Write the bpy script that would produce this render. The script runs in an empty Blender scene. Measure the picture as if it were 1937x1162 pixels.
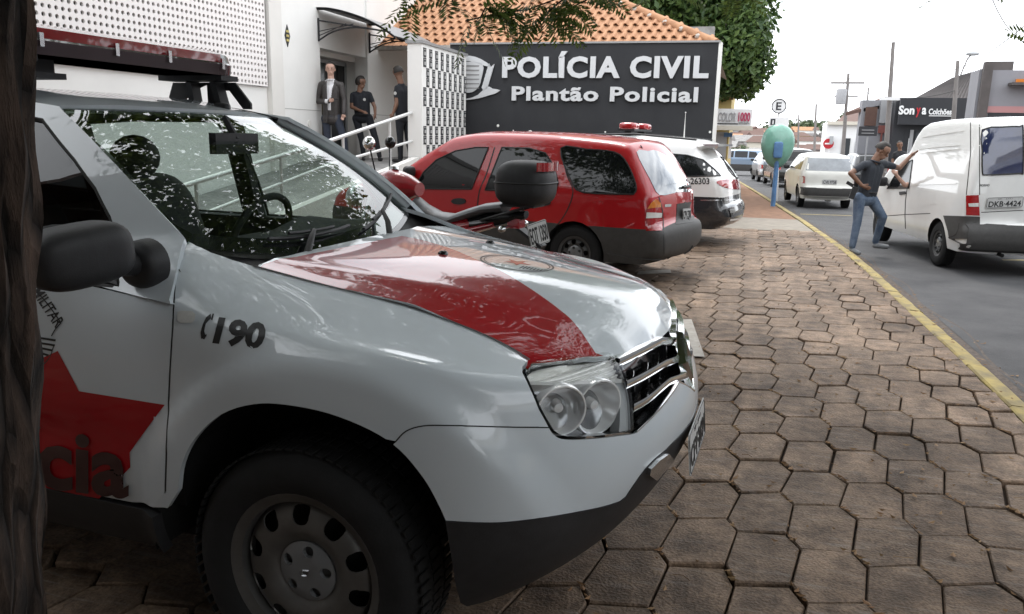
import bpy, bmesh, math, random
import numpy as np
from mathutils import Vector, Matrix, geometry
from mathutils.bvhtree import BVHTree
PI = math.pi
scene = bpy.context.scene
COL = scene.collection
random.seed(7); RNG = np.random.default_rng(7)
# ------------------------------------------------------------------ camera
FPX, CAM_H, HZ, VPX = 1500.0, 1.475, 266.0, 1415.0       # focal length and vanishing point in pixels of the 1937x1162 photograph
ROLL = math.radians(1.2)
_vx = (VPX - 968.5) * math.cos(ROLL) + (HZ - 581) * math.sin(ROLL); _vy = -(VPX - 968.5) * math.sin(ROLL) + (HZ - 581) * math.cos(ROLL)
PITCH = math.atan(-_vy / FPX); YAW = math.atan(_vx / math.hypot(FPX, _vy))
cam_data = bpy.data.cameras.new('camera'); cam = bpy.data.objects.new('camera', cam_data); COL.objects.link(cam)
cam.matrix_world = Matrix.Translation((0, 0, CAM_H)) @ Matrix.Rotation(YAW, 4, 'Z') @ Matrix.Rotation(PI / 2 - PITCH, 4, 'X') @ Matrix.Rotation(ROLL, 4, 'Z')
cam_data.sensor_width = 36.0; cam_data.lens = FPX / 1937.0 * 36.0
cam_data.clip_start = 0.05; cam_data.clip_end = 3000
scene.camera = cam
# ------------------------------------------------------------------ sky, sun, exposure
SUN_EL, SUN_AZ = math.radians(58), math.radians(-20)      # azimuth clockwise from +Y (street direction)
world = bpy.data.worlds.new('World'); scene.world = world; world.use_nodes = True
wn = world.node_tree.nodes; wl = world.node_tree.links; wn.clear()
w_out = wn.new('ShaderNodeOutputWorld'); w_bg = wn.new('ShaderNodeBackground')
w_sky = wn.new('ShaderNodeTexSky'); w_sky.sky_type = 'NISHITA'; w_sky.sun_disc = False
w_sky.sun_elevation = SUN_EL; w_sky.sun_rotation = SUN_AZ; w_sky.dust_density = 2.5; w_sky.air_density = 1.0
w_tc = wn.new('ShaderNodeTexCoord'); w_map = wn.new('ShaderNodeMapping'); w_map.inputs['Scale'].default_value = (1, 1, 1.9)
w_noi = wn.new('ShaderNodeTexNoise'); w_noi.inputs['Scale'].default_value = 2.6; w_noi.inputs['Detail'].default_value = 8; w_noi.inputs['Roughness'].default_value = .55
w_rmp = wn.new('ShaderNodeValToRGB'); w_rmp.color_ramp.elements[0].position = .28; w_rmp.color_ramp.elements[1].position = .46
w_mix = wn.new('ShaderNodeMixRGB'); w_mix.inputs[2].default_value = (19.0, 19.6, 20.4, 1)
wl.new(w_tc.outputs['Generated'], w_map.inputs['Vector']); wl.new(w_map.outputs[0], w_noi.inputs['Vector'])
wl.new(w_noi.outputs['Fac'], w_rmp.inputs[0]); wl.new(w_rmp.outputs[0], w_mix.inputs[0]); wl.new(w_sky.outputs[0], w_mix.inputs[1])
wl.new(w_mix.outputs[0], w_bg.inputs[0]); w_bg.inputs[1].default_value = 0.10
wl.new(w_bg.outputs[0], w_out.inputs[0])
sun_d = bpy.data.lights.new('sun', 'SUN'); sun = bpy.data.objects.new('sun', sun_d); COL.objects.link(sun)
sun_d.energy = 1.3; sun_d.angle = math.radians(14); sun_d.color = (1, .955, .9)
sun.rotation_euler = Vector((math.sin(SUN_AZ) * math.cos(SUN_EL), math.cos(SUN_AZ) * math.cos(SUN_EL), math.sin(SUN_EL))).to_track_quat('Z', 'Y').to_euler()
scene.view_settings.view_transform = 'Standard'; scene.view_settings.look = 'None'
scene.view_settings.exposure = 0.56; scene.view_settings.gamma = 1.0
scene.cycles.max_bounces = 8; scene.cycles.diffuse_bounces = 3; scene.cycles.glossy_bounces = 4; scene.cycles.transmission_bounces = 6
scene.cycles.transparent_max_bounces = 10; scene.cycles.caustics_reflective = False; scene.cycles.caustics_refractive = False
scene.cycles.sample_clamp_indirect = 6.0
# ------------------------------------------------------------------ projection helpers (photo pixel -> point of the place)
_F = Vector((-math.sin(YAW) * math.cos(PITCH), math.cos(YAW) * math.cos(PITCH), -math.sin(PITCH)))
_R0 = Vector((math.cos(YAW), math.sin(YAW), 0)); _U0 = _R0.cross(_F); _R = _R0 * math.cos(ROLL) + _U0 * math.sin(ROLL); _U = _U0 * math.cos(ROLL) - _R0 * math.sin(ROLL); EYE = Vector((0, 0, CAM_H))
def pray(px, py): return _F * FPX + _R * (px - 968.5) - _U * (py - 581.0)
def at_z(px, py, z=0.0): d = pray(px, py); return EYE + d * ((z - CAM_H) / d.z)
def at_y(px, py, y): d = pray(px, py); return EYE + d * (y / d.y)
def at_x(px, py, x): d = pray(px, py); return EYE + d * (x / d.x)
# ------------------------------------------------------------------ mesh helpers
def lin(r, g, b):
    f = lambda c: (c / 12.92 if c <= .04045 else ((c + .055) / 1.055) ** 2.4)
    return (f(r / 255), f(g / 255), f(b / 255))
def tag(o, label=None, cat=None, group=None, kind=None):
    if label: o['label'] = label
    if cat: o['category'] = cat
    if group: o['group'] = group
    if kind: o['kind'] = kind
    return o
def empty(name, loc=(0, 0, 0), rz=0.0, label=None, cat=None, group=None, parent=None):
    o = bpy.data.objects.new(name, None); COL.objects.link(o); o.location = loc; o.rotation_euler = (0, 0, rz); o.empty_display_size = .1
    if parent: o.parent = parent
    return tag(o, label, cat, group)
def obj(name, me, parent=None, loc=None):
    o = bpy.data.objects.new(name, me); COL.objects.link(o)
    if parent: o.parent = parent
    if loc is not None: o.location = loc
    return o
def copy_tree(o, parent=None):
    c = o.copy(); COL.objects.link(c); c.parent = parent
    for ch in list(o.children): copy_tree(ch, c)
    return c
class MB:
    """collects shapes for one mesh"""
    def __init__(s): s.v = []; s.f = []; s.m = []; s.mi = 0
    def add(s, vs, fs, mi=None):
        b = len(s.v); s.v += [tuple(p) for p in vs]; s.f += [tuple(i + b for i in f) for f in fs]; s.m += [s.mi if mi is None else mi] * len(fs); return b
    def box(s, c, d, rz=0, mat=None, mi=None):
        hx, hy, hz = d[0] / 2, d[1] / 2, d[2] / 2; ca, sa = math.cos(rz), math.sin(rz)
        vs = []
        for z in (-hz, hz):
            for x, y in ((-hx, -hy), (hx, -hy), (hx, hy), (-hx, hy)):
                p = Vector((x * ca - y * sa, x * sa + y * ca, z))
                if mat is not None: p = mat @ p
                vs.append((c[0] + p.x, c[1] + p.y, c[2] + p.z))
        s.add(vs, [(3, 2, 1, 0), (4, 5, 6, 7), (0, 1, 5, 4), (1, 2, 6, 5), (2, 3, 7, 6), (3, 0, 4, 7)], mi); return s
    def box2(s, a, b, mi=None): return s.box([(a[i] + b[i]) / 2 for i in range(3)], [abs(b[i] - a[i]) for i in range(3)], mi=mi)
    def bar(s, a, b, w, h, up=(0, 0, 1), mi=None):
        a = Vector(a); b = Vector(b); t = (b - a); L = t.length; t.normalize(); u = Vector(up); sd = t.cross(u)
        if sd.length < 1e-4: sd = t.cross(Vector((0, 1, 0)))
        sd.normalize(); u = sd.cross(t); vs = []
        for e in (a, b):
            for p, q in ((-1, -1), (1, -1), (1, 1), (-1, 1)): vs.append(e + sd * (p * w / 2) + u * (q * h / 2))
        s.add(vs, [(0, 1, 2, 3), (7, 6, 5, 4), (4, 5, 1, 0), (5, 6, 2, 1), (6, 7, 3, 2), (7, 4, 0, 3)], mi); return s
    def tube(s, pts, r, n=8, mi=None, cap=True, closed=False):
        pts = [Vector(p) for p in pts]; N = len(pts); rs = r if hasattr(r, '__len__') else [r] * N
        vs = []; prev = None
        for i, p in enumerate(pts):
            if closed: t = pts[(i + 1) % N] - pts[i - 1]
            else: t = pts[min(i + 1, N - 1)] - pts[max(i - 1, 0)]
            if t.length < 1e-9: t = Vector((0, 0, 1))
            t.normalize()
            if prev is None:
                a = t.cross(Vector((0, 0, 1)));
                if a.length < 1e-3: a = t.cross(Vector((1, 0, 0)))
            else: a = prev - t * prev.dot(t)
            a.normalize(); prev = a; b = t.cross(a)
            for k in range(n):
                th = 2 * PI * k / n; vs.append(p + (a * math.cos(th) + b * math.sin(th)) * rs[i])
        fs = []
        for i in range(N if closed else N - 1):
            j = (i + 1) % N
            for k in range(n): fs.append((i * n + k, i * n + (k + 1) % n, j * n + (k + 1) % n, j * n + k))
        if cap and not closed: fs.append(tuple(range(n - 1, -1, -1))); fs.append(tuple((N - 1) * n + k for k in range(n)))
        s.add(vs, fs, mi); return s
    def lathe(s, prof, c=(0, 0, 0), axis='z', n=24, mi=None, a0=0, a1=2 * PI):
        full = abs(a1 - a0 - 2 * PI) < 1e-6; m = n if full else n + 1; vs = []
        for (r, h) in prof:
            for k in range(m):
                th = a0 + (a1 - a0) * k / n; x, y = r * math.cos(th), r * math.sin(th)
                p = {'z': (x, y, h), 'y': (x, h, y), 'x': (h, x, y)}[axis]; vs.append((c[0] + p[0], c[1] + p[1], c[2] + p[2]))
        fs = []
        for i in range(len(prof) - 1):
            for k in range(n):
                a, b = i * m + k, i * m + (k + 1) % m; q = (a, b, b + m, a + m); fs.append(q if axis != 'y' else q[::-1])
        s.add(vs, fs, mi); return s
    def prism(s, outline, thick, mp, mi=None):
        """outline: 2D polygon (CCW), mp(u,v,w) -> 3D; w from 0 to thick"""
        tri = geometry.tessellate_polygon([[Vector((u, v, 0)) for u, v in outline]]); n = len(outline)
        vs = [mp(u, v, 0) for u, v in outline] + [mp(u, v, thick) for u, v in outline]
        fs = [tuple(t[::-1]) for t in tri] + [tuple(i + n for i in t) for t in tri] + [(i, (i + 1) % n, (i + 1) % n + n, i + n) for i in range(n)]
        s.add(vs, fs, mi); return s
    def grid(s, P, mi=None, flip=False):
        nu, nv = len(P), len(P[0]); vs = [p for r in P for p in r]; fs = []
        for i in range(nu - 1):
            for j in range(nv - 1):
                q = (i * nv + j, (i + 1) * nv + j, (i + 1) * nv + j + 1, i * nv + j + 1); fs.append(q[::-1] if flip else q)
        s.add(vs, fs, mi); return s
    def xf(s, M):
        s.v = [tuple(M @ Vector(p)) for p in s.v]; return s
    def mesh(s, name, mats, smooth=None):
        me = bpy.data.meshes.new(name); me.from_pydata(s.v, [], s.f)
        for m in (mats if isinstance(mats, (list, tuple)) else [mats]): me.materials.append(m)
        if any(s.m): me.polygons.foreach_set('material_index', s.m)
        fix_normals(me)
        if smooth is not None: smooth_by_angle(me, smooth)
        me.update(); return me
    def build(s, name, mats, parent=None, smooth=None, loc=None): return obj(name, s.mesh(name, mats, smooth), parent, loc)
def fix_normals(me):
    bm = bmesh.new(); bm.from_mesh(me); bmesh.ops.recalc_face_normals(bm, faces=bm.faces); bm.to_mesh(me); bm.free()
def smooth_by_angle(me, deg):
    me.polygons.foreach_set('use_smooth', [True] * len(me.polygons))
    if deg < 179:
        bm = bmesh.new(); bm.from_mesh(me); lim = math.radians(deg)
        for e in bm.edges: e.smooth = not (len(e.link_faces) == 2 and e.calc_face_angle(0) > lim)
        bm.to_mesh(me); bm.free()
def crspline(pts, n=8, closed=False):
    """Catmull-Rom through 2D/3D points"""
    P = [np.array(p, float) for p in pts]; N = len(P); out = []
    g = (lambda i: P[i % N]) if closed else (lambda i: P[i] if 0 <= i < N else (2 * P[0] - P[1] if i < 0 else 2 * P[-1] - P[-2]))
    for i in range(N if closed else N - 1):
        a, b, c, d = g(i - 1), g(i), g(i + 1), g(i + 2)
        for k in range(n):
            t = k / n; out.append(.5 * (2 * b + (c - a) * t + (2 * a - 5 * b + 4 * c - d) * t * t + (3 * b - a - 3 * c + d) * t ** 3))
    if not closed: out.append(P[-1])
    return [tuple(p) for p in out]
def inside(poly, pts):
    poly = np.asarray(poly, float); pts = np.asarray(pts, float); x, y = pts[:, 0], pts[:, 1]; r = np.zeros(len(pts), bool)
    x0, y0 = poly[:, 0], poly[:, 1]; x1, y1 = np.roll(x0, -1), np.roll(y0, -1)
    for a, b, c, d in zip(x0, y0, x1, y1):
        if b == d: continue
        k = ((b > y) != (d > y)) & (x < (c - a) * (y - b) / (d - b) + a); r ^= k
    return r
def resample(poly, step, closed=True):
    P = [Vector(p) for p in poly]; out = []; N = len(P)
    for i in range(N if closed else N - 1):
        a, b = P[i], P[(i + 1) % N]; k = max(1, int(math.ceil((b - a).length / step)))
        for j in range(k): out.append(tuple(a.lerp(b, j / k)))
    if not closed: out.append(tuple(P[-1]))
    return out
def cdt(outer, holes=(), step=.03, bstep=None):
    """triangulate a 2D region with interior points; -> (pts Nx2, tris, boundary loops of indices)"""
    loops = [resample(l, bstep or step) for l in [outer] + list(holes)]
    pts = []; edges = []
    for l in loops:
        b = len(pts); pts += [Vector(p[:2]) for p in l]; edges += [(b + i, b + (i + 1) % len(l)) for i in range(len(l))]
    o = np.array([p[:2] for p in loops[0]]); lo, hi = o.min(0), o.max(0)
    xs = np.arange(lo[0] + step * .5, hi[0], step); ys = np.arange(lo[1] + step * .5, hi[1], step)
    if len(xs) and len(ys):
        G = np.stack(np.meshgrid(xs, ys), -1).reshape(-1, 2); G = G[inside(o, G)]
        for l in loops[1:]:
            if len(G): G = G[~inside(np.array([p[:2] for p in l]), G)]
        if len(G):
            B = np.array([tuple(p) for p in pts])
            keep = np.ones(len(G), bool)
            for c in range(0, len(G), 2000):
                d = ((G[c:c + 2000, None, :] - B[None]) ** 2).sum(-1).min(1); keep[c:c + 2000] = d > (step * .38) ** 2
            pts += [Vector(p) for p in G[keep]]
    r = geometry.delaunay_2d_cdt(pts, edges, [], 0, 1e-7)
    V = np.array([tuple(p) for p in r[0]]); T = np.array([f for f in r[2] if len(f) == 3])
    cen = V[T].mean(1); k = inside(o, cen)
    for l in loops[1:]: k &= ~inside(np.array([p[:2] for p in l]), cen)
    return V, T[k]
def panel(name, mat, parent, outer, S, holes=(), step=.03, bstep=None, flange=.0, off=0.0, scale=(1, 1), smooth=40, mirror=None):
    """trimmed surface: 2D outline -> S(uv array)->(pos Nx3, normal Nx3); flange = depth of the edge turned inward; mirror = axis index for a copy mirrored into the same mesh"""
    sc = np.array(scale, float)
    V, T = cdt([np.array(p[:2]) * sc for p in outer], [[np.array(p[:2]) * sc for p in h] for h in holes], step, bstep)
    P, Nn = S(V / sc); P = P + Nn * off
    e0 = P[T[:, 1]] - P[T[:, 0]]; e1 = P[T[:, 2]] - P[T[:, 0]]
    if (np.cross(e0, e1) * Nn[T[:, 0]]).sum() < 0: T = T[:, ::-1]
    vs = P.tolist(); fs = T.tolist()
    if flange:
        ed = {}
        for t in T.tolist():
            for a, b in ((t[0], t[1]), (t[1], t[2]), (t[2], t[0])): ed[(a, b)] = 1
        bd = [e for e in ed if (e[1], e[0]) not in ed]; mp = {}
        for a, b in bd:
            for q in (a, b):
                if q not in mp: mp[q] = len(vs); vs.append((P[q] - Nn[q] * flange).tolist())
        for a, b in bd: fs.append([b, a, mp[a], mp[b]])
    if mirror is not None:
        b = len(vs); M = [1, 1, 1]; M[mirror] = -1
        vs = vs + [[p[0] * M[0], p[1] * M[1], p[2] * M[2]] for p in vs]; fs = fs + [[i + b for i in f[::-1]] for f in fs]
    me = bpy.data.meshes.new(name); me.from_pydata(vs, [], fs); me.materials.append(mat); smooth_by_angle(me, smooth); me.update()
    return obj(name, me, parent)
def text_mesh(txt, size=1.0, bold=0.0, shear=0.0, spacing=1.0, ext=0.0, res=3, align='LEFT'):
    cu = bpy.data.curves.new('t', 'FONT'); cu.body = txt; cu.size = size; cu.offset = bold; cu.shear = shear; cu.space_character = spacing
    cu.extrude = ext; cu.resolution_u = res; cu.align_x = align
    o = bpy.data.objects.new('t', cu); COL.objects.link(o); dg = bpy.context.evaluated_depsgraph_get(); me = bpy.data.meshes.new_from_object(o.evaluated_get(dg))
    bpy.data.objects.remove(o); bpy.data.curves.remove(cu); return me
def text_box(me):
    v = np.array([tuple(p.co) for p in me.vertices]); return v.min(0), v.max(0)
def text_fit(name, txt, mat, parent, org, ux, uy, w, h, bold=.0, shear=0, depth=.002, spacing=1.0, proud=.001):
    """raised lettering fitted in a w x h box at org (lower left), ux right, uy up"""
    me = text_mesh(txt, 1.0, bold, shear, spacing, .5); lo, hi = text_box(me); ux = Vector(ux).normalized(); uy = Vector(uy).normalized(); un = ux.cross(uy); org = Vector(org)
    for p in me.vertices:
        c = p.co; p.co = org + ux * ((c.x - lo[0]) / (hi[0] - lo[0]) * w) + uy * ((c.y - lo[1]) / (hi[1] - lo[1]) * h) + un * ((c.z + .5) * depth + proud)
    me.materials.clear(); me.materials.append(mat); me.update(); return obj(name, me, parent)

def superell(c, r, e=.5, nu=28, nv=18, bend=None):
    P = []; sg = lambda v, p: math.copysign(abs(v) ** p, v)
    for ph in np.linspace(-PI / 2 + .001, PI / 2 - .001, nv):
        P.append([(c[0] + r[0] * sg(math.cos(ph), e) * sg(math.cos(t), e), c[1] + r[1] * sg(math.cos(ph), e) * sg(math.sin(t), e), c[2] + r[2] * sg(math.sin(ph), e)) for t in np.linspace(0, 2 * PI, nu)])
    return P

def subdiv(me, maxlen, passes=4):
    bm = bmesh.new(); bm.from_mesh(me); bmesh.ops.triangulate(bm, faces=bm.faces)
    for _ in range(passes):
        es = [e for e in bm.edges if e.calc_length() > maxlen]
        if not es: break
        bmesh.ops.subdivide_edges(bm, edges=es, cuts=1); bmesh.ops.triangulate(bm, faces=bm.faces)
    bm.to_mesh(me); bm.free()
# ------------------------------------------------------------------ materials (all procedural)
M = {}
def mat(name, col, rough=.5, metal=0.0, coat=0.0, spec=.5, noise=0.0, nscale=8.0, bump=0.0, bscale=40.0, trans=0.0, ior=1.45, alpha=1.0, emit=None, col2=None, detail=4.0, coatr=.03, dirt=0.0, rvar=0.0):
    m = bpy.data.materials.new(name); m.use_nodes = True; nt = m.node_tree; b = nt.nodes['Principled BSDF']
    b.inputs['Base Color'].default_value = (*col, 1); b.inputs['Roughness'].default_value = rough; b.inputs['Metallic'].default_value = metal
    b.inputs['Coat Weight'].default_value = coat; b.inputs['Coat Roughness'].default_value = coatr; b.inputs['Specular IOR Level'].default_value = spec
    b.inputs['Transmission Weight'].default_value = trans; b.inputs['IOR'].default_value = ior; b.inputs['Alpha'].default_value = alpha
    if emit: b.inputs['Emission Color'].default_value = (*emit[0], 1); b.inputs['Emission Strength'].default_value = emit[1]
    tc = nt.nodes.new('ShaderNodeTexCoord')
    if noise or col2 or dirt or rvar:
        n = nt.nodes.new('ShaderNodeTexNoise'); n.inputs['Scale'].default_value = nscale; n.inputs['Detail'].default_value = detail; n.inputs['Roughness'].default_value = .62
        nt.links.new(tc.outputs['Object'], n.inputs['Vector'])
        mx = nt.nodes.new('ShaderNodeMixRGB'); r = nt.nodes.new('ShaderNodeValToRGB'); r.color_ramp.elements[0].position = .3; r.color_ramp.elements[1].position = .7
        nt.links.new(n.outputs['Fac'], r.inputs[0]); nt.links.new(r.outputs[0], mx.inputs[0])
        c2 = col2 or tuple(c * (1 - noise) for c in col); mx.inputs[1].default_value = (*c2, 1); mx.inputs[2].default_value = (*col, 1)
        nt.links.new(mx.outputs[0], b.inputs['Base Color'])
        if rvar:
            mr = nt.nodes.new('ShaderNodeMapRange'); mr.inputs['To Min'].default_value = rough; mr.inputs['To Max'].default_value = rough + rvar
            nt.links.new(n.outputs['Fac'], mr.inputs['Value']); nt.links.new(mr.outputs[0], b.inputs['Roughness'])
    if bump:
        n2 = nt.nodes.new('ShaderNodeTexNoise'); n2.inputs['Scale'].default_value = bscale; n2.inputs['Detail'].default_value = 5
        nt.links.new(tc.outputs['Object'], n2.inputs['Vector']); bp = nt.nodes.new('ShaderNodeBump'); bp.inputs['Strength'].default_value = bump; bp.inputs['Distance'].default_value = .01
        nt.links.new(n2.outputs['Fac'], bp.inputs['Height']); nt.links.new(bp.outputs[0], b.inputs['Normal'])
    M[name] = m; return m
def glass(name, col, alpha_like=.25, rough=.0, mul=1.6):
    """thin glass: a coloured see-through layer with sharp reflections"""
    m = bpy.data.materials.new(name); m.use_nodes = True; nt = m.node_tree; nt.nodes.clear()
    o = nt.nodes.new('ShaderNodeOutputMaterial'); t = nt.nodes.new('ShaderNodeBsdfTransparent'); g = nt.nodes.new('ShaderNodeBsdfGlossy'); mx = nt.nodes.new('ShaderNodeMixShader')
    fr = nt.nodes.new('ShaderNodeFresnel'); fr.inputs['IOR'].default_value = 1.52; t.inputs[0].default_value = (*col, 1); g.inputs['Roughness'].default_value = rough
    ge = nt.nodes.new('ShaderNodeNewGeometry'); mi = nt.nodes.new('ShaderNodeMapRange'); mi.inputs['To Min'].default_value = 1.52; mi.inputs['To Max'].default_value = 1 / 1.52; nt.links.new(ge.outputs['Backfacing'], mi.inputs['Value']); nt.links.new(mi.outputs[0], fr.inputs['IOR'])   # the pane reflects alike from both sides
    mm = nt.nodes.new('ShaderNodeMath'); mm.operation = 'MULTIPLY_ADD'; mm.inputs[1].default_value = mul; mm.inputs[2].default_value = alpha_like; mm.use_clamp = True
    nt.links.new(fr.outputs[0], mm.inputs[0]); nt.links.new(mm.outputs[0], mx.inputs[0]); nt.links.new(t.outputs[0], mx.inputs[1]); nt.links.new(g.outputs[0], mx.inputs[2]); nt.links.new(mx.outputs[0], o.inputs[0])
    M[name] = m; return m
mat('silver_paint', (.56, .61, .645), .38, .0, 1.0, noise=.06, nscale=3, rvar=.1)
mat('red_vinyl', (.34, .006, .012), .3, 0, .75, spec=.1, noise=.1, nscale=5)
mat('black_vinyl', (.012, .012, .013), .5, 0, .05)
mat('grey_vinyl', (.33, .35, .36), .4, 0, .6)
mat('black_plastic', (.022, .022, .024), .55, noise=.3, nscale=30, bump=.08, bscale=300)
mat('black_gloss', (.012, .012, .013), .12, spec=.6)
mat('dark_void', (.008, .008, .008), .9)
mat('interior_dark', (.035, .037, .04), .75, noise=.3, nscale=20)
mat('rubber', (.010, .010, .0105), .85, noise=.4, nscale=25, bump=.15, bscale=120)
mat('rubber_seal', (.015, .015, .015), .6)
mat('steel_wheel', (.15, .147, .142), .36, .6, noise=.25, nscale=14, rvar=.15)
mat('chrome', (.82, .83, .84), .09, 1.0)
mat('chrome_satin', (.62, .63, .64), .25, 1.0)
mat('reflector', (.93, .94, .95), .16, .35)
glass('glass_clear', (.70, .77, .74), .015, mul=1.3)
glass('glass_lamp', (.96, .97, .97), .0, mul=.9)
glass('glass_tint', (.035, .038, .04), .01, mul=.9)
glass('glass_half', (.30, .33, .33), .05)
mat('glass_dark', (.008, .009, .010), .03, spec=.45)
mat('glass_grey', (.20, .22, .24), .05, spec=.7, coat=1, noise=.5, nscale=2.5)
mat('glass_blue', (.035, .045, .11), .05, spec=.7, coat=1, noise=.5, nscale=3)
mat('plate_grey', (.50, .50, .49), .45, noise=.12, nscale=30)
mat('plate_black', (.02, .02, .02), .5)
mat('lamp_red', (.38, .012, .015), .1, coat=1, noise=.3, nscale=40)
mat('lamp_dark_red', (.34, .012, .02), .14, coat=1, noise=.25, nscale=12)
mat('lamp_clear', (.80, .80, .77), .15, .2, coat=.6, noise=.15, nscale=60)
mat('lamp_amber', (.55, .17, .02), .15, coat=1)
mat('police_grey', (.14, .145, .15), .35, coat=.6)
# ------------------------------------------------------------------ setting: ground, road, kerb, pavers
def paver_mat(name, base, dark, island):
    m = bpy.data.materials.new(name); m.use_nodes = True; nt = m.node_tree; b = nt.nodes['Principled BSDF']; N = nt.nodes.new; L = nt.links.new
    geo = N('ShaderNodeNewGeometry'); oi = N('ShaderNodeObjectInfo')
    n1 = N('ShaderNodeTexNoise'); n1.inputs['Scale'].default_value = 7; n1.inputs['Detail'].default_value = 8; n1.inputs['Roughness'].default_value = .68
    n2 = N('ShaderNodeTexNoise'); n2.inputs['Scale'].default_value = 90; n2.inputs['Detail'].default_value = 4
    n3 = N('ShaderNodeTexNoise'); n3.inputs['Scale'].default_value = 1.1; n3.inputs['Detail'].default_value = 3
    for n in (n1, n2, n3): L(geo.outputs['Position'], n.inputs['Vector'])
    r1 = N('ShaderNodeValToRGB'); r1.color_ramp.elements[0].color = (*dark, 1); r1.color_ramp.elements[1].color = (*base, 1); r1.color_ramp.elements[0].position = .36; r1.color_ramp.elements[1].position = .66; L(n1.outputs['Fac'], r1.inputs[0])
    mx = N('ShaderNodeMixRGB'); mx.blend_type = 'OVERLAY'; mx.inputs[0].default_value = .8; L(r1.outputs[0], mx.inputs[1]); L(n2.outputs['Fac'], mx.inputs[2])
    mr = N('ShaderNodeMapRange'); mr.inputs['To Min'].default_value = .74; mr.inputs['To Max'].default_value = 1.16; L(geo.outputs['Random Per Island'] if island else oi.outputs['Random'], mr.inputs['Value'])
    m2 = N('ShaderNodeMixRGB'); m2.blend_type = 'MULTIPLY'; m2.inputs[0].default_value = 1; L(mx.outputs[0], m2.inputs[1]); L(mr.outputs[0], m2.inputs[2])
    # pale worn scuffs
    r3 = N('ShaderNodeValToRGB'); r3.color_ramp.elements[0].position = .56; r3.color_ramp.elements[1].position = .70
    mp = N('ShaderNodeMapping'); mp.inputs['Scale'].default_value = (3, 26, 3); mp.inputs['Rotation'].default_value = (0, 0, .25); L(geo.outputs['Position'], mp.inputs['Vector']); n4 = N('ShaderNodeTexNoise'); n4.inputs['Scale'].default_value = 1.6; n4.inputs['Detail'].default_value = 6; L(mp.outputs[0], n4.inputs['Vector']); L(n4.outputs['Fac'], r3.inputs[0])
    mm = N('ShaderNodeMath'); mm.operation = 'MULTIPLY'; L(r3.outputs[0], mm.inputs[0]); L(n3.outputs['Fac'], mm.inputs[1]); m3 = N('ShaderNodeMixRGB'); m3.inputs[2].default_value = (.27, .235, .21, 1); L(mm.outputs[0], m3.inputs[0]); L(m2.outputs[0], m3.inputs[1])
    n5 = N('ShaderNodeTexNoise'); n5.inputs['Scale'].default_value = .9; n5.inputs['Detail'].default_value = 7; n5.inputs['Roughness'].default_value = .7; L(geo.outputs['Position'], n5.inputs['Vector']); r5 = N('ShaderNodeValToRGB'); r5.color_ramp.elements[0].position = .38; r5.color_ramp.elements[1].position = .56; r5.color_ramp.elements[0].color = (.50, .47, .44, 1); L(n5.outputs['Fac'], r5.inputs[0]); m5 = N('ShaderNodeMixRGB'); m5.blend_type = 'MULTIPLY'; m5.inputs[0].default_value = 1; L(m3.outputs[0], m5.inputs[1]); L(r5.outputs[0], m5.inputs[2]); m3 = m5
    L(m3.outputs[0], b.inputs['Base Color']); b.inputs['Roughness'].default_value = .7; b.inputs['Specular IOR Level'].default_value = .25
    bp = N('ShaderNodeBump'); bp.inputs['Strength'].default_value = .75; bp.inputs['Distance'].default_value = .010; ad = N('ShaderNodeMath'); ad.operation = 'ADD'; L(n1.outputs['Fac'], ad.inputs[0]); L(n2.outputs['Fac'], ad.inputs[1]); L(ad.outputs[0], bp.inputs['Height']); L(bp.outputs[0], b.inputs['Normal'])
    M[name] = m; return m
PB, PD = (.285, .200, .138), (.102, .070, .048)
paver_mat('paver', PB, PD, False); paver_mat('paver_far', PB, PD, True)
mat('soil', (.060, .040, .028), .95, noise=.5, nscale=12, bump=.5, bscale=60)
mat('asphalt', (.085, .084, .086), .85, nscale=1.3, bump=.6, bscale=260, col2=(.040, .040, .043), detail=12)
mat('gutter', (.12, .095, .08), .9, noise=.6, nscale=25, bump=.6, bscale=90)
mat('kerb_yellow', (.40, .31, .10), .88, noise=.5, nscale=5, col2=(.15, .125, .085), bump=.3, bscale=60, detail=8)
mat('road_paint', (.55, .44, .14), .75, noise=.5, nscale=14, col2=(.25, .21, .11))
mat('white_paint_worn', (.38, .35, .31), .75, noise=.35, nscale=10)
mat('concrete', (.25, .22, .18), .85, noise=.3, nscale=5, bump=.2, bscale=50)
mat('concrete_old', (.30, .29, .28), .85, noise=.5, nscale=3, bump=.2, bscale=30)
mat('red_earth', (.23, .125, .075), .95, noise=.4, nscale=6, bump=.4, bscale=30)
mat('leaf_dry', (.26, .17, .085), .8, noise=.6, nscale=3, col2=(.16, .075, .03))
def gz(y):
    """the street drops gently away from the camera"""
    return 0.0 if y < 11 else -.013 * (y - 11) - .00004 * (y - 11) ** 2
def sheet(name, poly_rows, mt, kind='structure', dz=0.0):
    b = MB(); b.grid([[(x, y, z + dz) for x, y, z in r] for r in poly_rows]); o = b.build(name, M[mt]); tag(o, kind=kind); return o
YS = [-30, -8, -3, 0, 4, 8, 11, 14, 18, 24, 32, 45, 60, 80, 120, 200, 400, 900]
def kerb_x(y):
    return float(np.interp(y, [-30, 0, 5.1, 6.25, 11.6, 17.6, 30.4, 60, 200], [1.80, 1.74, 1.70, 1.68, 1.54, 1.23, .39, -1.6, -11]))
ground = sheet('ground', [[(x, y, (gz(y) if y < 130 else gz(130) - .02 * (y - 130)) - .30) for x in (-900, -200, -40, -12, 30, 60, 200, 900)] for y in YS], 'soil')
sidewalk = sheet('sidewalk', [[(x, y, gz(y) - .032) for x in list(np.linspace(-14, -.5, 6)) + [kerb_x(y) - .16]] for y in [-30, -8, -3, 0, 4, 8, 11, 14.0, 14.9]], 'soil')
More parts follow.
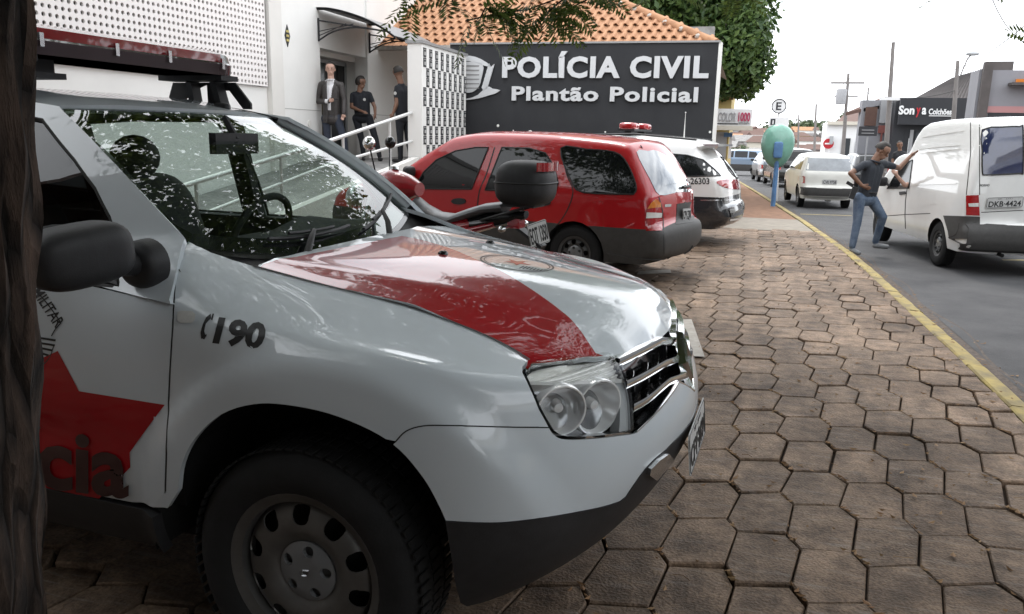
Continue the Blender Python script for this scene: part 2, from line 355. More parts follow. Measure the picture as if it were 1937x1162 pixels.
conc = sheet('concrete_apron', [[(x, y, gz(y) - .004) for x in (-5.4, -3, -.7, kerb_x(y) - .16)] for y in (14.55, 15, 16, 17.2)], 'concrete')
earth = sheet('earth_path', [[(x, y, gz(y) - .012) for x in (-5, -3, -1, kerb_x(y) - .16)] for y in (17.2, 19, 22, 26, 32, 45, 60, 80)], 'red_earth')
road = sheet('road', [[(x + kerb_x(y), y, gz(y) - .115 + .03 * math.sin(min(x, 7) / 7 * PI)) for x in (.20, 1, 2, 3.5, 5, 6.5, 7.4)] for y in YS[:-3]], 'asphalt')
gut = sheet('gutter', [[(x + kerb_x(y), y, gz(y) - z) for x, z in ((-.03, .125), (.13, .118), (.26 + .05 * math.sin(y * 2.7), .1105))] for y in np.concatenate([np.linspace(-4, 24, 90), [32, 45, 60, 80, 120]])], 'gutter')
far_walk = sheet('far_sidewalk', [[(x + kerb_x(y), y, gz(y) + z) for x, z in ((7.2, -.12), (7.22, .02), (10.5, .03))] for y in YS[:-3]], 'concrete')
for (y0, x0, x1, w, r) in ((20.3, 1.35, 2.5, .10, .0), (12.6, 3.6, 4.5, .11, .4)):
    b = MB(); ps = [(x0, y0), (x1, y0 + r * (x1 - x0)), (x1, y0 + w + r * (x1 - x0)), (x0, y0 + w)]; b.add([(x, y, gz(y) - .115 + .03 * math.sin((x - kerb_x(y)) / 7 * PI) + .005) for x, y in ps], [(0, 1, 2, 3)]); tag(b.build('road_marking', M['road_paint']), kind='structure')
# kerb stones
kerb = empty('kerb'); tag(kerb, kind='structure')
y = -2.0; i = 0; rk = random.Random(3)
while y < 60:
    L_ = rk.uniform(.75, 1.0) if y < 30 else 3.0; y1 = y + L_ - .012; b = MB(); rows = []
    for t in np.linspace(0, 1, 5):
        yy = y + (y1 - y) * t; x0 = kerb_x(yy); j = rk.uniform(-.006, .006); z = gz(yy)
        rows.append([(x0 - .125, yy, z - .10), (x0 - .125 + j, yy, z - .008), (x0 - .112 + j, yy, z + .001 + j * .5), (x0 - .024 + j, yy, z - .002), (x0 + j, yy, z - .018), (x0 + .006 + j, yy, z - .16)])
    b.grid(rows); b.add(rows[0], [tuple(range(6))]); b.add(rows[-1], [tuple(range(5, -1, -1))]); b.build('kerb_stone', M['kerb_yellow'], kerb, 40); y += L_
# pavers: stretched hexagons, each with its own tilt and gap
PXW, PYW, ZW, AS, SL = .2275, .372, .026, .095, .045
rp = random.Random(11); _jit = {}
def zz(k, n, right):
    key = (k, n, right)
    if key not in _jit: _jit[key] = (rp.uniform(-.010, .010), rp.uniform(-.012, .012))
    j = _jit[key]; yb = -k * (AS - SL) + n * PYW; return (k * PXW + (ZW if right else -ZW) + j[0] + .055, yb - (AS if right else 0) + j[1] + .06)
def paver_verts(k, n):
    TL, TR, RP, BR, BL, LP = zz(k - 1, n, 1), zz(k, n, 0), zz(k, n, 1), zz(k, n - 1, 0), zz(k - 1, n - 1, 1), zz(k - 1, n - 1, 0)
    P = [TL, TR, RP, BR, BL, LP]; c = (sum(p[0] for p in P) / 6, sum(p[1] for p in P) / 6); return P, c
def paver_geo(P, c, gap, tz, tx, ty):
    top, mid, bot = [], [], []
    for p in P:
        dx, dy = p[0] - c[0], p[1] - c[1]; L_ = math.hypot(dx, dy); f = (L_ - gap) / L_; f2 = (L_ - gap - .0065) / L_
        z = tz + tx * dx + ty * dy; mid.append((c[0] + dx * f, c[1] + dy * f, z - .0055)); top.append((c[0] + dx * f2, c[1] + dy * f2, z)); bot.append((c[0] + dx * f, c[1] + dy * f, -.06))
    v = top + mid + bot; fs = [tuple(range(5, -1, -1))] + [(i, (i + 1) % 6, (i + 1) % 6 + 6, i + 6) for i in range(6)] + [(i + 6, (i + 1) % 6 + 6, (i + 1) % 6 + 12, i + 12) for i in range(6)]
    return v, fs
cand = []
for k in range(-46, 9):
    for n in range(-14, 46):
        P, c = paver_verts(k, n)
        lim = kerb_x(c[1]) - .132
        if c[1] < -1.2 or c[1] > 14.6 or min(p[0] for p in P) > lim - .05 or c[0] < -9: continue
        if max(p[0] for p in P) > lim - .01: P = [(min(p[0], lim + .004 * (i_ % 2)), p[1]) for i_, p in enumerate(P)]; c = (sum(p[0] for p in P) / 6, sum(p[1] for p in P) / 6)      # cut pieces along the kerb
        cand.append((k, n, P, c))
def vis(c):
    v = Vector((c[0], c[1], 0)) - EYE; d = v.dot(_F)
    if d < .3: return -1
    px, py = 968.5 + FPX * v.dot(_R) / d, 581 - FPX * v.dot(_U) / d
    if px < 1050 or px > 1990 or py > 1200 or py < 300: return -1
    if px < 1330 and py < 1180 and (px - 1050) / 280 < (1180 - py) / 330 and py > 700: return -1
    return py
order = sorted(cand, key=lambda q: -vis(q[3])); near = order[:300]; far = order[300:]
far_b = MB()
for i, (k, n, P, c) in enumerate(near + far):
    g = rp.uniform(.0025, .0075) if rp.random() > .15 else rp.uniform(.009, .018); v, fs = paver_geo(P, c, g, rp.uniform(-.004, .004) + gz(c[1]), rp.uniform(-.028, .028), rp.uniform(-.028, .028))
    if i < 300:
        me = bpy.data.meshes.new('paver'); me.from_pydata([(a - c[0], b_ - c[1], z) for a, b_, z in v], [], fs); me.materials.append(M['paver']); fix_normals(me); o = obj('paver', me, sidewalk, (c[0], c[1], 0))
    else: far_b.add(v, fs)
o = far_b.build('paver_field', M['paver_far'], sidewalk); o['kind'] = 'stuff'
# painted white bay mark on the pavers by the SUV's nose
wp = MB(); q = [at_z(1270, 606, .004), at_z(1308, 605, .004), at_z(1333, 676, .004), at_z(1290, 674, .004)]; wp.add([tuple(p + Vector((0, 0, .0045))) for p in q], [(0, 1, 2, 3)]); tag(wp.build('bay_marking', M['white_paint_worn']), kind='structure')
wp = MB(); q = [at_z(1208, 513, .004), at_z(1268, 511, .004), at_z(1270, 517, .004), at_z(1205, 520, .004)]; wp.add([tuple(p + Vector((0, 0, .0045))) for p in q], [(0, 1, 2, 3)]); tag(wp.build('bay_marking', M['white_paint_worn']), kind='structure')
# dry leaves and twigs scattered on the pavement
lb = MB(); rl = random.Random(5)
for i in range(1500):
    if i < 1000: x, y = rl.uniform(-.9, 1.55), rl.uniform(1.6, 6)
    elif i < 1280: y = rl.uniform(2, 14); x = kerb_x(y) + rl.gauss(.05, .12)
    else: x, y = rl.uniform(-1.4, 1.5), rl.uniform(5, 13)
    z = gz(y) + .007 if x < kerb_x(y) - .16 else (gz(y) + .02 if x < kerb_x(y) else gz(y) - .105)
    if i % 4 and i < 1000:
        k, n = round((x - .055) / PXW), 0; kk = k; n = round((y - .06 + kk * (AS - SL)) / PYW); a_, b_ = zz(kk, n, 0), zz(kk, n, 1); t = rl.random(); x, y = a_[0] + (b_[0] - a_[0]) * t, a_[1] + (b_[1] - a_[1]) * t; z = .003
        if x > kerb_x(y) - .2: continue
    a = rl.uniform(0, 6.28); L_ = rl.uniform(.006, .024); w = L_ * rl.uniform(.25, .5); ca, sa = math.cos(a), math.sin(a); c1 = rl.uniform(.002, .010)
    lb.add([(x + ca * L_, y + sa * L_, z + c1), (x - sa * w, y + ca * w, z), (x - ca * L_, y - sa * L_, z + c1 * .6), (x + sa * w, y - ca * w, z)], [(0, 1, 2), (0, 2, 3)])
for i in range(40):
    x, y = rl.uniform(-.7, 1.5), rl.uniform(1.8, 6); a = rl.uniform(0, 6.28); L_ = rl.uniform(.03, .07); lb.tube([(x, y, .006), (x + math.cos(a) * L_ * .5, y + math.sin(a) * L_ * .5, .010), (x + math.cos(a + .3) * L_, y + math.sin(a + .3) * L_, .006)], .0013, 3)
tag(lb.build('leaf_litter', M['leaf_dry']), 'scattered dry leaves and twigs on the paving', 'leaf litter', kind='stuff')
# ------------------------------------------------------------------ police station
mat('white_wall', (.78, .77, .74), .8, noise=.06, nscale=1.5, bump=.05, bscale=30)
mat('cream_wall', (.72, .70, .66), .8, noise=.08, nscale=1.2)
mat('grey_wall', (.42, .41, .39), .8, noise=.12, nscale=2)
mat('sign_black', (.019, .020, .023), .75, nscale=1.6, col2=(.030, .031, .034), detail=10)
mat('letter_silver', (.62, .63, .64), .4, .15)
mat('dark_glass_door', (.012, .013, .014), .08, spec=.6)
mat('frame_grey', (.30, .30, .30), .5, .3)
mat('canopy_sheet', (.10, .10, .105), .4, noise=.2, nscale=4)
mat('tile_black', (.035, .036, .038), .35, noise=.2, nscale=30)
mat('tile_mark', (.45, .45, .44), .4)
mat('rail_paint', (.62, .62, .61), .4, .2)
mat('roof_tile', (.46, .25, .135), .88, nscale=2.2, col2=(.26, .125, .065), detail=8, bump=.15, bscale=50)
mat('roof_mortar', (.55, .50, .45), .9, noise=.4, nscale=9)
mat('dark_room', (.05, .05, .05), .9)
FX = -8.0
station = empty('police_station', (FX, 12, 0), label='white police station with perforated screen wall, raised entrance and dark door', cat='building')
def wpart(name, b, m, parent=station, smooth=None):
    o = b.build(name, M[m], None, smooth)
    if parent is not None:
        mw = Matrix.Translation(parent.location); o.data.transform(mw.inverted()); o.parent = parent
    return o
b = MB()
b.box2((FX - .30, 12.47, 0), (FX, 14.2, 5.6)); b.box2((FX - .30, 16.22, 0), (FX, 19.0, 5.6)); b.box2((FX - .30, 14.2, 3.05), (FX - .04, 16.22, 5.6)); b.box2((FX - .3, -2, -.2), (FX - .05, 12.47, 2.20)); b.box2((FX - .3, -2, 4.9), (FX - .05, 12.47, 5.6)); wpart('facade', b, 'white_wall')
b = MB(); b.box2((FX - .06, 12.44, .0), (FX + .05, 12.82, 5.6)); wpart('pilaster', b, 'cream_wall')
b = MB(); b.box2((FX - 1.4, 14.1, 0.9), (FX - .9, 16.4, 3.5)); b.box2((FX - 6, 19, 0), (FX - .3, 19.2, 5.6)); b.box2((FX - 6, -2, 5.4), (FX, 19.2, 5.58)); wpart('rear_wall', b, 'grey_wall')
b = MB(); b.box2((FX - .62, 14.0, 0.92), (FX - .30, 14.16, 3.05)); b.box2((FX - .62, 16.26, 0.92), (FX - .30, 16.4, 3.05)); b.box2((FX - .62, 14.0, 2.95), (FX - .3, 16.4, 3.05)); wpart('door_recess', b, 'cream_wall')
door_f = MB()
for y in (14.2, 14.75, 15.45, 16.18): door_f.box2((FX - .56, y - .03, .92), (FX - .50, y + .03, 2.92))
door_f.box2((FX - .56, 14.2, 2.86), (FX - .50, 16.2, 2.94)); wpart('door_frame', door_f, 'frame_grey')
for y0, y1 in ((14.23, 14.72), (14.78, 15.42), (15.48, 16.15)):
    b = MB(); b.box2((FX - .545, y0, .93), (FX - .525, y1, 2.86)); wpart('glass_door', b, 'dark_glass_door')
# panel joints in the render
for z in (1.86,):
    b = MB(); b.box2((FX - .002, 12.9, z), (FX + .003, 14.18, z + .012)); wpart('joint', b, 'grey_wall'); b = MB(); b.box2((FX - .002, 16.3, z), (FX + .003, 18.9, z + .012)); wpart('joint', b, 'grey_wall')
b = MB(); b.lathe([(0, .012), (.06, .012), (.06, 0)], (FX, 13.72, 1.62), 'x', 16); wpart('wall_cap', b, 'cream_wall')
# perforated screen
scr = MB(); y0, y1, z0, z1, cw, ch = 2.0, 12.40, 2.21, 4.9, .098, .098; ny, nz = int((y1 - y0) / cw), int((z1 - z0) / ch); nh = 8
for i in range(ny):
    for j in range(nz):
        cy, cz = y0 + (i + .5) * cw, z0 + (j + .5) * ch; rr = .029; sq = []
        ring = [(FX, cy + rr * math.cos(2 * PI * (k + .5) / nh), cz + rr * math.sin(2 * PI * (k + .5) / nh)) for k in range(nh)]
        out = [(FX, cy + cw / 2 * max(-1, min(1, 1.4142 * math.cos(2 * PI * (k + .5) / nh))), cz + ch / 2 * max(-1, min(1, 1.4142 * math.sin(2 * PI * (k + .5) / nh)))) for k in range(nh)]
        back = [(FX - .03, p[1], p[2]) for p in ring]
        scr.add(ring + out + back, [f for k in range(nh) for f in ((k, (k + 1) % nh, (k + 1) % nh + nh, k + nh), (k, k + 16, (k + 1) % nh + 16, (k + 1) % nh))])
        cs = [(FX, cy + sa * cw / 2, cz + sb * ch / 2) for sa, sb in ((1, 1), (-1, 1), (-1, -1), (1, -1))]; ob = nh
        for q, (k0, k1) in enumerate(((0, 1), (2, 3), (4, 5), (6, 7))): scr.add([out[k0], out[k1], cs[q]], [(0, 1, 2)])
o = wpart('perforated_screen', scr, 'screen_white' if 'screen_white' in M else mat('screen_white', (.80, .765, .745), .7).name)
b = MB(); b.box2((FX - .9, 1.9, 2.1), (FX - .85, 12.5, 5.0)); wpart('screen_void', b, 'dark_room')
# diamond plaque
b = MB(); c = at_x(544, 68, FX + .012); b.prism([(0, -.19), (.085, 0), (0, .19), (-.085, 0)], .012, lambda u, v, t: (FX + .002 + t, c.y + u, c.z + v)); pl_ = wpart('plaque', b, 'tile_black')
b = MB(); 
for dz in (.075, .0, -.075): b.box2((FX + .0145, c.y - .045, c.z + dz - .02), (FX + .0175, c.y + .045, c.z + dz + .02))
bb = b.build('plaque_band', mat('plaque_gold', (.50, .42, .16), .5)); bb.data.transform(Matrix.Translation(station.location).inverted()); bb.parent = pl_
# raised landing and ramp with rail
b = MB(); b.box2((FX, 13.45, -.1), (-5.62, 19, .92)); wpart('landing', b, 'concrete_old')
b = MB(); ps = [(13.44, .92), (6.9, -.02), (6.9, -.2), (13.44, -.2)]; b.prism(ps, 2.2, lambda u, v, t: (FX + t, u, v)); wpart('ramp', b, 'concrete_old')
b = MB(); ps = [(13.44, 1.06), (6.9, .13), (6.9, -.2), (13.44, -.2)]; b.prism(ps, .14, lambda u, v, t: (-5.79 + t, u, v)); wpart('ramp_wall', b, 'cream_wall')
rail = empty('handrail', (-5.8, 12, 0), label='light grey tubular handrail sloping along the entrance ramp', cat='railing')
rz = lambda y: .92 - (13.44 - y) * .1437
b = MB(); b.tube([(0, 13.5 - 12, 1.84), (0, 10.4 - 12, 1.33), (0, 7.2 - 12, .86)], .028, 10); b.build('top_rail', M['rail_paint'], rail, 60)
b = MB(); b.tube([(0, 13.5 - 12, 1.34), (0, 10.4 - 12, 1.00), (0, 7.2 - 12, .48)], .022, 10); b.build('mid_rail', M['rail_paint'], rail, 60)
for y in (12.55, 10.9, 9.2, 7.5):
    b = MB(); b.tube([(0, y - 12, rz(y) + .1), (0, y - 12, rz(y) + .86)], .022, 8); b.build('post', M['rail_paint'], rail, 60)
# door canopy
can = empty('door_canopy', (FX, 15.2, 3.43), label='dark curved awning on scrolled brackets above the station door', cat='awning')
arc = [(0, 3.93), (.25, 3.92), (.6, 3.85), (1.0, 3.72), (1.35, 3.56), (1.6, 3.40)]
b = MB(); b.grid([[(x, y - 15.2, z - 3.6 + dz) for x, z in crspline(arc, 4)] for y, dz in ((14.1, 0), (15.2, .0), (16.45, 0))]); b.grid([[(x, y - 15.2, z - 3.6 - .012) for x, z in crspline(arc, 4)] for y in (14.1, 16.45)], flip=True); b.build('sheet', M['canopy_sheet'], can, 60)
for y in (14.14, 16.3):
    b = MB(); w = .025; L_ = [(x, y - 15.2, z - 3.6 - .03) for x, z in crspline(arc, 4)]
    b.tube(L_, .02, 6); b.tube([(.02, y - 15.2, .14), (.02, y - 15.2, -.28)], .02, 6); b.tube([(.02, y - 15.2, .10), (1.5, y - 15.2, -.13)], .016, 6)
    b.tube([(x, y - 15.2, z) for x, z in crspline([(.02, -.26), (.35, -.10), (.8, -.04), (1.4, -.12)], 4)], .016, 6)
    b.tube([(.02, y - 15.2, -.10), (.75, y - 15.2, .02)], .009, 5); b.tube([(.02, y - 15.2, -.18), (.6, y - 15.2, .03)], .009, 5); b.build('bracket', M['black_plastic'], can, 60)
for x, z in ((.55, 3.84), (1.0, 3.70), (1.58, 3.39)):
    b = MB(); b.tube([(x, 14.1 - 15.2, z - 3.6), (x, 16.45 - 15.2, z - 3.6)], .018, 6); b.build('purlin', M['black_plastic'], can, 60)
# chequered wall
CX, CY0, CY1, CZ = -5.60, 13.47, 15.8, 3.02
ck = empty('chequered_wall', (CX, CY0, 0), label='low white wall faced with a black and white chequered tile pattern', cat='wall')
b = MB(); b.box2((-.27, 0, 0), (0, CY1 - CY0, CZ)); b.build('wall_body', M['white_wall'], ck)
b = MB(); b.box2((-.30, -.03, CZ), (.03, CY1 - CY0 + .03, CZ + .05)); b.build('coping', M['frame_grey'], ck)
tw, th = .142, .168; ncol = int((CY1 - CY0) / tw); nrow = int((CZ - .1) / th)
tm_ = MB(); tm_.box2((0, .006, .006), (.008, tw - .006, th * 1.0 - .006)); tme = tm_.mesh('tile', M['tile_black'])
tk = MB(); tk.box2((.008, tw * .30, th * .22), (.011, tw * .74, th * .58)); tkme = tk.mesh('tile_emblem', M['tile_mark']); ts = MB(); ts.box2((.008, tw * .12, th * .76), (.0105, tw * .88, th * .82)); tsme = ts.mesh('tile_stripe', M['tile_mark'])
for i in range(ncol):
    for j in range(nrow):
        if (i + j // 2) % 2: continue
        o = obj('tile', tme, ck, (0, .06 + i * tw, CZ - .06 - (j + 1) * th)); obj('tile_emblem', tkme, o); obj('tile_stripe', tsme, o)
# sign wall
SW = empty('sign_wall', (-5.9, 16.0, 0), math.radians(1.2), label='dark grey sign wall reading POLÍCIA CIVIL Plantão Policial in raised silver letters', cat='wall')
SWM = Matrix.Translation((-5.9, 16.0, 0)) @ Matrix.Rotation(math.radians(1.2), 4, 'Z'); SWI = SWM.inverted()
def sw_px(px, py):
    o = SWI @ EYE; d = SWI.to_3x3() @ pray(px, py); q = o + d * (-o.y / d.y); return q.x, q.z
WR = sw_px(1355, 150)[0]; WT = 3.27
b = MB(); b.box2((-.12, 0, -.1), (WR, .18, WT)); b.build('wall_face', M['sign_black'], SW)
b = MB(); b.box2((-.12, -.03, WT), (WR + .03, .22, WT + .035)); b.build('flashing', M['frame_grey'], SW)
b = MB(); b.box2((WR, -.004, -.3), (WR + .07, .18, WT)); b.build('end_strip', M['white_wall'], SW)
def sw_text(txt, x0, y0, x1, y1, bold):
    (a, zb), (c_, zb2) = sw_px(x0, y1[0]), sw_px(x1, y1[1]); zt = sw_px((x0 + x1) / 2, y0)[1]; zbm = (zb + zb2) / 2
    me = text_mesh(txt, 1, bold, 0, 1.10, .5); lo, hi = text_box(me); base_h = hi[1]; w = c_ - a
    # split into letters: one object for each letter
    bm = bmesh.new(); bm.from_mesh(me)
    for v in bm.verts: v.co = Vector((a + (v.co.x - lo[0]) / (hi[0] - lo[0]) * w, -.015 - (v.co.z + .5) * .045, zbm + v.co.y * (zt - zbm) / .729))
    import itertools
    seen = set(); isl = []
    bm.verts.ensure_lookup_table()
    for v in bm.verts:
        if v.index in seen: continue
        st = [v]; comp = []; seen.add(v.index)
        while st:
            q = st.pop(); comp.append(q)
            for e in q.link_edges:
                r = e.other_vert(q)
                if r.index not in seen: seen.add(r.index); st.append(r)
        isl.append(comp)
    groups = []
    for c in sorted(isl, key=lambda c: -(max(v.co.x for v in c) - min(v.co.x for v in c))):
        x0_, x1_ = min(v.co.x for v in c), max(v.co.x for v in c)
        for g in groups:
            ov = min(x1_, g[1]) - max(x0_, g[0])
            if ov > .5 * min(x1_ - x0_, g[1] - g[0]): g[2].append(c); g[0] = min(g[0], x0_); g[1] = max(g[1], x1_); break
        else: groups.append([x0_, x1_, [c]])
    for g in sorted(groups, key=lambda g: g[0]):
        vs = [v for c in g[2] for v in c]; ids = {v: i for i, v in enumerate(vs)}; fs = {f for v in vs for f in v.link_faces}
        m2 = bpy.data.meshes.new('letter'); m2.from_pydata([tuple(v.co) for v in vs], [], [tuple(ids[v] for v in f.verts) for f in fs]); m2.materials.append(M['letter_silver']); fix_normals(m2); obj('letter', m2, SW)
    bm.free()
sw_text('POLÍCIA CIVIL', 951, 107, 1340, (146, 146), .040); sw_text('Plantão Policial', 969, 164, 1320, (191, 191), .032)
# coat of arms at the left of the lettering
def swp(name, pts, m, t=.03, y=-.012):
    P = [sw_px(*p) for p in pts]; b = MB(); b.prism(P, t, lambda u, v, w: (u, y - w, v)); return b.build(name, M[m], SW)
swp('crest_shield', crspline([(862, 118), (912, 120), (911, 150), (905, 166), (893, 175), (878, 175), (860, 170)], 3), 'letter_silver')
for k in range(6): swp('crest_band', [(862, 123 + k * 8.5), (908, 124 + k * 8.5), (907, 127 + k * 8.2), (862, 126.5 + k * 8.5)], 'frame_grey', .004, -.043)
swp('crest_top', crspline([(862, 108), (890, 106), (910, 112), (928, 124), (922, 126), (905, 121), (888, 116), (862, 117)], 2), 'letter_silver')
for k in range(6):
    x, y = 916 + k * 2.2, 168 - k * 7.5; swp('crest_leaf', [(x, y + 5), (x + 7, y - 1), (x + 9, y - 9), (x + 2, y - 3)], 'letter_silver'); swp('crest_leaf', [(x, y + 5), (x - 4, y - 2), (x - 1, y - 10), (x + 2, y - 3)], 'letter_silver')
swp('crest_scroll', crspline([(862, 186), (885, 187), (905, 180), (922, 164), (932, 168), (947, 171), (936, 178), (928, 180), (908, 186), (888, 189), (862, 190)], 2), 'letter_silver')
for (x, y, r) in ((942, 238, 2.5), (1003, 251, 4), (1145, 250, 1.5), (1276, 267, 2), (1343, 250, 2), (971, 247, 1.2), (1297, 213, 1.2)):
    P = sw_px(x, y); b = MB(); b.lathe([(0, -.004), (r * .011, -.0035), (r * .012, 0)], (P[0], -.001, P[1]), 'y', 8); b.build('paint_chip', M['white_wall'], SW)
# tiled hip roof behind the sign wall
rf = empty('tiled_roof', (-5, 16.6, 3.35), label='orange clay tile hip roof rising behind the sign wall', cat='roof')
EZ, EY, SLP = 3.29, 16.75, math.radians(31); xl, xr_ = -9.2, -.75
b = MB(); top_t = 5.2; hipx = xr_ - top_t * 1.0
P_ = lambda x, t, dz=0: (x + 5, EY + t * math.cos(SLP) - 16.6, EZ + t * math.sin(SLP) - 3.35 + dz)
b.add([P_(xl, 0, -.05), P_(xr_, 0, -.05), P_(xr_ - 5.46, top_t, -.05), P_(xl, top_t, -.05)], [(0, 1, 2, 3)]); b.add([P_(xr_, 0, -.05), (xr_ + 5, EY + 9 - 16.6, EZ - 3.40), (xr_ - 5.46 + 5, EY + 6.2 - 16.6, P_(0, top_t)[2] - .05), P_(xr_ - 5.46, top_t, -.05)], [(0, 1, 2, 3)]); b.build('deck', M['roof_mortar'], rf)
tw_, tl_ = .205, .34
tp = MB(); prof = [(-.5, .012), (-.30, .0), (-.05, .004), (.08, .03), (.22, .052), (.36, .046), (.5, .012)]
tp.grid([[(u * tw_, v, h + dz) for u, h in prof] for v, dz in ((-.02, .030), (tl_ * .5, .016), (tl_ + .03, 0))]); tp.grid([[(u * tw_, -.02, h + .030 - e) for u, h in prof] for e in (0, .022)])
tme = tp.mesh('roof_tile', M['roof_tile'], 50); cnt = 0; extra = MB(); rt = random.Random(2); tiles = []
for r in range(int(top_t / (tl_ * .93))):
    t = r * tl_ * .93; xmax = xr_ - t * 1.05 - .06
    n = int((xmax - xl) / tw_)
    for i in range(n): tiles.append((xmax - (i + .5) * tw_, t, r))
Rr = Matrix.Rotation(SLP, 4, 'X')
vis_t = [q for q in tiles if q[1] < 3.4 and q[0] > -8.0]; vis_t.sort(key=lambda q: q[1]); near_t = set(vis_t[:300])
for q in tiles:
    x, t, r = q; jx, jz, ja = rt.uniform(-.006, .006), rt.uniform(-.004, .008), rt.uniform(-.02, .02); Mx = Matrix.Translation(P_(x + jx, t, jz)) @ Rr @ Matrix.Rotation(ja, 4, 'Z')
    if q in near_t: o = obj('roof_tile', tme, rf); o.matrix_local = Mx
    else: extra.add([Mx @ v.co for v in tme.vertices], [tuple(p.vertices) for p in tme.polygons])
o = extra.build('roof_tile_field', M['roof_tile'], rf, 50); o['kind'] = 'stuff'
for k in range(15):
    t0 = k * .345; b = MB(); Rh = .085; p0, p1 = Vector(P_(xr_ - t0 * 1.05, t0, .03)), Vector(P_(xr_ - (t0 + .42) * 1.05, t0 + .42, .05)); b.tube([p0, p1], [.10, .075], 8); b.build('hip_tile', M['roof_tile'], rf, 60)
    b = MB(); b.grid(superell(tuple(p0 + Vector((.02, -.03, -.01))), (.10, .09, .06), .8, 10, 7)); b.build('mortar', M['roof_mortar'], rf, 60)
b = MB(); b.box2((xl + 5, -.02, -.10), (xr_ + 5, .02, -.02)); b.build('eave_board', M['roof_mortar'], rf)
q0, q1 = at_y(1283, 80, 22), at_y(1352, 50, 22); b = MB(); b.box2((q0.x, 22, 0), (q1.x, 22.25, q1.z)); ow = b.build('parapet_wall', M['concrete_old']); tag(ow, 'weathered grey rendered wall end behind the orange tile roof', 'wall')
# ------------------------------------------------------------------ trees
def leaf_mat(name, c1, c2, trans=.35):
    m = bpy.data.materials.new(name); m.use_nodes = True; nt = m.node_tree; nt.nodes.clear(); N = nt.nodes.new; L = nt.links.new
    o = N('ShaderNodeOutputMaterial'); d = N('ShaderNodeBsdfPrincipled'); t = N('ShaderNodeBsdfTranslucent'); mx = N('ShaderNodeMixShader'); mx.inputs[0].default_value = trans; g = N('ShaderNodeNewGeometry'); r = N('ShaderNodeValToRGB')
    r.color_ramp.elements[0].color = (*c1, 1); r.color_ramp.elements[1].color = (*c2, 1); L(g.outputs['Random Per Island'], r.inputs[0]); d.inputs['Roughness'].default_value = .45; d.inputs['Specular IOR Level'].default_value = .4
    L(r.outputs[0], d.inputs['Base Color']); L(r.outputs[0], t.inputs['Color']); L(d.outputs[0], mx.inputs[1]); L(t.outputs[0], mx.inputs[2]); L(mx.outputs[0], o.inputs[0]); M[name] = m; return m
leaf_mat('leaf_feather', (.040, .075, .016), (.14, .19, .04), .45); leaf_mat('leaf_dense', (.030, .068, .022), (.115, .175, .045), .3); leaf_mat('leaf_far', (.05, .08, .04), (.10, .13, .06), .2)
def bark_mat(name, c1, c2, sc):
    m = bpy.data.materials.new(name); m.use_nodes = True; nt = m.node_tree; b = nt.nodes['Principled BSDF']; N = nt.nodes.new; L = nt.links.new
    tc = N('ShaderNodeTexCoord'); mp = N('ShaderNodeMapping'); mp.inputs['Scale'].default_value = (sc, sc, sc * .16); L(tc.outputs['Object'], mp.inputs[0]); n = N('ShaderNodeTexNoise'); n.inputs['Scale'].default_value = 1; n.inputs['Detail'].default_value = 9; n.inputs['Roughness'].default_value = .7; L(mp.outputs[0], n.inputs['Vector'])
    r = N('ShaderNodeValToRGB'); r.color_ramp.elements[0].color = (*c1, 1); r.color_ramp.elements[1].color = (*c2, 1); r.color_ramp.elements[0].position = .35; r.color_ramp.elements[1].position = .7; L(n.outputs['Fac'], r.inputs[0]); L(r.outputs[0], b.inputs['Base Color']); b.inputs['Roughness'].default_value = .9
    mp2 = N('ShaderNodeMapping'); mp2.inputs['Scale'].default_value = (sc * .8, sc * .8, sc * .14); L(tc.outputs['Object'], mp2.inputs[0]); nd = N('ShaderNodeMixRGB'); nd.inputs[0].default_value = .12; L(mp2.outputs[0], nd.inputs[1]); L(n.outputs['Color'], nd.inputs[2])
    vo = N('ShaderNodeTexVoronoi'); vo.feature = 'DISTANCE_TO_EDGE'; vo.inputs['Scale'].default_value = 1.0; L(nd.outputs[0], vo.inputs['Vector']); vr = N('ShaderNodeValToRGB'); vr.color_ramp.elements[0].position = .0; vr.color_ramp.elements[1].position = .16; L(vo.outputs['Distance'], vr.inputs[0])
    mu = N('ShaderNodeMixRGB'); mu.blend_type = 'MULTIPLY'; mu.inputs[0].default_value = .85; L(r.outputs[0], mu.inputs[1]); L(vr.outputs[0], mu.inputs[2]); L(mu.outputs[0], b.inputs['Base Color'])
    ad = N('ShaderNodeMath'); ad.operation = 'MULTIPLY_ADD'; ad.inputs[1].default_value = .9; L(vr.outputs[0], ad.inputs[0]); L(n.outputs['Fac'], ad.inputs[2])
    bp = N('ShaderNodeBump'); bp.inputs['Strength'].default_value = .9; bp.inputs['Distance'].default_value = .03; L(ad.outputs[0], bp.inputs['Height']); L(bp.outputs[0], b.inputs['Normal']); M[name] = m
bark_mat('bark', (.010, .006, .004), (.15, .10, .075), 30); bark_mat('bark_grey', (.05, .045, .04), (.16, .14, .12), 20)
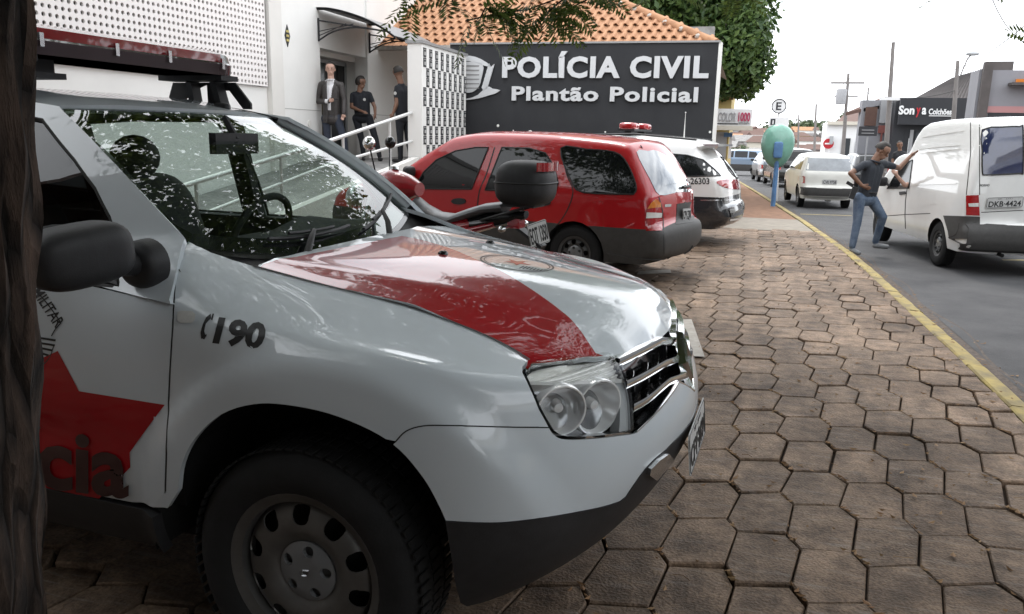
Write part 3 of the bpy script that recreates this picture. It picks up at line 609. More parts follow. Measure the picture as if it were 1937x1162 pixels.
def crown(n, c, rad, size, seed, lobes=22, lob_r=.42, flat=.6):
    rg = np.random.default_rng(seed); d = rg.normal(size=(lobes, 3)); d /= np.linalg.norm(d, axis=1)[:, None]; rr = rg.uniform(.35, .95, lobes) ** .6; LC = d * rr[:, None] * (1 - lob_r * .7); lr = lob_r * rg.uniform(.7, 1.25, lobes)
    k = rg.integers(0, lobes, n); q = rg.normal(size=(n, 3)); q /= np.linalg.norm(q, axis=1)[:, None]; P = LC[k] + q * (lr[k] * rg.uniform(.72, 1.06, n))[:, None]
    P = P * np.array(rad) + np.array(c); nn = q + rg.normal(size=(n, 3)) * .6 + [0, 0, .25]; nn /= np.linalg.norm(nn, axis=1)[:, None]; a = np.cross(nn, rg.normal(size=(n, 3))); a /= np.linalg.norm(a, axis=1)[:, None]; b2 = np.cross(nn, a); s = size * rg.uniform(.6, 1.35, n)[:, None]
    V = np.stack([P + a * s, P + b2 * s * .45 + nn * s * .12, P - a * s * .9, P - b2 * s * .45 + nn * s * .12], 1).reshape(-1, 3); F_ = (np.arange(n * 4).reshape(-1, 4)).tolist(); return V.tolist(), F_
rt = random.Random(21)
# -- street tree at the left edge, its crown hanging over the cars and the camera
d0 = pray(-118, 266); d0.z = 0; d0.normalize(); TP = d0 * 1.22
tree = empty('street_tree', (TP.x, TP.y, 0), label='dark rough-barked tree trunk at the left edge with feathery overhanging leaves', cat='tree')
def rough_trunk(r0, r1, z1, n=72, m=120, amp=.010):
    rr = np.random.default_rng(4); ph = rr.uniform(0, 6.28, 12); P = []
    for i in range(m):
        z = -.1 + (z1 + .1) * i / (m - 1); r = r0 + (r1 - r0) * i / (m - 1) + .05 * math.exp(-max(z, 0) / .12); row = []
        for k in range(n + 1):
            a = 2 * PI * (k % n) / n; q = amp * (abs(math.sin(a * 7 + ph[0] + .7 * math.sin(z * 2.3 + ph[1]))) + .6 * abs(math.sin(a * 13 + ph[2] + 1.1 * math.sin(z * 3.7 + ph[3]))) + .35 * math.sin(a * 23 + z * 9 + ph[4]) + .5 * math.sin(a * 2 + z * 1.3)) + .004 * math.sin(z * 31 + a * 5)
            row.append(((r + q) * math.cos(a) + .012 * math.sin(z * 1.7) + .125 * (z - 1.6), (r + q) * math.sin(a), z))
        P.append(row)
    b = MB(); b.grid(P); return b
rough_trunk(.096, .088, 3.3, amp=.013).build('trunk', M['bark'], tree, 60)
def limb(p, d, L_, r, depth, out, twigs, rnd):
    pts = [p]; n = max(3, int(L_ / .25)); q = p.copy(); dd = d.copy()
    for i in range(n):
        dd = (dd + Vector((rnd.uniform(-.22, .22), rnd.uniform(-.22, .22), rnd.uniform(-.10, .14)))).normalized(); q = q + dd * (L_ / n); pts.append(q.copy())
    out.append((pts, r, r * .45))
    if depth == 0: twigs.append(pts); return
    for k in range(rnd.choice((3, 4, 4))):
        t = rnd.uniform(.35, 1.0); b = pts[min(len(pts) - 1, int(t * n))]; ax = Vector((rnd.uniform(-1, 1), rnd.uniform(-1, 1), rnd.uniform(-.35, .45))).normalized(); limb(b, (dd * .6 + ax * .9).normalized(), L_ * rnd.uniform(.55, .75), r * .5, depth - 1, out, twigs, rnd)
limbs, twigs = [], []
for a, el, L_ in ((.2, .75, 2.3), (1.1, .8, 2.4), (1.75, .7, 2.2), (2.8, .85, 2.0), (3.9, .8, 2.0), (5.0, .7, 2.3), (5.9, .65, 2.4), (.7, 1.2, 2.2)):
    limb(Vector((0, 0, 3.15)), Vector((math.cos(a) * math.cos(el), math.sin(a) * math.cos(el), math.sin(el))), L_, .06, 2, limbs, twigs, rt)
b = MB()
for pts, r0, r1 in limbs: b.tube(pts, list(np.linspace(r0, r1, len(pts))), 6, cap=False)
b.build('branches', M['bark'], tree, 60)
LV, LF = [], []
def compound(p, d, L_, rnd, pairs=11, ll=.055, lw=.02):
    d = d.normalized(); sd = d.cross(Vector((0, 0, 1)));
    if sd.length < .05: sd = d.cross(Vector((1, 0, 0)))
    sd.normalize(); up = sd.cross(d); rol = rnd.uniform(-.9, .9); s2 = sd * math.cos(rol) + up * math.sin(rol); q = p
    for i in range(pairs):
        t = (i + .5) / pairs; d2 = (d - Vector((0, 0, .55 * t))).normalized(); q = q + d2 * (L_ / pairs)
        sz = ll * (.65 + .7 * math.sin(PI * min(t * .9 + .1, 1)))
        for sg in (-1, 1):
            ld = (s2 * sg + d2 * .35 + Vector((rnd.uniform(-.12, .12), rnd.uniform(-.12, .12), rnd.uniform(-.35, .0)))).normalized(); w = d2 * (lw * .5); b0 = len(LV)
            LV.extend([tuple(q), tuple(q + ld * sz * .5 + w), tuple(q + ld * sz), tuple(q + ld * sz * .5 - w)]); LF.append((b0, b0 + 1, b0 + 2, b0 + 3))
def sprays(pts, n, rnd, L0=.20, L1=.36, **k):
    for i in range(n):
        t = rnd.uniform(.1, 1); f = t * (len(pts) - 1); j = min(int(f), len(pts) - 2); p = pts[j].lerp(pts[j + 1], f - j); d = Vector((rnd.uniform(-1, 1), rnd.uniform(-1, 1), rnd.uniform(-.5, .35))); compound(p, d, rnd.uniform(L0, L1), rnd, **k)
for tw in twigs: sprays(tw, 9, rt, .24, .42, pairs=9, ll=.085, lw=.034)
# the hanging twigs seen along the top of the frame
hang = MB()
def twig_px(pts, dist, r=.004):
    W = []
    for x, y in pts:
        d = pray(x, y).normalized(); W.append(EYE + d * dist - TP)
    hang.tube(W, [r] * len(W), 4, cap=False); return W
for pts, dist, n in (([(1130, -60), (1075, -10), (1000, 18), (930, 28), (880, 40)], 4.4, 20), ([(1075, -10), (1040, 20), (1020, 45)], 4.4, 11), ([(930, -10), (918, 15), (908, 35)], 4.3, 11), ([(860, -50), (850, -15), (858, 8)], 4.2, 6), ([(1160, -30), (1110, 0), (1060, 25)], 4.6, 13), ([(780, -60), (770, -12), (775, 2)], 4.2, 4),
                     ([(1830, -70), (1810, -30), (1795, -4)], 4.4, 4), ([(1300, -60), (1260, -20), (1230, 2)], 5, 6), ([(2010, 80), (1990, 90), (1965, 100)], 4, 2), ([(1430, -50), (1400, -20), (1380, -2)], 5, 4)):
    sprays(twig_px(pts, dist), n, rt, .16, .26, pairs=11, ll=.055, lw=.017)
hang.build('twigs', M['bark'], tree, 60)['kind'] = 'stuff'
for (c_, rad_, n_, sd_) in (((.2 - TP.x, .2 - TP.y, 5.0), (4.6, 4.6, 1.55), 26000, 61), ((-2.6 - TP.x, 3.4 - TP.y, 4.6), (3.0, 2.8, 1.2), 12000, 62), ((.6 - TP.x, -3.2 - TP.y, 3.9), (4.6, 2.4, 1.3), 12000, 63), ((1.6 - TP.x, 1.6 - TP.y, 4.5), (2.8, 2.8, 1.1), 9000, 64), ((-1.6 - TP.x, 6.3 - TP.y, 4.5), (4.2, 2.6, 1.0), 15000, 65), ((2.2 - TP.x, 4.6 - TP.y, 4.6), (2.6, 2.4, .9), 4500, 66)):
    V_, F2 = crown(n_, c_, rad_, .075, sd_, 40, .34); b0 = len(LV); LV.extend([tuple(p) for p in V_]); LF.extend([tuple(i + b0 for i in f) for f in F2])
me = bpy.data.meshes.new('crown'); me.from_pydata(LV, [], LF); me.materials.append(M['leaf_feather']); me.update(); cr = obj('crown', me, tree); print('leaf quads', len(LF))
def far_tree(name, label, base, c, rad, n, size, seed, m='leaf_dense', trunk_r=.25, lobes=26, group=None):
    t = empty(name, base, label=label, cat='tree', group=group); V, F_ = crown(n, (c[0] - base[0], c[1] - base[1], c[2] - base[2]), rad, size, seed, lobes); me = bpy.data.meshes.new('crown'); me.from_pydata(V, [], F_); me.materials.append(M[m]); obj('crown', me, t)
    b = MB(); cc = Vector((c[0] - base[0], c[1] - base[1], c[2] - base[2])); b.tube([(0, 0, -.2), (0.05, 0, cc.z * .4), tuple(cc * .75)], [trunk_r * 1.2, trunk_r, trunk_r * .7], 10)
    rr = random.Random(seed)
    for k in range(7):
        a = rr.uniform(0, 6.28); e = cc + Vector((math.cos(a) * rad[0] * .6, math.sin(a) * rad[1] * .6, rr.uniform(-.2, .5) * rad[2])); b.tube([tuple(cc * .65), tuple((cc * .7 + e) / 2 + Vector((0, 0, .1))), tuple(e)], [trunk_r * .5, trunk_r * .35, trunk_r * .12], 6)
    b.build('trunk', M['bark_grey'], t, 60); return t
far_tree('dense_tree', 'large dense green tree rising behind the tile roof and sign wall', (-3.6, 27.5, -.2), (-3.5, 27.5, 6.6), (5.0, 3.4, 3.8), 36000, .14, 5, lobes=40)
q = at_y(1395, 88, 26.5); far_tree('dense_tree', 'leafy dark green tree hanging lower at the right end of the sign wall', (q.x - 1.9, 26.5, -.2), tuple(q), (1.35, 1.3, 1.75), 8000, .13, 19, lobes=15)
# ------------------------------------------------------------------ police SUV in the foreground
class BSurf:
    def __init__(s, net, disp=None):
        s.n = np.array(net, float); s.K, s.J = s.n.shape[:2]; s.disp = disp
        a = s.n; a = np.concatenate([2 * a[:1] - a[1:2], a, 2 * a[-1:] - a[-2:-1]], 0); s.p = np.concatenate([2 * a[:, :1] - a[:, 1:2], a, 2 * a[:, -1:] - a[:, -2:-1]], 1)
        s.bvh = None
    def pos(s, uv):
        uv = np.asarray(uv, float); u = np.clip(uv[:, 0], 0, s.J - 1 - 1e-9); v = np.clip(uv[:, 1], 0, s.K - 1 - 1e-9)
        iu, iv = u.astype(int), v.astype(int); fu, fv = u - iu, v - iv
        B = lambda t: np.stack([(1 - t) ** 3, 3 * t ** 3 - 6 * t ** 2 + 4, -3 * t ** 3 + 3 * t ** 2 + 3 * t + 1, t ** 3], 1) / 6
        bu, bv = B(fu), B(fv); out = np.zeros((len(uv), 3))
        for a in range(4):
            for b in range(4): out += s.p[iv + b, iu + a] * (bu[:, a] * bv[:, b])[:, None]
        return s.disp(out) if s.disp else out
    def __call__(s, uv):
        uv = np.asarray(uv, float); e = .02
        du = s.pos(np.clip(uv + [e, 0], 0, 99)) - s.pos(np.clip(uv - [e, 0], 0, 99)); dv = s.pos(np.clip(uv + [0, e], 0, 99)) - s.pos(np.clip(uv - [0, e], 0, 99))
        n = np.cross(du, dv); n /= np.linalg.norm(n, axis=1)[:, None] + 1e-12
        return s.pos(uv), n * s.sgn()
    def sgn(s):
        if not hasattr(s, '_s'):
            c = s.pos([[s.J * .4, s.K * .4], [s.J * .4 + .1, s.K * .4], [s.J * .4, s.K * .4 + .1]]); n = np.cross(c[1] - c[0], c[2] - c[0]); s._s = 1 if n[1] * c[0][1] > 0 else -1
        return s._s
    def tess(s):
        if s.bvh: return
        us = np.linspace(0, s.J - 1, (s.J - 1) * 10 + 1); vs = np.linspace(0, s.K - 1, (s.K - 1) * 8 + 1)
        UV = np.stack(np.meshgrid(us, vs, indexing='ij'), -1).reshape(-1, 2); P = s.pos(UV); nv = len(vs); T = []
        for i in range(len(us) - 1):
            for j in range(nv - 1):
                a = i * nv + j; T += [(a, a + nv, a + nv + 1), (a, a + nv + 1, a + 1)]
        s.UV, s.P, s.T = UV, P, T; s.bvh = BVHTree.FromPolygons([tuple(p) for p in P], T)
    def hit(s, o, d):
        s.tess(); loc, n, idx, dist = s.bvh.ray_cast(Vector(o), Vector(d).normalized())
        if loc is None:
            loc, n, idx, dist = s.bvh.find_nearest(Vector(o) + Vector(d).normalized() * 2.6)
        t = s.T[idx]; A = s.P[list(t)]; M_ = np.stack([A[0], A[1], A[2]], 1)
        v0, v1, v2 = A[1] - A[0], A[2] - A[0], np.array(loc) - A[0]
        d00, d01, d11, d20, d21 = v0 @ v0, v0 @ v1, v1 @ v1, v2 @ v0, v2 @ v1; den = d00 * d11 - d01 * d01
        b = (d11 * d20 - d01 * d21) / den; c = (d00 * d21 - d01 * d20) / den
        return tuple(s.UV[t[0]] * (1 - b - c) + s.UV[t[1]] * b + s.UV[t[2]] * c)
SUV_X, SUV_Y, SUV_YAW = -.975, 2.533, math.radians(-3.35)
suv = empty('police_suv', (SUV_X, SUV_Y, 0), SUV_YAW, 'silver-white police SUV with roof light bar and red hood stripe in the left foreground', 'car')
SUV_M = Matrix.Translation((SUV_X, SUV_Y, 0)) @ Matrix.Rotation(SUV_YAW, 4, 'Z'); SUV_I = SUV_M.inverted()
SUV_EYE = SUV_I @ EYE
def sray(px, py): return SUV_I.to_3x3() @ pray(px, py)
def s_plane(px, py, y):
    d = sray(px, py); return SUV_EYE + d * ((y - SUV_EYE.y) / d.y)
FC, FR0, FR1 = (.10, .36), .555, .635
def flare(P):
    P = P.copy(); r = np.hypot(P[:, 0] - FC[0], P[:, 2] - FC[1]); t = np.clip((r - FR0) / (FR1 - FR0), 0, 1); t = t * t * (3 - 2 * t)
    w = np.clip((.95 - P[:, 0]) / .35, 0, 1) * np.clip((np.abs(P[:, 1]) - .45) / .3, 0, 1)
    P[:, 1] -= .030 * (1 - t) * w
    r2 = np.hypot(P[:, 0] + 2.67, P[:, 2] - .36); t2 = np.clip((r2 - .48) / .14, 0, 1); t2 = t2 * t2 * (3 - 2 * t2); P[:, 1] -= .026 * (1 - t2) * np.clip((np.abs(P[:, 1]) - .45) / .3, 0, 1)
    # soft crease along the door at mid height
    P[:, 1] += .010 * np.exp(-((P[:, 2] - .62) / .05) ** 2) * np.clip((-.5 - P[:, 0]) / .3, 0, 1)
    return P
def suv_net():
    xs = [-3.42, -3.1, -2.6, -1.9, -1.3, -.85, -.5, -.2, .1, .32]
    zs = [.24, .34, .48, .62, .76, .88, .98]; ss = [.80, .86, .885, .895, .90, .90, .892]
    top = {7: [(1.05, .875)] * 6 + [(1.065, .862), (1.028, .842), (.998, .838), (.958, .830)],
           8: [(1.085, .86)] * 6 + [(1.150, .785), (1.072, .735), (1.025, .73), (.978, .73)],
           9: [(1.10, .84)] * 6 + [(1.195, .70), (1.090, .63), (1.044, .625), (.994, .625)],
           10: [(1.11, .82)] * 6 + [(1.215, .60), (1.098, .52), (1.056, .515), (1.008, .515)]}
    front = [[(.42, .80, .31), (.49, .70, .30), (.56, .585, .30), (.64, .42, .30), (.69, .21, .29), (.71, 0, .29)],
             [(.45, .83, .385), (.575, .745, .385), (.66, .61, .385), (.72, .42, .38), (.755, .21, .375), (.77, 0, .375)],
             [(.47, .86, .49), (.61, .775, .49), (.72, .625, .49), (.785, .43, .485), (.825, .21, .475), (.838, 0, .47)],
             [(.475, .875, .63), (.625, .785, .62), (.742, .628, .61), (.826, .428, .60), (.875, .212, .59), (.892, 0, .59)],
             [(.475, .88, .76), (.62, .785, .745), (.735, .62, .73), (.82, .42, .715), (.87, .21, .70), (.886, 0, .695)],
             [(.47, .87, .855), (.605, .775, .835), (.71, .61, .81), (.785, .415, .79), (.828, .21, .775), (.84, 0, .77)],
             [(.46, .845, .92), (.59, .755, .895), (.69, .60, .87), (.765, .41, .85), (.805, .21, .835), (.815, 0, .83)],
             [(.45, .79, .935), (.57, .72, .908), (.675, .58, .895), (.75, .40, .88), (.79, .2, .865), (.80, 0, .86)],
             [(.44, .70, .947), (.55, .665, .918), (.655, .555, .908), (.735, .39, .897), (.78, .2, .885), (.79, 0, .88)],
             [(.425, .61, .950), (.52, .60, .920), (.63, .52, .913), (.72, .38, .905), (.77, .2, .895), (.78, 0, .89)],
             [(.41, .50, .968), (.50, .50, .945), (.59, .45, .935), (.67, .33, .925), (.72, .18, .918), (.73, 0, .915)]]
    net = []
    for k in range(11):
        row = []
        for i, x in enumerate(xs):
            s, z = (ss[k], zs[k]) if k < 7 else (top[k][i][1], top[k][i][0] - .013)
            if i == 0: s -= .10
            if i == 1: s -= .02
            row.append((x, -s, z))
        row += [(x, -s, z) for x, s, z in front[k]]; row.append((front[k][-2][0], front[k][-2][1], front[k][-2][2])); net.append(row)
    return net
SK = BSurf(suv_net(), flare)
def suv_px(l): return [SK.hit(SUV_EYE, sray(*p)) for p in l]
def suv_xz(l): return [SK.hit((x, -3, z), (0, 1, 0)) for x, z in l]
def suv_yz(l): return [SK.hit((3, y, z), (-1, 0, 0)) for y, z in l]
SC = (.2, .11)
def mirrored(o, name=None):
    me = o.data.copy(); me.transform(Matrix.Scale(-1, 4, (0, 1, 0))); me.flip_normals(); c = obj(name or o.name.split('.')[0], me, o.parent); return c
def spn(name, m, uv, flange=.016, off=0.0, step=.022, mirror=True, holes=(), parent=None, bstep=.010):
    o = panel(name, M[m], parent or suv, uv, SK, holes=holes, step=step, bstep=bstep, flange=flange, off=off, scale=SC, smooth=50)
    if mirror: mirrored(o)
    return o
def shrink(poly, d):
    P = np.array(poly) * SC; c = P.mean(0); n = np.roll(P, -1, 0) - np.roll(P, 1, 0); n = np.stack([n[:, 1], -n[:, 0]], 1); n /= np.linalg.norm(n, axis=1)[:, None] + 1e-9
    a = .5 * np.sum(P[:, 0] * np.roll(P[:, 1], -1) - np.roll(P[:, 0], -1) * P[:, 1]); Q = P - n * d * (1 if a > 0 else -1); return [tuple(q / np.array(SC)) for q in Q]
def dedup(poly):
    out = []
    for p in poly:
        if not out or abs(p[0] - out[-1][0]) * SC[0] + abs(p[1] - out[-1][1]) * SC[1] > 1e-4: out.append(p)
    return out
# -- wheel arch and seam lines, traced in the photograph onto the body surface
arch_px = crspline([(338, 930), (345, 880), (370, 830), (420, 785), (480, 766), (540, 767), (620, 783), (700, 815), (755, 852), (800, 905), (825, 948), (843, 986)], 4)
ARCH = suv_px(arch_px); archd = dict()
seam = suv_px(crspline([(748, 836), (768, 816), (800, 806), (850, 805), (950, 808), (1038, 808)], 4))
hl_back = suv_px([(1038, 808), (1020, 775), (1003, 735), (989, 705)])
hoodl = suv_px(crspline([(1000, 681), (960, 655), (900, 627), (830, 600), (770, 579), (680, 556), (600, 536), (530, 517), (478, 503)], 3))
iseam = min(range(len(ARCH)), key=lambda i: (ARCH[i][0] - seam[0][0]) ** 2 * 4 + (ARCH[i][1] - seam[0][1]) ** 2)
shut = suv_px(crspline([(352, 455), (344, 470), (336, 500), (331, 545), (327, 620), (322, 700), (316, 830), (313, 930)], 4))
hood_end = SK.hit(SUV_EYE, sray(478, 503))
cowl_edge = suv_px([(440, 492), (400, 478), (372, 465)])
arch_rear_bot = suv_xz([(-.40, .47), (-.455, .47)])
o_fender = shut[::-1][:-1] + [shut[0]] + cowl_edge[::-1] + hoodl[::-1] + [SK.hit(SUV_EYE, sray(989, 694))] + hl_back[::-1] + seam[::-1][1:] + ARCH[:iseam][::-1] + arch_rear_bot
spn('fender', 'silver_paint', shrink(dedup(o_fender), .0015))
# front bumper, painted upper shell: half outline closed on the centre line
CU = 15.0
v_of = lambda y, z: SK.hit((3, y, z), (-1, 0, 0))
hl_bot = suv_px(crspline([(1038, 808), (1048, 822), (1070, 831), (1130, 829), (1200, 820)], 4))
gr_low = suv_px(crspline([(1200, 820), (1215, 806), (1245, 776), (1272, 742), (1284, 722)], 4))
yl, zl = -.04, .665
wb = suv_px(crspline([(843, 986), (895, 989), (951, 989), (1020, 981), (1083, 971), (1140, 959), (1172, 949)], 3) + crspline([(1183, 940), (1200, 915), (1218, 890), (1238, 869), (1257, 853), (1272, 838)], 3))
wb_in = [SK.hit((3, y, .62), (-1, 0, 0)) for y in (-.12, 0)]
wb_use = [p for p in wb if p[0] < wb_in[0][0] - .1]
v0, v1 = wb_in[-1][1], SK.hit((3, -.001, .69), (-1, 0, 0))[1]
gl = [p for p in gr_low if p[0] < CU - .15]
o_bump = seam + hl_bot[1:] + gl[1:] + [(CU, v1), (CU, v0)] + wb_in[::-1][1:] + wb_use[::-1] + ARCH[iseam:][::-1]
o_bump_s = [(u if u < CU - .02 else CU, v) for u, v in shrink(dedup(o_bump), .0015)]
bumper = panel('front_bumper', M['silver_paint'], suv, o_bump_s, SK, step=.02, bstep=.010, flange=.014, scale=SC, smooth=50, mirror=1)

low_in = [(CU, .9), (CU, v0 - .06)]
o_low = [ARCH[-1]] + wb_use + wb_in[:-1] + [(CU, v0), (CU, .12)] + [(u, .10) for u in (14, 13, 12, 11.2, 10.6)] + [(10.15, .18), (9.95, .5)] + [(9.9 + (ARCH[-1][0] - 9.9) * t, .5 + (ARCH[-1][1] - .5) * t) for t in (.3, .6, .85)]
panel('lower_bumper', M['black_plastic'], suv, o_low, SK, step=.03, bstep=.012, flange=.02, off=.002, scale=SC, smooth=50, mirror=1)
# silver skid insert in the middle of the lower bumper
sk = suv_px([(1224, 884), (1240, 868), (1257, 856), (1268, 868), (1252, 886), (1235, 905), (1221, 896)])
spn('skid_trim', 'chrome_satin', sk, flange=.012, off=.014)
# -- doors
dtop = suv_px(crspline([(331, 574), (300, 569), (240, 556), (180, 542), (120, 530)], 3))
dtop_x = [(SK.pos([p])[0][0], SK.pos([p])[0][2]) for p in dtop]
dlow = suv_px([(313, 962), (250, 952), (190, 940), (120, 925)])
xb = -1.36
door_uv = [p for p in shut if p[1] < dtop[0][1] - .03]
o_door = [dtop[0]] + door_uv + dlow + suv_xz([(-1.30, .435), (xb, .47), (xb, .8), (xb, 1.035)]) + dtop[::-1]
door = spn('front_door', 'silver_paint', shrink(dedup(o_door), .0025))
o_rdoor = suv_xz([(xb - .004, 1.035), (xb - .004, .8), (xb - .004, .45), (-1.6, .44), (-2.05, .44), (-2.2, .60), (-2.33, .75), (-2.36, .9), (-2.36, 1.035)])
spn('rear_door', 'silver_paint', shrink(o_rdoor, .002))
ra = [(-2.67 + .45 * math.cos(a), .36 + .45 * math.sin(a)) for a in np.linspace(math.radians(15), math.radians(165), 14)]
o_quart = suv_xz([(-2.364, 1.035), (-2.364, .9), (-2.334, .76)] + [p for p in ra if p[0] > -2.33 or p[1] > .5][1:] + [(-3.1, .45), (-3.38, .45), (-3.38, .75), (-3.38, 1.035)])
spn('rear_quarter', 'silver_paint', o_quart)
o_sill = [(u, v) for u, v in zip(np.linspace(2.72, 6.25, 12), [2.35] * 12)]
o_sill = suv_xz([(-.46, .43), (-.9, .43), (-1.5, .435), (-2.2, .435)]) + suv_xz([(-2.2, .30), (-1.5, .29), (-.9, .29), (-.47, .30)])
spn('sill', 'black_plastic', o_sill, off=.004, flange=.03)
# -- upper body side (greenhouse)
def gside(x, z):
    dz = z - 1.04; return .868 - .30 * dz - .52 * dz * dz - .10 * np.clip((x + 1.15) / .65, 0, 1.2) ** 2 * np.clip(dz / .14, 0, 1) - .05 * np.clip((-2.6 - x) / .8, 0, 1) ** 2
def G(uv):
    uv = np.asarray(uv, float); x, z = uv[:, 0], uv[:, 1]; e = .004; P = np.stack([x, -gside(x, z), z], 1)
    n = np.stack([(gside(x - e, z) - gside(x + e, z)) / (2 * e), np.ones_like(x) * -1, (gside(x, z - e) - gside(x, z + e)) / (2 * e)], 1); n[:, 1] = -1; n[:, 0] *= 1; n[:, 2] *= 1
    n = np.stack([(gside(x - e, z) - gside(x + e, z)) / (2 * e), -np.ones_like(x), (gside(x, z - e) - gside(x, z + e)) / (2 * e)], 1); n /= np.linalg.norm(n, axis=1)[:, None]; return P, n
def g_px(l):
    out = []
    for p in l:
        y = -.78
        for _ in range(12): q = s_plane(p[0], p[1], y); y = -float(gside(q.x, q.z))
        out.append((q.x, q.z))
    return out
ws_edge = g_px(crspline([(349, 452), (325, 425), (300, 399), (250, 345), (200, 292), (155, 245), (118, 209)], 3))
win = crspline([(-.66, 1.075), (-.655, 1.16), (-.70, 1.26)], 2)
win_f = g_px([(224, 542), (221, 470), (208, 410), (180, 355), (140, 300), (95, 245)])
xr, zr_ = ws_edge[-1]
#print('ws_edge', ws_edge[0], ws_edge[-1], 'win', win_f)
win_out = win_f + [(-1.05, 1.495), (-1.20, 1.515), (-1.345, 1.518), (-1.345, 1.30), (-1.345, 1.065), (-1.0, 1.06), (-.75, 1.055)]
rwin = [(-1.41, 1.518), (-1.9, 1.515), (-2.25, 1.495), (-2.28, 1.3), (-2.30, 1.08), (-1.9, 1.065), (-1.41, 1.065)]
qwin = [(-2.38, 1.485), (-2.75, 1.455), (-3.0, 1.385), (-3.08, 1.18), (-2.40, 1.14)]
crease = [(q.x, q.z) for q in [s_plane(331, 573, -.855), s_plane(240, 555, -.865), s_plane(150, 536, -.868)]]
top_line = [(xr - .02, zr_ + .012), (-1.2, 1.555), (-1.6, 1.58), (-2.2, 1.58), (-2.8, 1.54), (-3.2, 1.465)]
o_up = [crease[0]] + [g_px([(338, 490)])[0], g_px([(345, 463)])[0]] + ws_edge + top_line + [(-3.36, 1.2), (-3.38, 1.04)] + [(-2.4, 1.039), (-1.36, 1.039)] + crease[::-1][:-1]
up = panel('upper_side', M['silver_paint'], suv, o_up, G, holes=[win_out, rwin, qwin], step=.03, bstep=.012, flange=.02, smooth=50); mirrored(up)
for nm, wo in (('front_window', win_out), ('rear_window', rwin), ('quarter_window', qwin)):
    a = panel(nm, M['glass_clear'] if nm != 'quarter_window' else M['glass_half'], suv, wo, G, step=.08, bstep=.02, off=-.010, smooth=60); mirrored(a); a.data.materials[0] = M['glass_tint']
    mb = MB(); P, N_ = G(np.array(resample(wo, .02))); mb.tube([tuple(p - n * .006) for p, n in zip(P, N_)], .008, 5, closed=True); b = mb.build('window_seal', M['rubber_seal'], a, 60); mirrored(b)
# -- hood
def hood_front(y):
    return np.interp(np.abs(y), [0, .2, .385, .50, .56, .60, .70], [.785, .775, .733, .665, .605, .545, .38])
def hoodz(x, y):
    ay = np.abs(y); zc = np.interp(x, [-.6, -.45, 0, .2, .3, .45, .55, .7, .85], [1.100, 1.098, 1.078, 1.062, 1.052, 1.034, 1.020, .995, .965])
    cr = np.interp(x, [-.45, -.34, -.11, .17, .37, .513, .7], [-.004, -.003, .022, .042, .081, .108, .115]) * (ay / .60) ** 2.1
    d = hood_front(y) - x; A = .105 * np.clip(1 - (ay / .52) ** 2, 0, 1); drop = A * np.exp(-np.clip(d, 0, 9) / .055) + .012 * np.exp(-np.clip(d, 0, 9) / .03)
    ridge = .007 * np.exp(-((ay - (.45 - .10 * x)) / .035) ** 2) + .004 * np.clip(1 - (ay / (.45 - .1 * x)) ** 8, 0, 1)
    return zc - cr - drop + ridge * (ay < .56)
_gx = np.linspace(-.65, .9, 156); _gy = np.linspace(-.8, .8, 161); _GZ = hoodz(_gx[:, None], _gy[None, :])
for _ in range(3):
    _k = np.pad(_GZ, 2, mode='edge'); _GZ = (_k[1:-3, 2:-2] + _k[3:-1, 2:-2] + _k[2:-2, 1:-3] + _k[2:-2, 3:-1] + 4 * _k[2:-2, 2:-2] + .5 * (_k[:-4, 2:-2] + _k[4:, 2:-2] + _k[2:-2, :-4] + _k[2:-2, 4:])) / 10
def hz(x, y):
    fx = np.clip((np.asarray(x, float) + .65) / .01, 0, 154.99); fy = np.clip((np.asarray(y, float) + .8) / .01, 0, 159.99); i, j = fx.astype(int), fy.astype(int); a, b = fx - i, fy - j
    return _GZ[i, j] * (1 - a) * (1 - b) + _GZ[i + 1, j] * a * (1 - b) + _GZ[i, j + 1] * (1 - a) * b + _GZ[i + 1, j + 1] * a * b
def HOOD(uv):
    uv = np.asarray(uv, float); x, y = uv[:, 0], uv[:, 1]; e = .012
    n = np.stack([-(hz(x + e, y) - hz(x - e, y)) / (2 * e), -(hz(x, y + e) - hz(x, y - e)) / (2 * e), np.ones_like(x)], 1); n /= np.linalg.norm(n, axis=1)[:, None]
    return np.stack([x, y, hz(x, y)], 1), n
def h_px(l):
    out = []
    for p in l:
        z = 1.02
        for _ in range(25):
            d = sray(*p); q = SUV_EYE + d * ((z - CAM_H) / d.z); z = z * .5 + .5 * float(hz(q.x, q.y))
        out.append((q.x, q.y))
    return out
he = [tuple(SK.pos([p])[0][:2]) for p in hoodl]         # near hood shut line in plan (front to rear)
he = [(x, y) for x, y in he]
#print('hood edge', [tuple(np.round(p, 3)) for p in he[::4]], 'z', [round(float(SK.pos([p])[0][2]), 3) for p in hoodl[::4]], [round(float(hz(*p)), 3) for p in he[::4]])
gap = .004
edge = [(x, y + gap) for x, y in he]                     # y is negative on the near side
frontc = [(float(hood_front(y)) - .004, y) for y in np.linspace(edge[0][1] + .02, -edge[0][1] - .02, 31)]
rear = [(-.325 - .025 * (1 - (y / .60) ** 2), y) for y in np.linspace(.57, -.57, 17)]
o_hood = edge[::-1] + frontc + [(x, -y) for x, y in edge] + rear
hood = panel('hood', M['silver_paint'], suv, o_hood, HOOD, step=.02, bstep=.012, flange=.015, smooth=60)
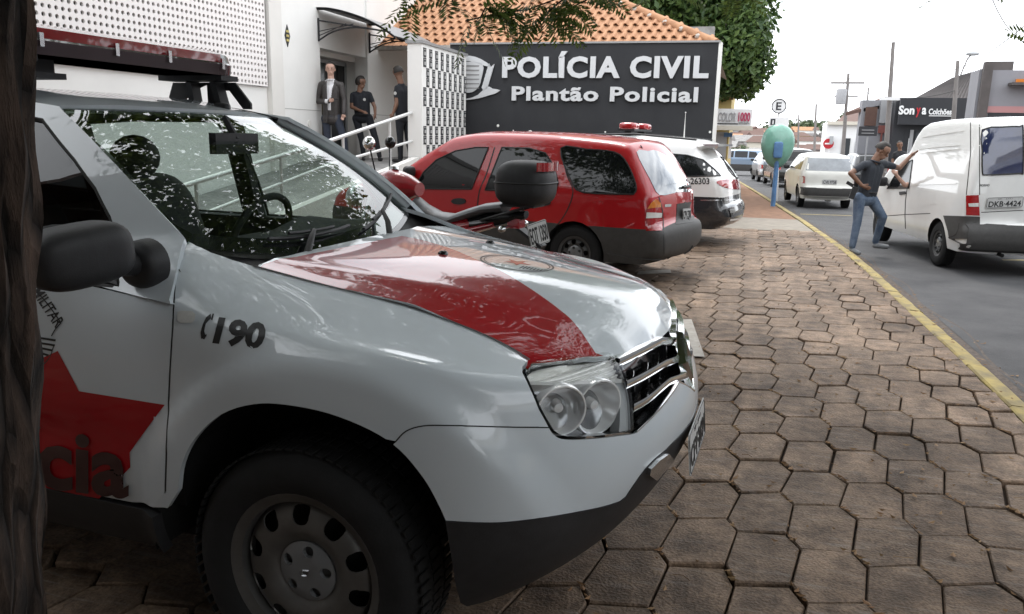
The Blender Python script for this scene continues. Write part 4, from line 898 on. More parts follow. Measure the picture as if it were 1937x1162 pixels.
# red sweep and grey sweep on the hood, flat foil on the sheet metal
rb = h_px(crspline([(1126, 668), (1085, 610), (1030, 565), (960, 520), (900, 491), (850, 470), (800, 455), (760, 447)], 3))
red = [(x, y + .004) for x, y in edge] + [(-.322, -.555), (rb[-1][0], rb[-1][1])] + rb[::-1] + [(float(hood_front(y)) - .007, y) for y in np.linspace(rb[0][1] + .01, edge[0][1] + .03, 6)]
panel('hood_stripe', M['red_vinyl'], hood, red, HOOD, step=.03, off=.0009, smooth=60)
def on_hood(me, name, m, org, ux, uy):
    """lay a text mesh flat on the hood: org, ux, uy in plan metres"""
    bm = bmesh.new(); bm.from_mesh(me); bmesh.ops.subdivide_edges(bm, edges=[e for e in bm.edges if e.calc_length() > .15], cuts=2); bm.to_mesh(me); bm.free()
    xy = np.array([(org[0] + v.co.x * ux[0] + v.co.y * uy[0], org[1] + v.co.x * ux[1] + v.co.y * uy[1]) for v in me.vertices]); P, N_ = HOOD(xy)
    for v, p, n in zip(me.vertices, P, N_): v.co = p + n * .0011
    me.materials.clear(); me.materials.append(M[m]); smooth_by_angle(me, 60); fix_normals(me); return obj(name, me, hood)
on_hood(text_mesh('POLÍCIA MILITAR', .135, .012, 0, 1.05), 'lettering', 'black_vinyl', (.62, .40), (-.72, .20), (-.26, -.97))
on_hood(text_mesh('MILITAR', .06, .004, 0, 1.05), 'lettering', 'black_vinyl', (.44, .62), (-1, .03), (-.03, -1))
def ring_panel(name, m, c, a, b, a2, b2, par=hood, n=40):
    o = [(c[0] + a * math.cos(t), c[1] + b * math.sin(t)) for t in np.linspace(0, 2 * PI, n, endpoint=False)]; i = [(c[0] + a2 * math.cos(t), c[1] + b2 * math.sin(t)) for t in np.linspace(0, 2 * PI, n, endpoint=False)]
    return panel(name, M[m], par, o, HOOD, holes=[i], step=.03, bstep=.012, off=.001, smooth=60)
cc = h_px([(978, 497)])[0]; print('crest', cc)
ring_panel('crest_ring', 'black_vinyl', cc, .125, .125, .119, .119); ring_panel('crest_ring', 'black_vinyl', cc, .112, .112, .109, .109)
star = [(cc[0] + r * math.cos(t), cc[1] + r * math.sin(t)) for k in range(10) for r, t in [((.05 if k % 2 == 0 else .021), k * PI / 5)]]
panel('crest_star', M['red_vinyl'], hood, star, HOOD, step=.02, off=.001)
for k in range(7):
    x = cc[0] + .035 + k * .0105; h_ = .028
    panel('crest_bar', M['black_vinyl'], hood, [(x, cc[1] - .085 + k * .004), (x + .005, cc[1] - .085 + k * .004), (x + .005, cc[1] - .035), (x, cc[1] - .035)], HOOD, step=.03, off=.001)
for px in ((838, 481), (927, 460)):
    q = h_px([px])[0]; w = MB(); z = float(hz(*q)); w.lathe([(0, .012), (.012, .011), (.016, .006), (.018, 0)], (q[0], q[1], z), 'z', 12); w.build('washer_jet', M['black_gloss'], suv, 60)
lf = MB(); q = h_px([(920, 581)])[0]; z = float(hz(*q)) + .004
lf.add([(q[0] - .035, q[1] - .004, z), (q[0] - .005, q[1] - .012, z + .003), (q[0] + .03, q[1] + .002, z + .001), (q[0] - .003, q[1] + .012, z + .002)], [(0, 1, 2, 3)])
# -- windshield, cowl, wipers
def WS(uv):
    uv = np.asarray(uv, float); u, v = uv[:, 0], uv[:, 1]
    def p(u, v):
        xc = -.36 + v * (-.67); k = .135 * (1 - v) + .065 * v; w = .70 * (1 - v) + .570 * v; zc = 1.070 + (1.538 - 1.070) * v + .028 * np.sin(PI * np.clip(v, 0, 1)); kz = -.085 * (1 - v) + .008 * v
        return np.stack([xc - k * u * u + .01 * np.sin(PI * v), w * u, zc - kz * u * u], 1)
    e = .01; n = np.cross(p(u + e, v) - p(u - e, v), p(u, v + e) - p(u, v - e)); n /= np.linalg.norm(n, axis=1)[:, None]
    return p(u, v), np.where(n[:, 2:] < 0, -n, n)
# windshield sides follow the pillar edge
def ws_frame(u0, u1, v0, v1, r=.04):
    return [(u0 + r, v0), (u1 - r, v0), (u1, v0 + r), (u1, v1 - r), (u1 - r, v1), (u0 + r, v1), (u0, v1 - r), (u0, v0 + r)]
wsh = panel('windshield', M['glass_clear'], suv, ws_frame(-1, 1, 0, 1, .01), WS, step=.05, scale=(.7, .75), smooth=60)
panel('windshield_border', M['black_gloss'], wsh, ws_frame(-1.02, 1.02, -.03, 1.015, .01), WS, holes=[ws_frame(-.945, .945, .09, .96, .05)], step=.05, off=-.004, scale=(.7, .75), smooth=60)
# fillers between windshield and pillar
ed, N_ = G(np.array([ws_edge[0]] + ws_edge)); A_ = []
fl = []
for k in range(13):
    v = k / 12; a = WS(np.array([[-.985, v]]))[0][0]; i = min(range(len(ws_edge)), key=lambda i: abs(ws_edge[i][1] - a[2])); b = G(np.array([ws_edge[i]]))[0][0]
    bz = np.interp(a[2], [p[1] for p in ws_edge], [p[0] for p in ws_edge]); b = G(np.array([[bz, np.clip(a[2], ws_edge[0][1], ws_edge[-1][1])]]))[0][0]
    fl.append([tuple(a - [.004, 0, .006]), tuple((a + b) / 2 + [0, 0, .002]), tuple(b - [.002, -.004, .003])])
f_ = MB(); f_.grid(fl); pf = f_.build('pillar_moulding', M['black_gloss'], suv, 60); mirrored(pf).data.materials[0] = M['silver_paint']
cw = MB(); rows = []
for y in np.linspace(-.78, .78, 27):
    k = (y / .66) ** 2; x0 = -.300 - .02 * (1 - k); z0 = float(hz(max(x0, -.5), np.clip(y, -.58, .58))) - .028; u = np.clip(y / .70, -1.1, 1.1); b = WS(np.array([[u, .03]]))[0][0]
    rows.append([(x0, y, z0), (x0 - .05, y, z0 - .012), ((x0 - .05 + b[0]) / 2, y, (z0 + b[2]) / 2 - .015), (b[0] - .02, y, b[2] - .012)])
cw.grid(rows); cw.build('cowl', M['black_plastic'], suv, 60)
def wiper(u0, v0, u1, v1):
    w = MB(); a = WS(np.array([[u0, v0]])); pts = [tuple(WS(np.array([[u0 + (u1 - u0) * t, v0 + (v1 - v0) * t]]))[0][0] + np.array([.0, 0, .018])) for t in np.linspace(0, 1, 12)]
    w.tube(pts, .007, 5); p2 = [tuple(np.array(p) + [.006, 0, .016]) for p in pts[2:9]]; w.tube(p2, .006, 5)
    base = WS(np.array([[u0 * .9 + u1 * .1 + .02, -.04]]))[0][0]; mid = np.array(pts[5]) + [.008, 0, .018]; w.tube([tuple(base + [.03, .0, .0]), tuple((base + mid) / 2 + [.02, 0, .02]), tuple(mid)], [.014, .011, .008], 6)
    w.build('wiper', M['black_plastic'], suv, 60)
wiper(-.55, .05, .12, .09); wiper(.22, .05, .93, .11)
# -- roof
def roofz(x, y):
    xx = np.clip((-x - .98) / .75, 0, 1); base = 1.536 + .078 * (1 - (1 - xx) ** 2.4) - .10 * np.clip((-2.6 - x) / .8, 0, 1.2) ** 2
    return base - .040 * np.clip(np.abs(y) / .62, 0, 1.1) ** 3.2 + .006 * np.exp(-((np.abs(y) - .36) / .03) ** 2) * np.clip((-1.1 - x) / .2, 0, 1)
def ROOF(uv):
    uv = np.asarray(uv, float); x, y = uv[:, 0], uv[:, 1]; e = .01
    n = np.stack([-(roofz(x + e, y) - roofz(x - e, y)) / (2 * e), -(roofz(x, y + e) - roofz(x, y - e)) / (2 * e), np.ones_like(x)], 1); n /= np.linalg.norm(n, axis=1)[:, None]
    return np.stack([x, y, roofz(x, y)], 1), n
rf_side = []
for x in np.linspace(-1.06, -3.15, 22):
    z = np.interp(-x, [-p[0] for p in [(xr, zr_)] + top_line], [p[1] for p in [(xr, zr_)] + top_line]); rf_side.append((x, -float(gside(x, z)) + .012))
rfront = [tuple(WS(np.array([[u, 1.0]]))[0][0][:2] + np.array([.0, 0])) for u in np.linspace(.98, -.98, 17)]
o_roof = rfront + rf_side + [(x, -y) for x, y in rf_side[::-1]]
panel('roof', M['silver_paint'], suv, o_roof, ROOF, step=.05, bstep=.03, flange=.02, smooth=60)
dm = MB(); dm.tube([(x, y + .006, float(roofz(x, y)) + .001) for x, y in rf_side], .008, 5); d_ = dm.build('roof_moulding', M['black_plastic'], suv, 60); mirrored(d_)
# -- tail
tg = MB(); prof = [(-3.40, .30, .70), (-3.44, .45, .76), (-3.46, .62, .78), (-3.44, .85, .79), (-3.42, 1.05, .78), (-3.34, 1.25, .71), (-3.24, 1.40, .65), (-3.14, 1.49, .60)]
tg.grid([[(x - .05 * (1 - (t) ** 2), w * t, z) for t in np.linspace(-1, 1, 13)] for x, z, w in prof]); tg.build('tailgate', M['silver_paint'], suv, 50)
tw = MB(); tw.grid([[(x - .05 * (1 - t * t) - .012, w * .86 * t, z) for t in np.linspace(-1, 1, 9)] for x, z, w in [(-3.395, 1.12, .76), (-3.33, 1.28, .70), (-3.25, 1.40, .66), (-3.20, 1.47, .63)]]); tw.build('tailgate_window', M['glass_tint'], suv, 50)
for s_ in (-1, 1):
    tl = MB(); tl.grid([[(-3.45 + .05 * k, s_ * (.66 + .10 * k), z) for k in (0, .5, 1)] for z in (.80, .9, 1.0, 1.06)]); tl.build('tail_lamp', M['lamp_red'], suv, 50)
ub = MB(); ub.box2((-3.3, -.66, .24), (-.50, .66, .42)); ub.box2((-.5, -.50, .30), (.42, .50, .45)); ub.box2((-.5, -.50, .45), (.50, .50, .86)); ub.build('underbody', M['dark_void'], suv)
fw = MB(); fw.box2((-.52, -.80, .42), (-.44, .80, 1.08)); fw.box2((-2.2, -.80, .36), (-.5, .80, .46)); fw.build('floor_pan', M['dark_void'], suv)
# arch liners
for cx in (0.0, -2.67):
    for s_ in (-1, 1):
        l = MB(); l.grid([[(cx + .02 + R_ * math.cos(a), s_ * y, .36 + R_ * math.sin(a)) for y in (.45, .87)] for a in np.linspace(.62 if cx == 0 else -.1, PI + .1, 19) for R_ in [.515]]); l.add([(cx + .50 * math.cos(a), s_ * .45, .36 + .50 * math.sin(a)) for a in np.linspace(-.1, PI + .1, 19)], [tuple(range(19))]); l.build('arch_liner', M['dark_void'], suv, 60)
# -- interior
it = MB(); rows = []
for y in np.linspace(-.72, .72, 19):
    rows.append([(-.44 - .04 * (y / .7) ** 2, y, 1.09), (-.62, y, 1.10 + .02 * math.exp(-((y - .36) / .16) ** 2)), (-.80, y, 1.085 + .045 * math.exp(-((y - .36) / .17) ** 2)), (-.90, y, 1.0), (-.93, y, .75), (-.80, y, .55)])
it.grid(rows); it.build('dashboard', M['interior_dark'], suv, 50)
st = MB(); st.tube([(-1.02 + .07 * math.sin(a), .36 + .185 * math.cos(a), 1.035 + .17 * math.sin(a)) for a in np.linspace(0, 2 * PI, 28, endpoint=False)], .016, 7, closed=True)
st.tube([(-.85, .36, .98), (-1.0, .36, 1.03)], .04, 8); st.bar((-1.02, .20, 1.03), (-1.02, .52, 1.03), .05, .03); st.bar((-1.02, .36, 1.03), (-1.06, .36, .88), .05, .03); st.build('steering_wheel', M['interior_dark'], suv, 60)
def ell(mb, c, r, nu=14, nv=9):
    P = [[(c[0] + r[0] * math.cos(t) * math.sin(p), c[1] + r[1] * math.sin(t) * math.sin(p), c[2] + r[2] * math.cos(p)) for t in np.linspace(0, 2 * PI, nu)] for p in np.linspace(0.01, PI - .01, nv)]; mb.grid(P); return mb
for y in (-.36, .36):
    s_ = MB(); s_.grid([[(px_ - .27 * (z_ - .6), y + py_, z_) for px_, py_, z_ in r_] for r_ in superell((-1.46, 0, .92), (.10, .245, .36), .55, 22, 14)]); s_.grid(superell((-1.34, y, .58), (.28, .25, .10), .5, 22, 12))
    ell(s_, (-1.67, y, 1.345), (.065, .135, .10)); s_.bar((-1.66, y - .06, 1.15), (-1.67, y - .06, 1.32), .015, .015); s_.bar((-1.66, y + .06, 1.15), (-1.67, y + .06, 1.32), .015, .015)
    s_.build('seat', M['interior_dark'], suv, 60)
s_ = MB(); s_.bar((-2.35, 0, .65), (-2.60, 0, 1.18), 1.25, .14, (1, 0, .3)); s_.bar((-2.0, 0, .62), (-2.45, 0, .58), 1.25, .16)
for y in (-.4, .4): ell(s_, (-2.60, y, 1.27), (.05, .12, .08))
s_.build('rear_seat', M['interior_dark'], suv, 60)
s_ = MB(); s_.box((-.86, .02, 1.425), (.03, .24, .075)); s_.tube([(-.85, .02, 1.44), (-.90, .02, 1.52)], .012, 6); s_.build('interior_mirror', M['black_plastic'], suv)
for sy in (-1, 1):
    bp = MB(); bp.bar((-1.38, sy * .80, 1.05), (-1.39, sy * .66, 1.55), .09, .05, (0, 1, 0)); bp.bar((-2.34, sy * .80, 1.05), (-2.33, sy * .66, 1.55), .10, .05, (0, 1, 0)); bp.build('pillar_trim', M['interior_dark'], suv)
    dt = MB(); dt.box2((-2.3, sy * .78, .46), (-.55, sy * .82, 1.06)); dt.build('door_trim', M['interior_dark'], suv)
hl_ = MB(); hl_.grid([[(x, y, float(roofz(x, y)) - .03) for y in np.linspace(-.6, .6, 9)] for x in np.linspace(-1.06, -3.1, 9)]); hl_.build('headliner', M['interior_dark'], suv, 60)
# round blind-spot mirror stuck inside the passenger window
rm = MB(); rm.lathe([(0, 0), (.05, .003), (.10, .012), (.115, .03)], (0, 0, 0), 'x', 20)
# -- headlights
def inset_px(l, d):
    P = np.array(l, float); n = np.roll(P, -1, 0) - np.roll(P, 1, 0); n = np.stack([n[:, 1], -n[:, 0]], 1); n /= np.linalg.norm(n, axis=1)[:, None]
    a = .5 * np.sum(P[:, 0] * np.roll(P[:, 1], -1) - np.roll(P[:, 0], -1) * P[:, 1]); return [tuple(q) for q in P - n * d * (1 if a > 0 else -1)]
hl_px = crspline([(992, 700), (1006, 686), (1050, 679), (1110, 670), (1150, 667)], 3) + crspline([(1166, 673), (1181, 700), (1194, 745), (1198, 790), (1198, 815)], 3) + crspline([(1188, 820), (1130, 828), (1075, 829), (1052, 820), (1041, 806), (1022, 772), (1005, 733)], 3)
hl_uv = suv_px(inset_px(hl_px, 1.5))
lens = spn('headlight', 'glass_lamp', hl_uv, flange=.004, off=.003, step=.025)
spn('lamp_housing', mat('lamp_shell', (.42, .43, .44), .2, .85).name, suv_px(inset_px(hl_px, 3)), flange=-.055, off=-.06, step=.03)
def SKflute(uv):
    p, n = SK(uv); return p + n * (.0035 * np.sin(p[:, 2] * 2 * PI / .0125))[:, None], n
tr_px = [(998, 705), (1010, 690), (1060, 682), (1120, 674), (1152, 672), (1162, 678), (1176, 705), (1181, 716), (1100, 718), (1004, 717)]
a = panel('turn_signal', M['lamp_clear'], suv, suv_px(tr_px), SKflute, step=.006, bstep=.005, off=-.018, scale=SC, smooth=25); mirrored(a)
dv = panel('lamp_divider', M['plate_grey'], suv, suv_px([(1002, 717), (1100, 718), (1184, 716), (1186, 723), (1100, 725), (1005, 724)]), SK, step=.02, off=-.008, flange=.03, scale=SC); mirrored(dv)
for (px, r, yaw_) in (((1148, 768), .070, 36), ((1076, 776), .062, 52)):
    u = SK.hit(SUV_EYE, sray(*px)); P, N_ = SK(np.array([u])); c = Vector(P[0]) - Vector(N_[0]) * .030
    ax = Vector((math.cos(math.radians(yaw_)), -math.sin(math.radians(yaw_)), -.05)).normalized(); R3 = ax.to_track_quat('X', 'Z').to_matrix()
    b = MB(); b.lathe([(.006, -.055), (.03, -.050), (.055, -.03), (r * .95, 0), (r, .006), (r * 1.06, .006), (r * 1.09, 0), (r * 1.09, -.02)], (0, 0, 0), 'x', 28); b.lathe([(0, -.012), (.012, -.014), (.016, -.03), (.016, -.055)], (0, 0, 0), 'x', 12)
    b.xf(Matrix.Translation(c) @ R3.to_4x4()); o = b.build('lamp_reflector', M['reflector'], suv, 50); mirrored(o)
bz = panel('lamp_bezel', M['grey_vinyl'], suv, suv_px([(1172, 722), (1188, 722), (1196, 760), (1196, 814), (1178, 818), (1180, 770)]), SK, step=.02, off=-.012, flange=.03, scale=SC); mirrored(bz)
# -- grille
gb_px = crspline([(1150, 665), (1200, 648), (1240, 628), (1265, 612)], 3)
g_uv = suv_px(gb_px) ; vt = SK.hit((3, -.001, .885), (-1, 0, 0))[1]
vlo = v1
o_gr = suv_px([(1200, 820), (1199, 780), (1188, 722), (1168, 675)]) + [p for p in g_uv if p[0] < CU - .3][1:] + [(CU, vt), (CU, vlo)] + gl[::-1][:-1]
grille = panel('grille', M['black_gloss'], suv, o_gr, SK, step=.03, bstep=.015, off=-.045, flange=-.04, scale=SC, smooth=40, mirror=1)
def path_uv(pxs, zc):
    l = [p for p in suv_px(crspline(pxs, 3)) if p[0] < CU - .5]; e = SK.hit((3, -.001, zc), (-1, 0, 0)); l.append((CU - .25, (l[-1][1] + e[1] * 2) / 3)); l.append((CU, e[1])); return l
def ribbon(name, m, uvs, half, proud, par, mirror=True):
    P, N_ = SK(np.array(uvs)); P = np.vstack([P, (P * [1, -1, 1])[::-1][1:]]); N_ = np.vstack([N_, (N_ * [1, -1, 1])[::-1][1:]])
    up = np.array([0, 0, 1.0]); rows = []
    for p, n in zip(P, N_):
        n = n * [1, 1, 0]; n = n / np.linalg.norm(n); t = up - n * (up @ n); t /= np.linalg.norm(t); rows.append([tuple(p - n * .03 + t * half), tuple(p + n * proud * .7 + t * half), tuple(p + n * proud + t * half * .55), tuple(p + n * proud - t * half * .5), tuple(p + n * proud * .4 - t * half), tuple(p - n * .03 - t * half * .8)])
    b = MB(); b.grid(rows); return b.build(name, M[m], par, 40)
ribbon('chrome_bar', 'chrome', path_uv([(1170, 686), (1205, 669), (1252, 645)], .846), .012, .004, grille)
ribbon('chrome_bar', 'chrome', path_uv([(1184, 728), (1215, 713), (1258, 688)], .795), .0115, .004, grille)
ribbon('chrome_bar', 'chrome', path_uv([(1197, 772), (1225, 756), (1265, 722)], .742), .0115, .004, grille)
ribbon('chrome_edge', 'chrome', [p for p in gl[1:]] + [(CU, v1 + .03)], .004, .003, grille)
for k in range(9):
    y = -.40 + .1 * k
    if abs(y) < .06: continue
    p = SK.hit((3, -abs(y), .79), (-1, 0, 0)); P = SK.pos([p])[0]; fb = MB(); s_ = 1 if y > 0 else -1
    fb.bar((P[0] - .030, -s_ * P[1], .725), (P[0] - .045, -s_ * P[1], .855), .006, .02, (1, 0, 0)); fb.build('grille_fin', M['black_gloss'], grille)
em = MB(); ec = SK.pos([SK.hit((3, -.001, .79), (-1, 0, 0))])[0]; tilt = Matrix.Rotation(math.radians(-14), 4, 'Y')
def dia(w, h): return [(0, -h), (w, 0), (0, h), (-w, 0)]
for (w0, h0, w1, h1, d0, d1) in ((.060, .096, .048, .078, 0, .022), (.048, .078, .029, .050, .008, .027)):
    A, B = dia(w0, h0), dia(w1, h1); mid = dia((w0 + w1) / 2, (h0 + h1) / 2); rows = [[(d0, *A[i % 4]), (d1, *mid[i % 4]), (d0, *B[i % 4])] for i in range(5)]; em.grid(rows)
em.add([(.012, -.012, -.05), (.012, .012, -.05), (.012, .012, .05), (.012, -.012, .05)], [(0, 1, 2, 3)], 1)
em.xf(Matrix.Translation((ec[0] - .002, 0, .79)) @ tilt); em.build('emblem', [M['chrome'], M['black_gloss']], grille, 30)
# -- plates
def plate(name, parent, org, ux, uy, w, h, txt, top=None):
    """licence plate: org = centre"""
    ux = Vector(ux).normalized(); uy = Vector(uy).normalized(); un = ux.cross(uy); o = Vector(org)
    b = MB(); r = .012; ol = [(-w / 2 + r, -h / 2), (w / 2 - r, -h / 2), (w / 2, -h / 2 + r), (w / 2, h / 2 - r), (w / 2 - r, h / 2), (-w / 2 + r, h / 2), (-w / 2, h / 2 - r), (-w / 2, -h / 2 + r)]
    b.prism(ol, .003, lambda u, v, t: o + ux * u + uy * v + un * t); p = b.build(name, M['plate_grey'], parent)
    fr = MB(); fr.tube([o + ux * (u * .97) + uy * (v * .92) + un * .003 for u, v in ol], .0022, 4, closed=True); fr.build('plate_rim', M['plate_black'], p)
    text_fit('plate_number', txt, M['plate_black'], p, o - ux * (w * .44) - uy * (h * .38) + un * .003, ux, uy, w * .88, h * (.52 if top else .7), bold=.02, depth=.0015)
    if top: text_fit('plate_city', top, M['plate_black'], p, o - ux * (w * .2) + uy * (h * .27) + un * .003, ux, uy, w * .4, h * .11, depth=.001)
    return p
plate('licence_plate', suv, (.892, 0, .548), (0, 1, 0), (-.10, 0, 1), .40, .13, 'CFY·2691', 'SP - JAU')
# -- wheels
def wheel(parent, c, R, wid, rim_r, side, holes=10, hubcap=True, m_rim='steel_wheel', hr=.105, dish=.03, spokes=None):
    """side: -1 outer face towards -y"""
    t = MB(); h = wid / 2; pr = [(rim_r, -h * .80), (rim_r * 1.06, -h * .94), (rim_r + (R - rim_r) * .5, -h * 1.02), (R - .03, -h * .93), (R - .008, -h * .72), (R, -h * .45), (R, h * .45), (R - .008, h * .72), (R - .03, h * .93), (rim_r * 1.06, h * .94), (rim_r, h * .8)]
    w = empty('wheel', parent=parent); w.location = c
    t.lathe(pr, (0, 0, 0), 'y', 48)
    for k in range(72):
        a = 2 * PI * k / 72; b0 = len(t.v)
        for yy in (-h * .62, 0, h * .62): t.box((0, 0, 0), (.005, h * .44, .019), mat=Matrix.Rotation(-a, 3, 'Y')); n_ = len(t.v); t.v[n_ - 8:] = [(p[0] + math.cos(a) * (R + .001), p[1] + yy, p[2] + math.sin(a) * (R + .001)) for p in t.v[n_ - 8:]]
    t.build('tyre', M['rubber'], w, 40)
    s = side; f0 = h * .86
    rm = MB(); rm.lathe([(rim_r - .012, s * h * .1), (rim_r - .03, s * h * .3), (rim_r - .022, s * h * .75), (rim_r - .006, s * (f0 - .006)), (rim_r + .004, s * f0), (rim_r + .010, s * (f0 - .004)), (rim_r + .004, s * (f0 - .02))], (0, 0, 0), 'y', 48); rm.build('rim', M[m_rim], w, 40)
    prof_r = [0, .045, .07, .085, .10, .125, rim_r - .055, rim_r - .035, rim_r - .012]; d0 = h * .55
    prof_d = [d0 + .002, d0 + .002, d0 - .002, d0 + .004, d0 + .018, d0 + .026, d0 + .018, d0 + .004, d0 - .03]
    def DS(uv):
        x, z = uv[:, 0], uv[:, 1]; r = np.hypot(x, z); y = s * np.interp(r, prof_r, prof_d); e = .004; dr = s * (np.interp(r + e, prof_r, prof_d) - np.interp(r - e, prof_r, prof_d)) / (2 * e); rr = np.maximum(r, 1e-5)
        n = np.stack([-dr * x / rr, np.ones_like(x), -dr * z / rr], 1) * s; n /= np.linalg.norm(n, axis=1)[:, None]; return np.stack([x, y, z], 1), n
    circ = [(math.cos(a) * (rim_r - .012), math.sin(a) * (rim_r - .012)) for a in np.linspace(0, 2 * PI, 64, endpoint=False)]; hs = []
    for k in range(holes):
        a = 2 * PI * (k + .15) / holes; rc = rim_r - .060; hh = []
        for q in np.linspace(0, 2 * PI, 14, endpoint=False):
            dx = .026 * np.sign(math.cos(q)) * abs(math.cos(q)) ** .7; dy = .026 * np.sign(math.sin(q)) * abs(math.sin(q)) ** .7 * (1 + .2 * math.cos(q)); hh.append(((rc + dx) * math.cos(a) - dy * math.sin(a), (rc + dx) * math.sin(a) + dy * math.cos(a)))
        hs.append(hh)
    panel('wheel_disc', M[m_rim], w, circ, DS, holes=hs, step=.016, bstep=.012, flange=.004, smooth=40)
    br = MB(); br.lathe([(0, s * h * .1), (rim_r - .05, s * h * .1), (rim_r - .03, 0)], (0, 0, 0), 'y', 32); br.build('brake_disc', M['dark_void'], w, 40)
    if hubcap:
        hc = [(math.cos(a) * .084, math.sin(a) * .084) for a in np.linspace(0, 2 * PI, 40, endpoint=False)]; hn = [[(math.cos(b) * .060 + .0155 * math.cos(q), math.sin(b) * .060 + .0155 * math.sin(q)) for q in np.linspace(0, 2 * PI, 12, endpoint=False)] for b in [2 * PI * k / 5 + .5 for k in range(5)]]
        def HC(uv):
            r = np.hypot(uv[:, 0], uv[:, 1]); y = s * (d0 + .020 - 2.2 * np.clip(r - .05, 0, 1) ** 1.6); return np.stack([uv[:, 0], y, uv[:, 1]], 1), np.tile([0., s, 0.], (len(r), 1))
        cp = panel('hub_cap', M['police_grey'], w, hc, HC, holes=hn, step=.014, bstep=.008, flange=.012, smooth=40)
        dm = MB(); rows = []
        for i in range(5): A, B = dia(.011, .017)[i % 4], dia(.006, .010)[i % 4]; rows.append([(A[0], s * (d0 + .021), A[1]), ((A[0] + B[0]) / 2, s * (d0 + .025), (A[1] + B[1]) / 2), (B[0], s * (d0 + .021), B[1])])
        dm.grid(rows); dm.xf(Matrix.Rotation(.5, 4, 'Y')); dm.build('cap_emblem', M['chrome_satin'], cp)
    return w
for cx in (0.0, -2.673):
    for s_ in (-1, 1):
        w_ = wheel(suv, (cx, s_ * .79, .343), .343, .215, .221, s_)
        if cx == 0 and s_ < 0: w_.rotation_euler = (0, math.radians(20), 0)
# -- mirror
mc = s_plane(150, 483, -1.03); mirror_p = MB(); mirror_p.grid(superell((0, 0, 0), (.075, .125, .076), .62)); mirror_p.xf(Matrix.Translation(mc) @ Matrix.Rotation(math.radians(-12), 4, 'Z') @ Matrix.Rotation(math.radians(6), 4, 'X'))
mo = mirror_p.build('side_mirror', M['black_plastic'], suv, 60)
mbp = s_plane(268, 500, -.845); am = MB(); pa = s_plane(170, 500, -1.0)
am.tube([tuple(pa), tuple((pa + mbp) / 2 + Vector((0, 0, .004))), tuple(mbp)], [.038, .033, .034], 12); am.build('mirror_arm', M['black_plastic'], mo, 60)
bs = MB(); bs.lathe([(0, -.045), (.045, -.043), (.058, -.035), (.064, -.02), (.066, .02)], tuple(mbp + Vector((0, .012, 0))), 'y', 28); bs.build('mirror_base', M['black_plastic'], mo, 60)
mg = MB(); mg.lathe([(0, 0), (.07, 0)], (0, 0, 0), 'x', 24); mg.xf(Matrix.Translation(mc + Vector((-.078, 0, 0))) @ Matrix.Scale(1.5, 4, (0, 1, 0))); mg.build('mirror_glass', M['chrome'], mo, 60)
# triangle trim at the window corner
tt = panel('mirror_trim', M['black_plastic'], suv, g_px([(150, 520), (165, 505), (217, 505), (224, 541)]), G, off=.004, flange=.01, step=.05); mirrored(tt)
# -- light bar on the roof
LB = empty('light_bar', parent=suv); LB.location = (-1.40, 0, 1.755)
def lbsec(y, s=1.0, x0=0):
    return [(-.155 * s, y, -.052), (-.165 * s, y, -.008), (-.155 * s, y, .0), (-.145 * s, y, .034 * s), (-.08 * s, y, .054 * s), (.08 * s, y, .054 * s), (.145 * s, y, .034 * s), (.155 * s, y, 0), (.165 * s, y, -.008), (.155 * s, y, -.052)]
ys = [(k * .565 / .625, t) for k, t in [(-.625, .25), (-.615, .6), (-.59, .82), (-.55, .95), (-.50, 1.0), (-.25, 1.0), (0, 1.0), (.25, 1.0), (.50, 1.0), (.55, .95), (.59, .82), (.615, .6), (.625, .25)]]
top = MB(); bot = MB(); cap = MB()
top.grid([lbsec(y, s)[2:8] for y, s in ys[4:9]]); cap.grid([lbsec(y, s)[2:8] for y, s in ys[8:]]); cap.grid([lbsec(y, s)[2:8] for y, s in ys[:5]])
bot.grid([[(p[0], p[1], p[2]) for p in (lbsec(y, s)[7:] + lbsec(y, s)[:3])] for y, s in ys]); bot.grid([[(k * .155 * s, y, -.052) for k in (-1, 0, 1)] for y, s in ys])
top.build('red_lens', M['lamp_dark_red'], LB, 45); cap.build('end_lens', M['police_grey'], LB, 45); bot.build('base_tray', M['lamp_base'] if 'lamp_base' in M else mat('lamp_base', (.05, .03, .035), .25, coat=.6), LB, 45)
for y in (-.44, -.13, .13, .44):
    for x in (-.166, .166):
        k = MB(); k.box((x, y, -.006), (.010, .016, .044)); k.build('clip', M['chrome_satin'], LB)
for y, w_ in ((-.40, .10), (-.12, .035), (.30, .06)):
    k = MB(); k.box((.10, y, .012), (.07, w_, .045)); k.build('beacon', M['lamp_red'], LB)
for sgn in (-1, 1):
    b = MB(); yb = sgn * .50; zr0 = lambda x, y: float(roofz(x, y)) - 1.755
    b.box((-.02, yb, -.062), (.34, .11, .022))
    for dx in (-.07, .06): b.bar((dx, yb + sgn * .02, -.07), (dx * 1.15, yb + sgn * .05, zr0(-1.4 + dx, .55)), .055, .03, (1, 0, 0))
    b.prism([(-.02, -.075), (.13, -.075), (.21, -.165), (.21, -.19), (.17, -.19), (.10, -.11), (.06, -.11), (.03, -.19), (-.02, -.19)], .012, lambda u, v, t: (u + .0, yb + sgn * (.055 + t), v)); b.prism([(-.21, -.075), (.0, -.075), (-.10, -.11), (-.2, -.19), (-.26, -.19)], .012, lambda u, v, t: (u, yb + sgn * (.055 + t), v))
    b.build('bracket', M['black_plastic'], LB)
q = MB(); q.grid(superell((-1.12, .28, 1.56), (.035, .02, .022), .5, 12, 8)); q.build('roof_sensor', M['black_plastic'], suv, 50)
q = MB(); q.box((-1.42, -.32, 1.67), (.10, .08, .06)); q.box((-1.42, -.32, 1.645), (.16, .12, .02)); q.build('siren_horn', M['black_plastic'], suv)
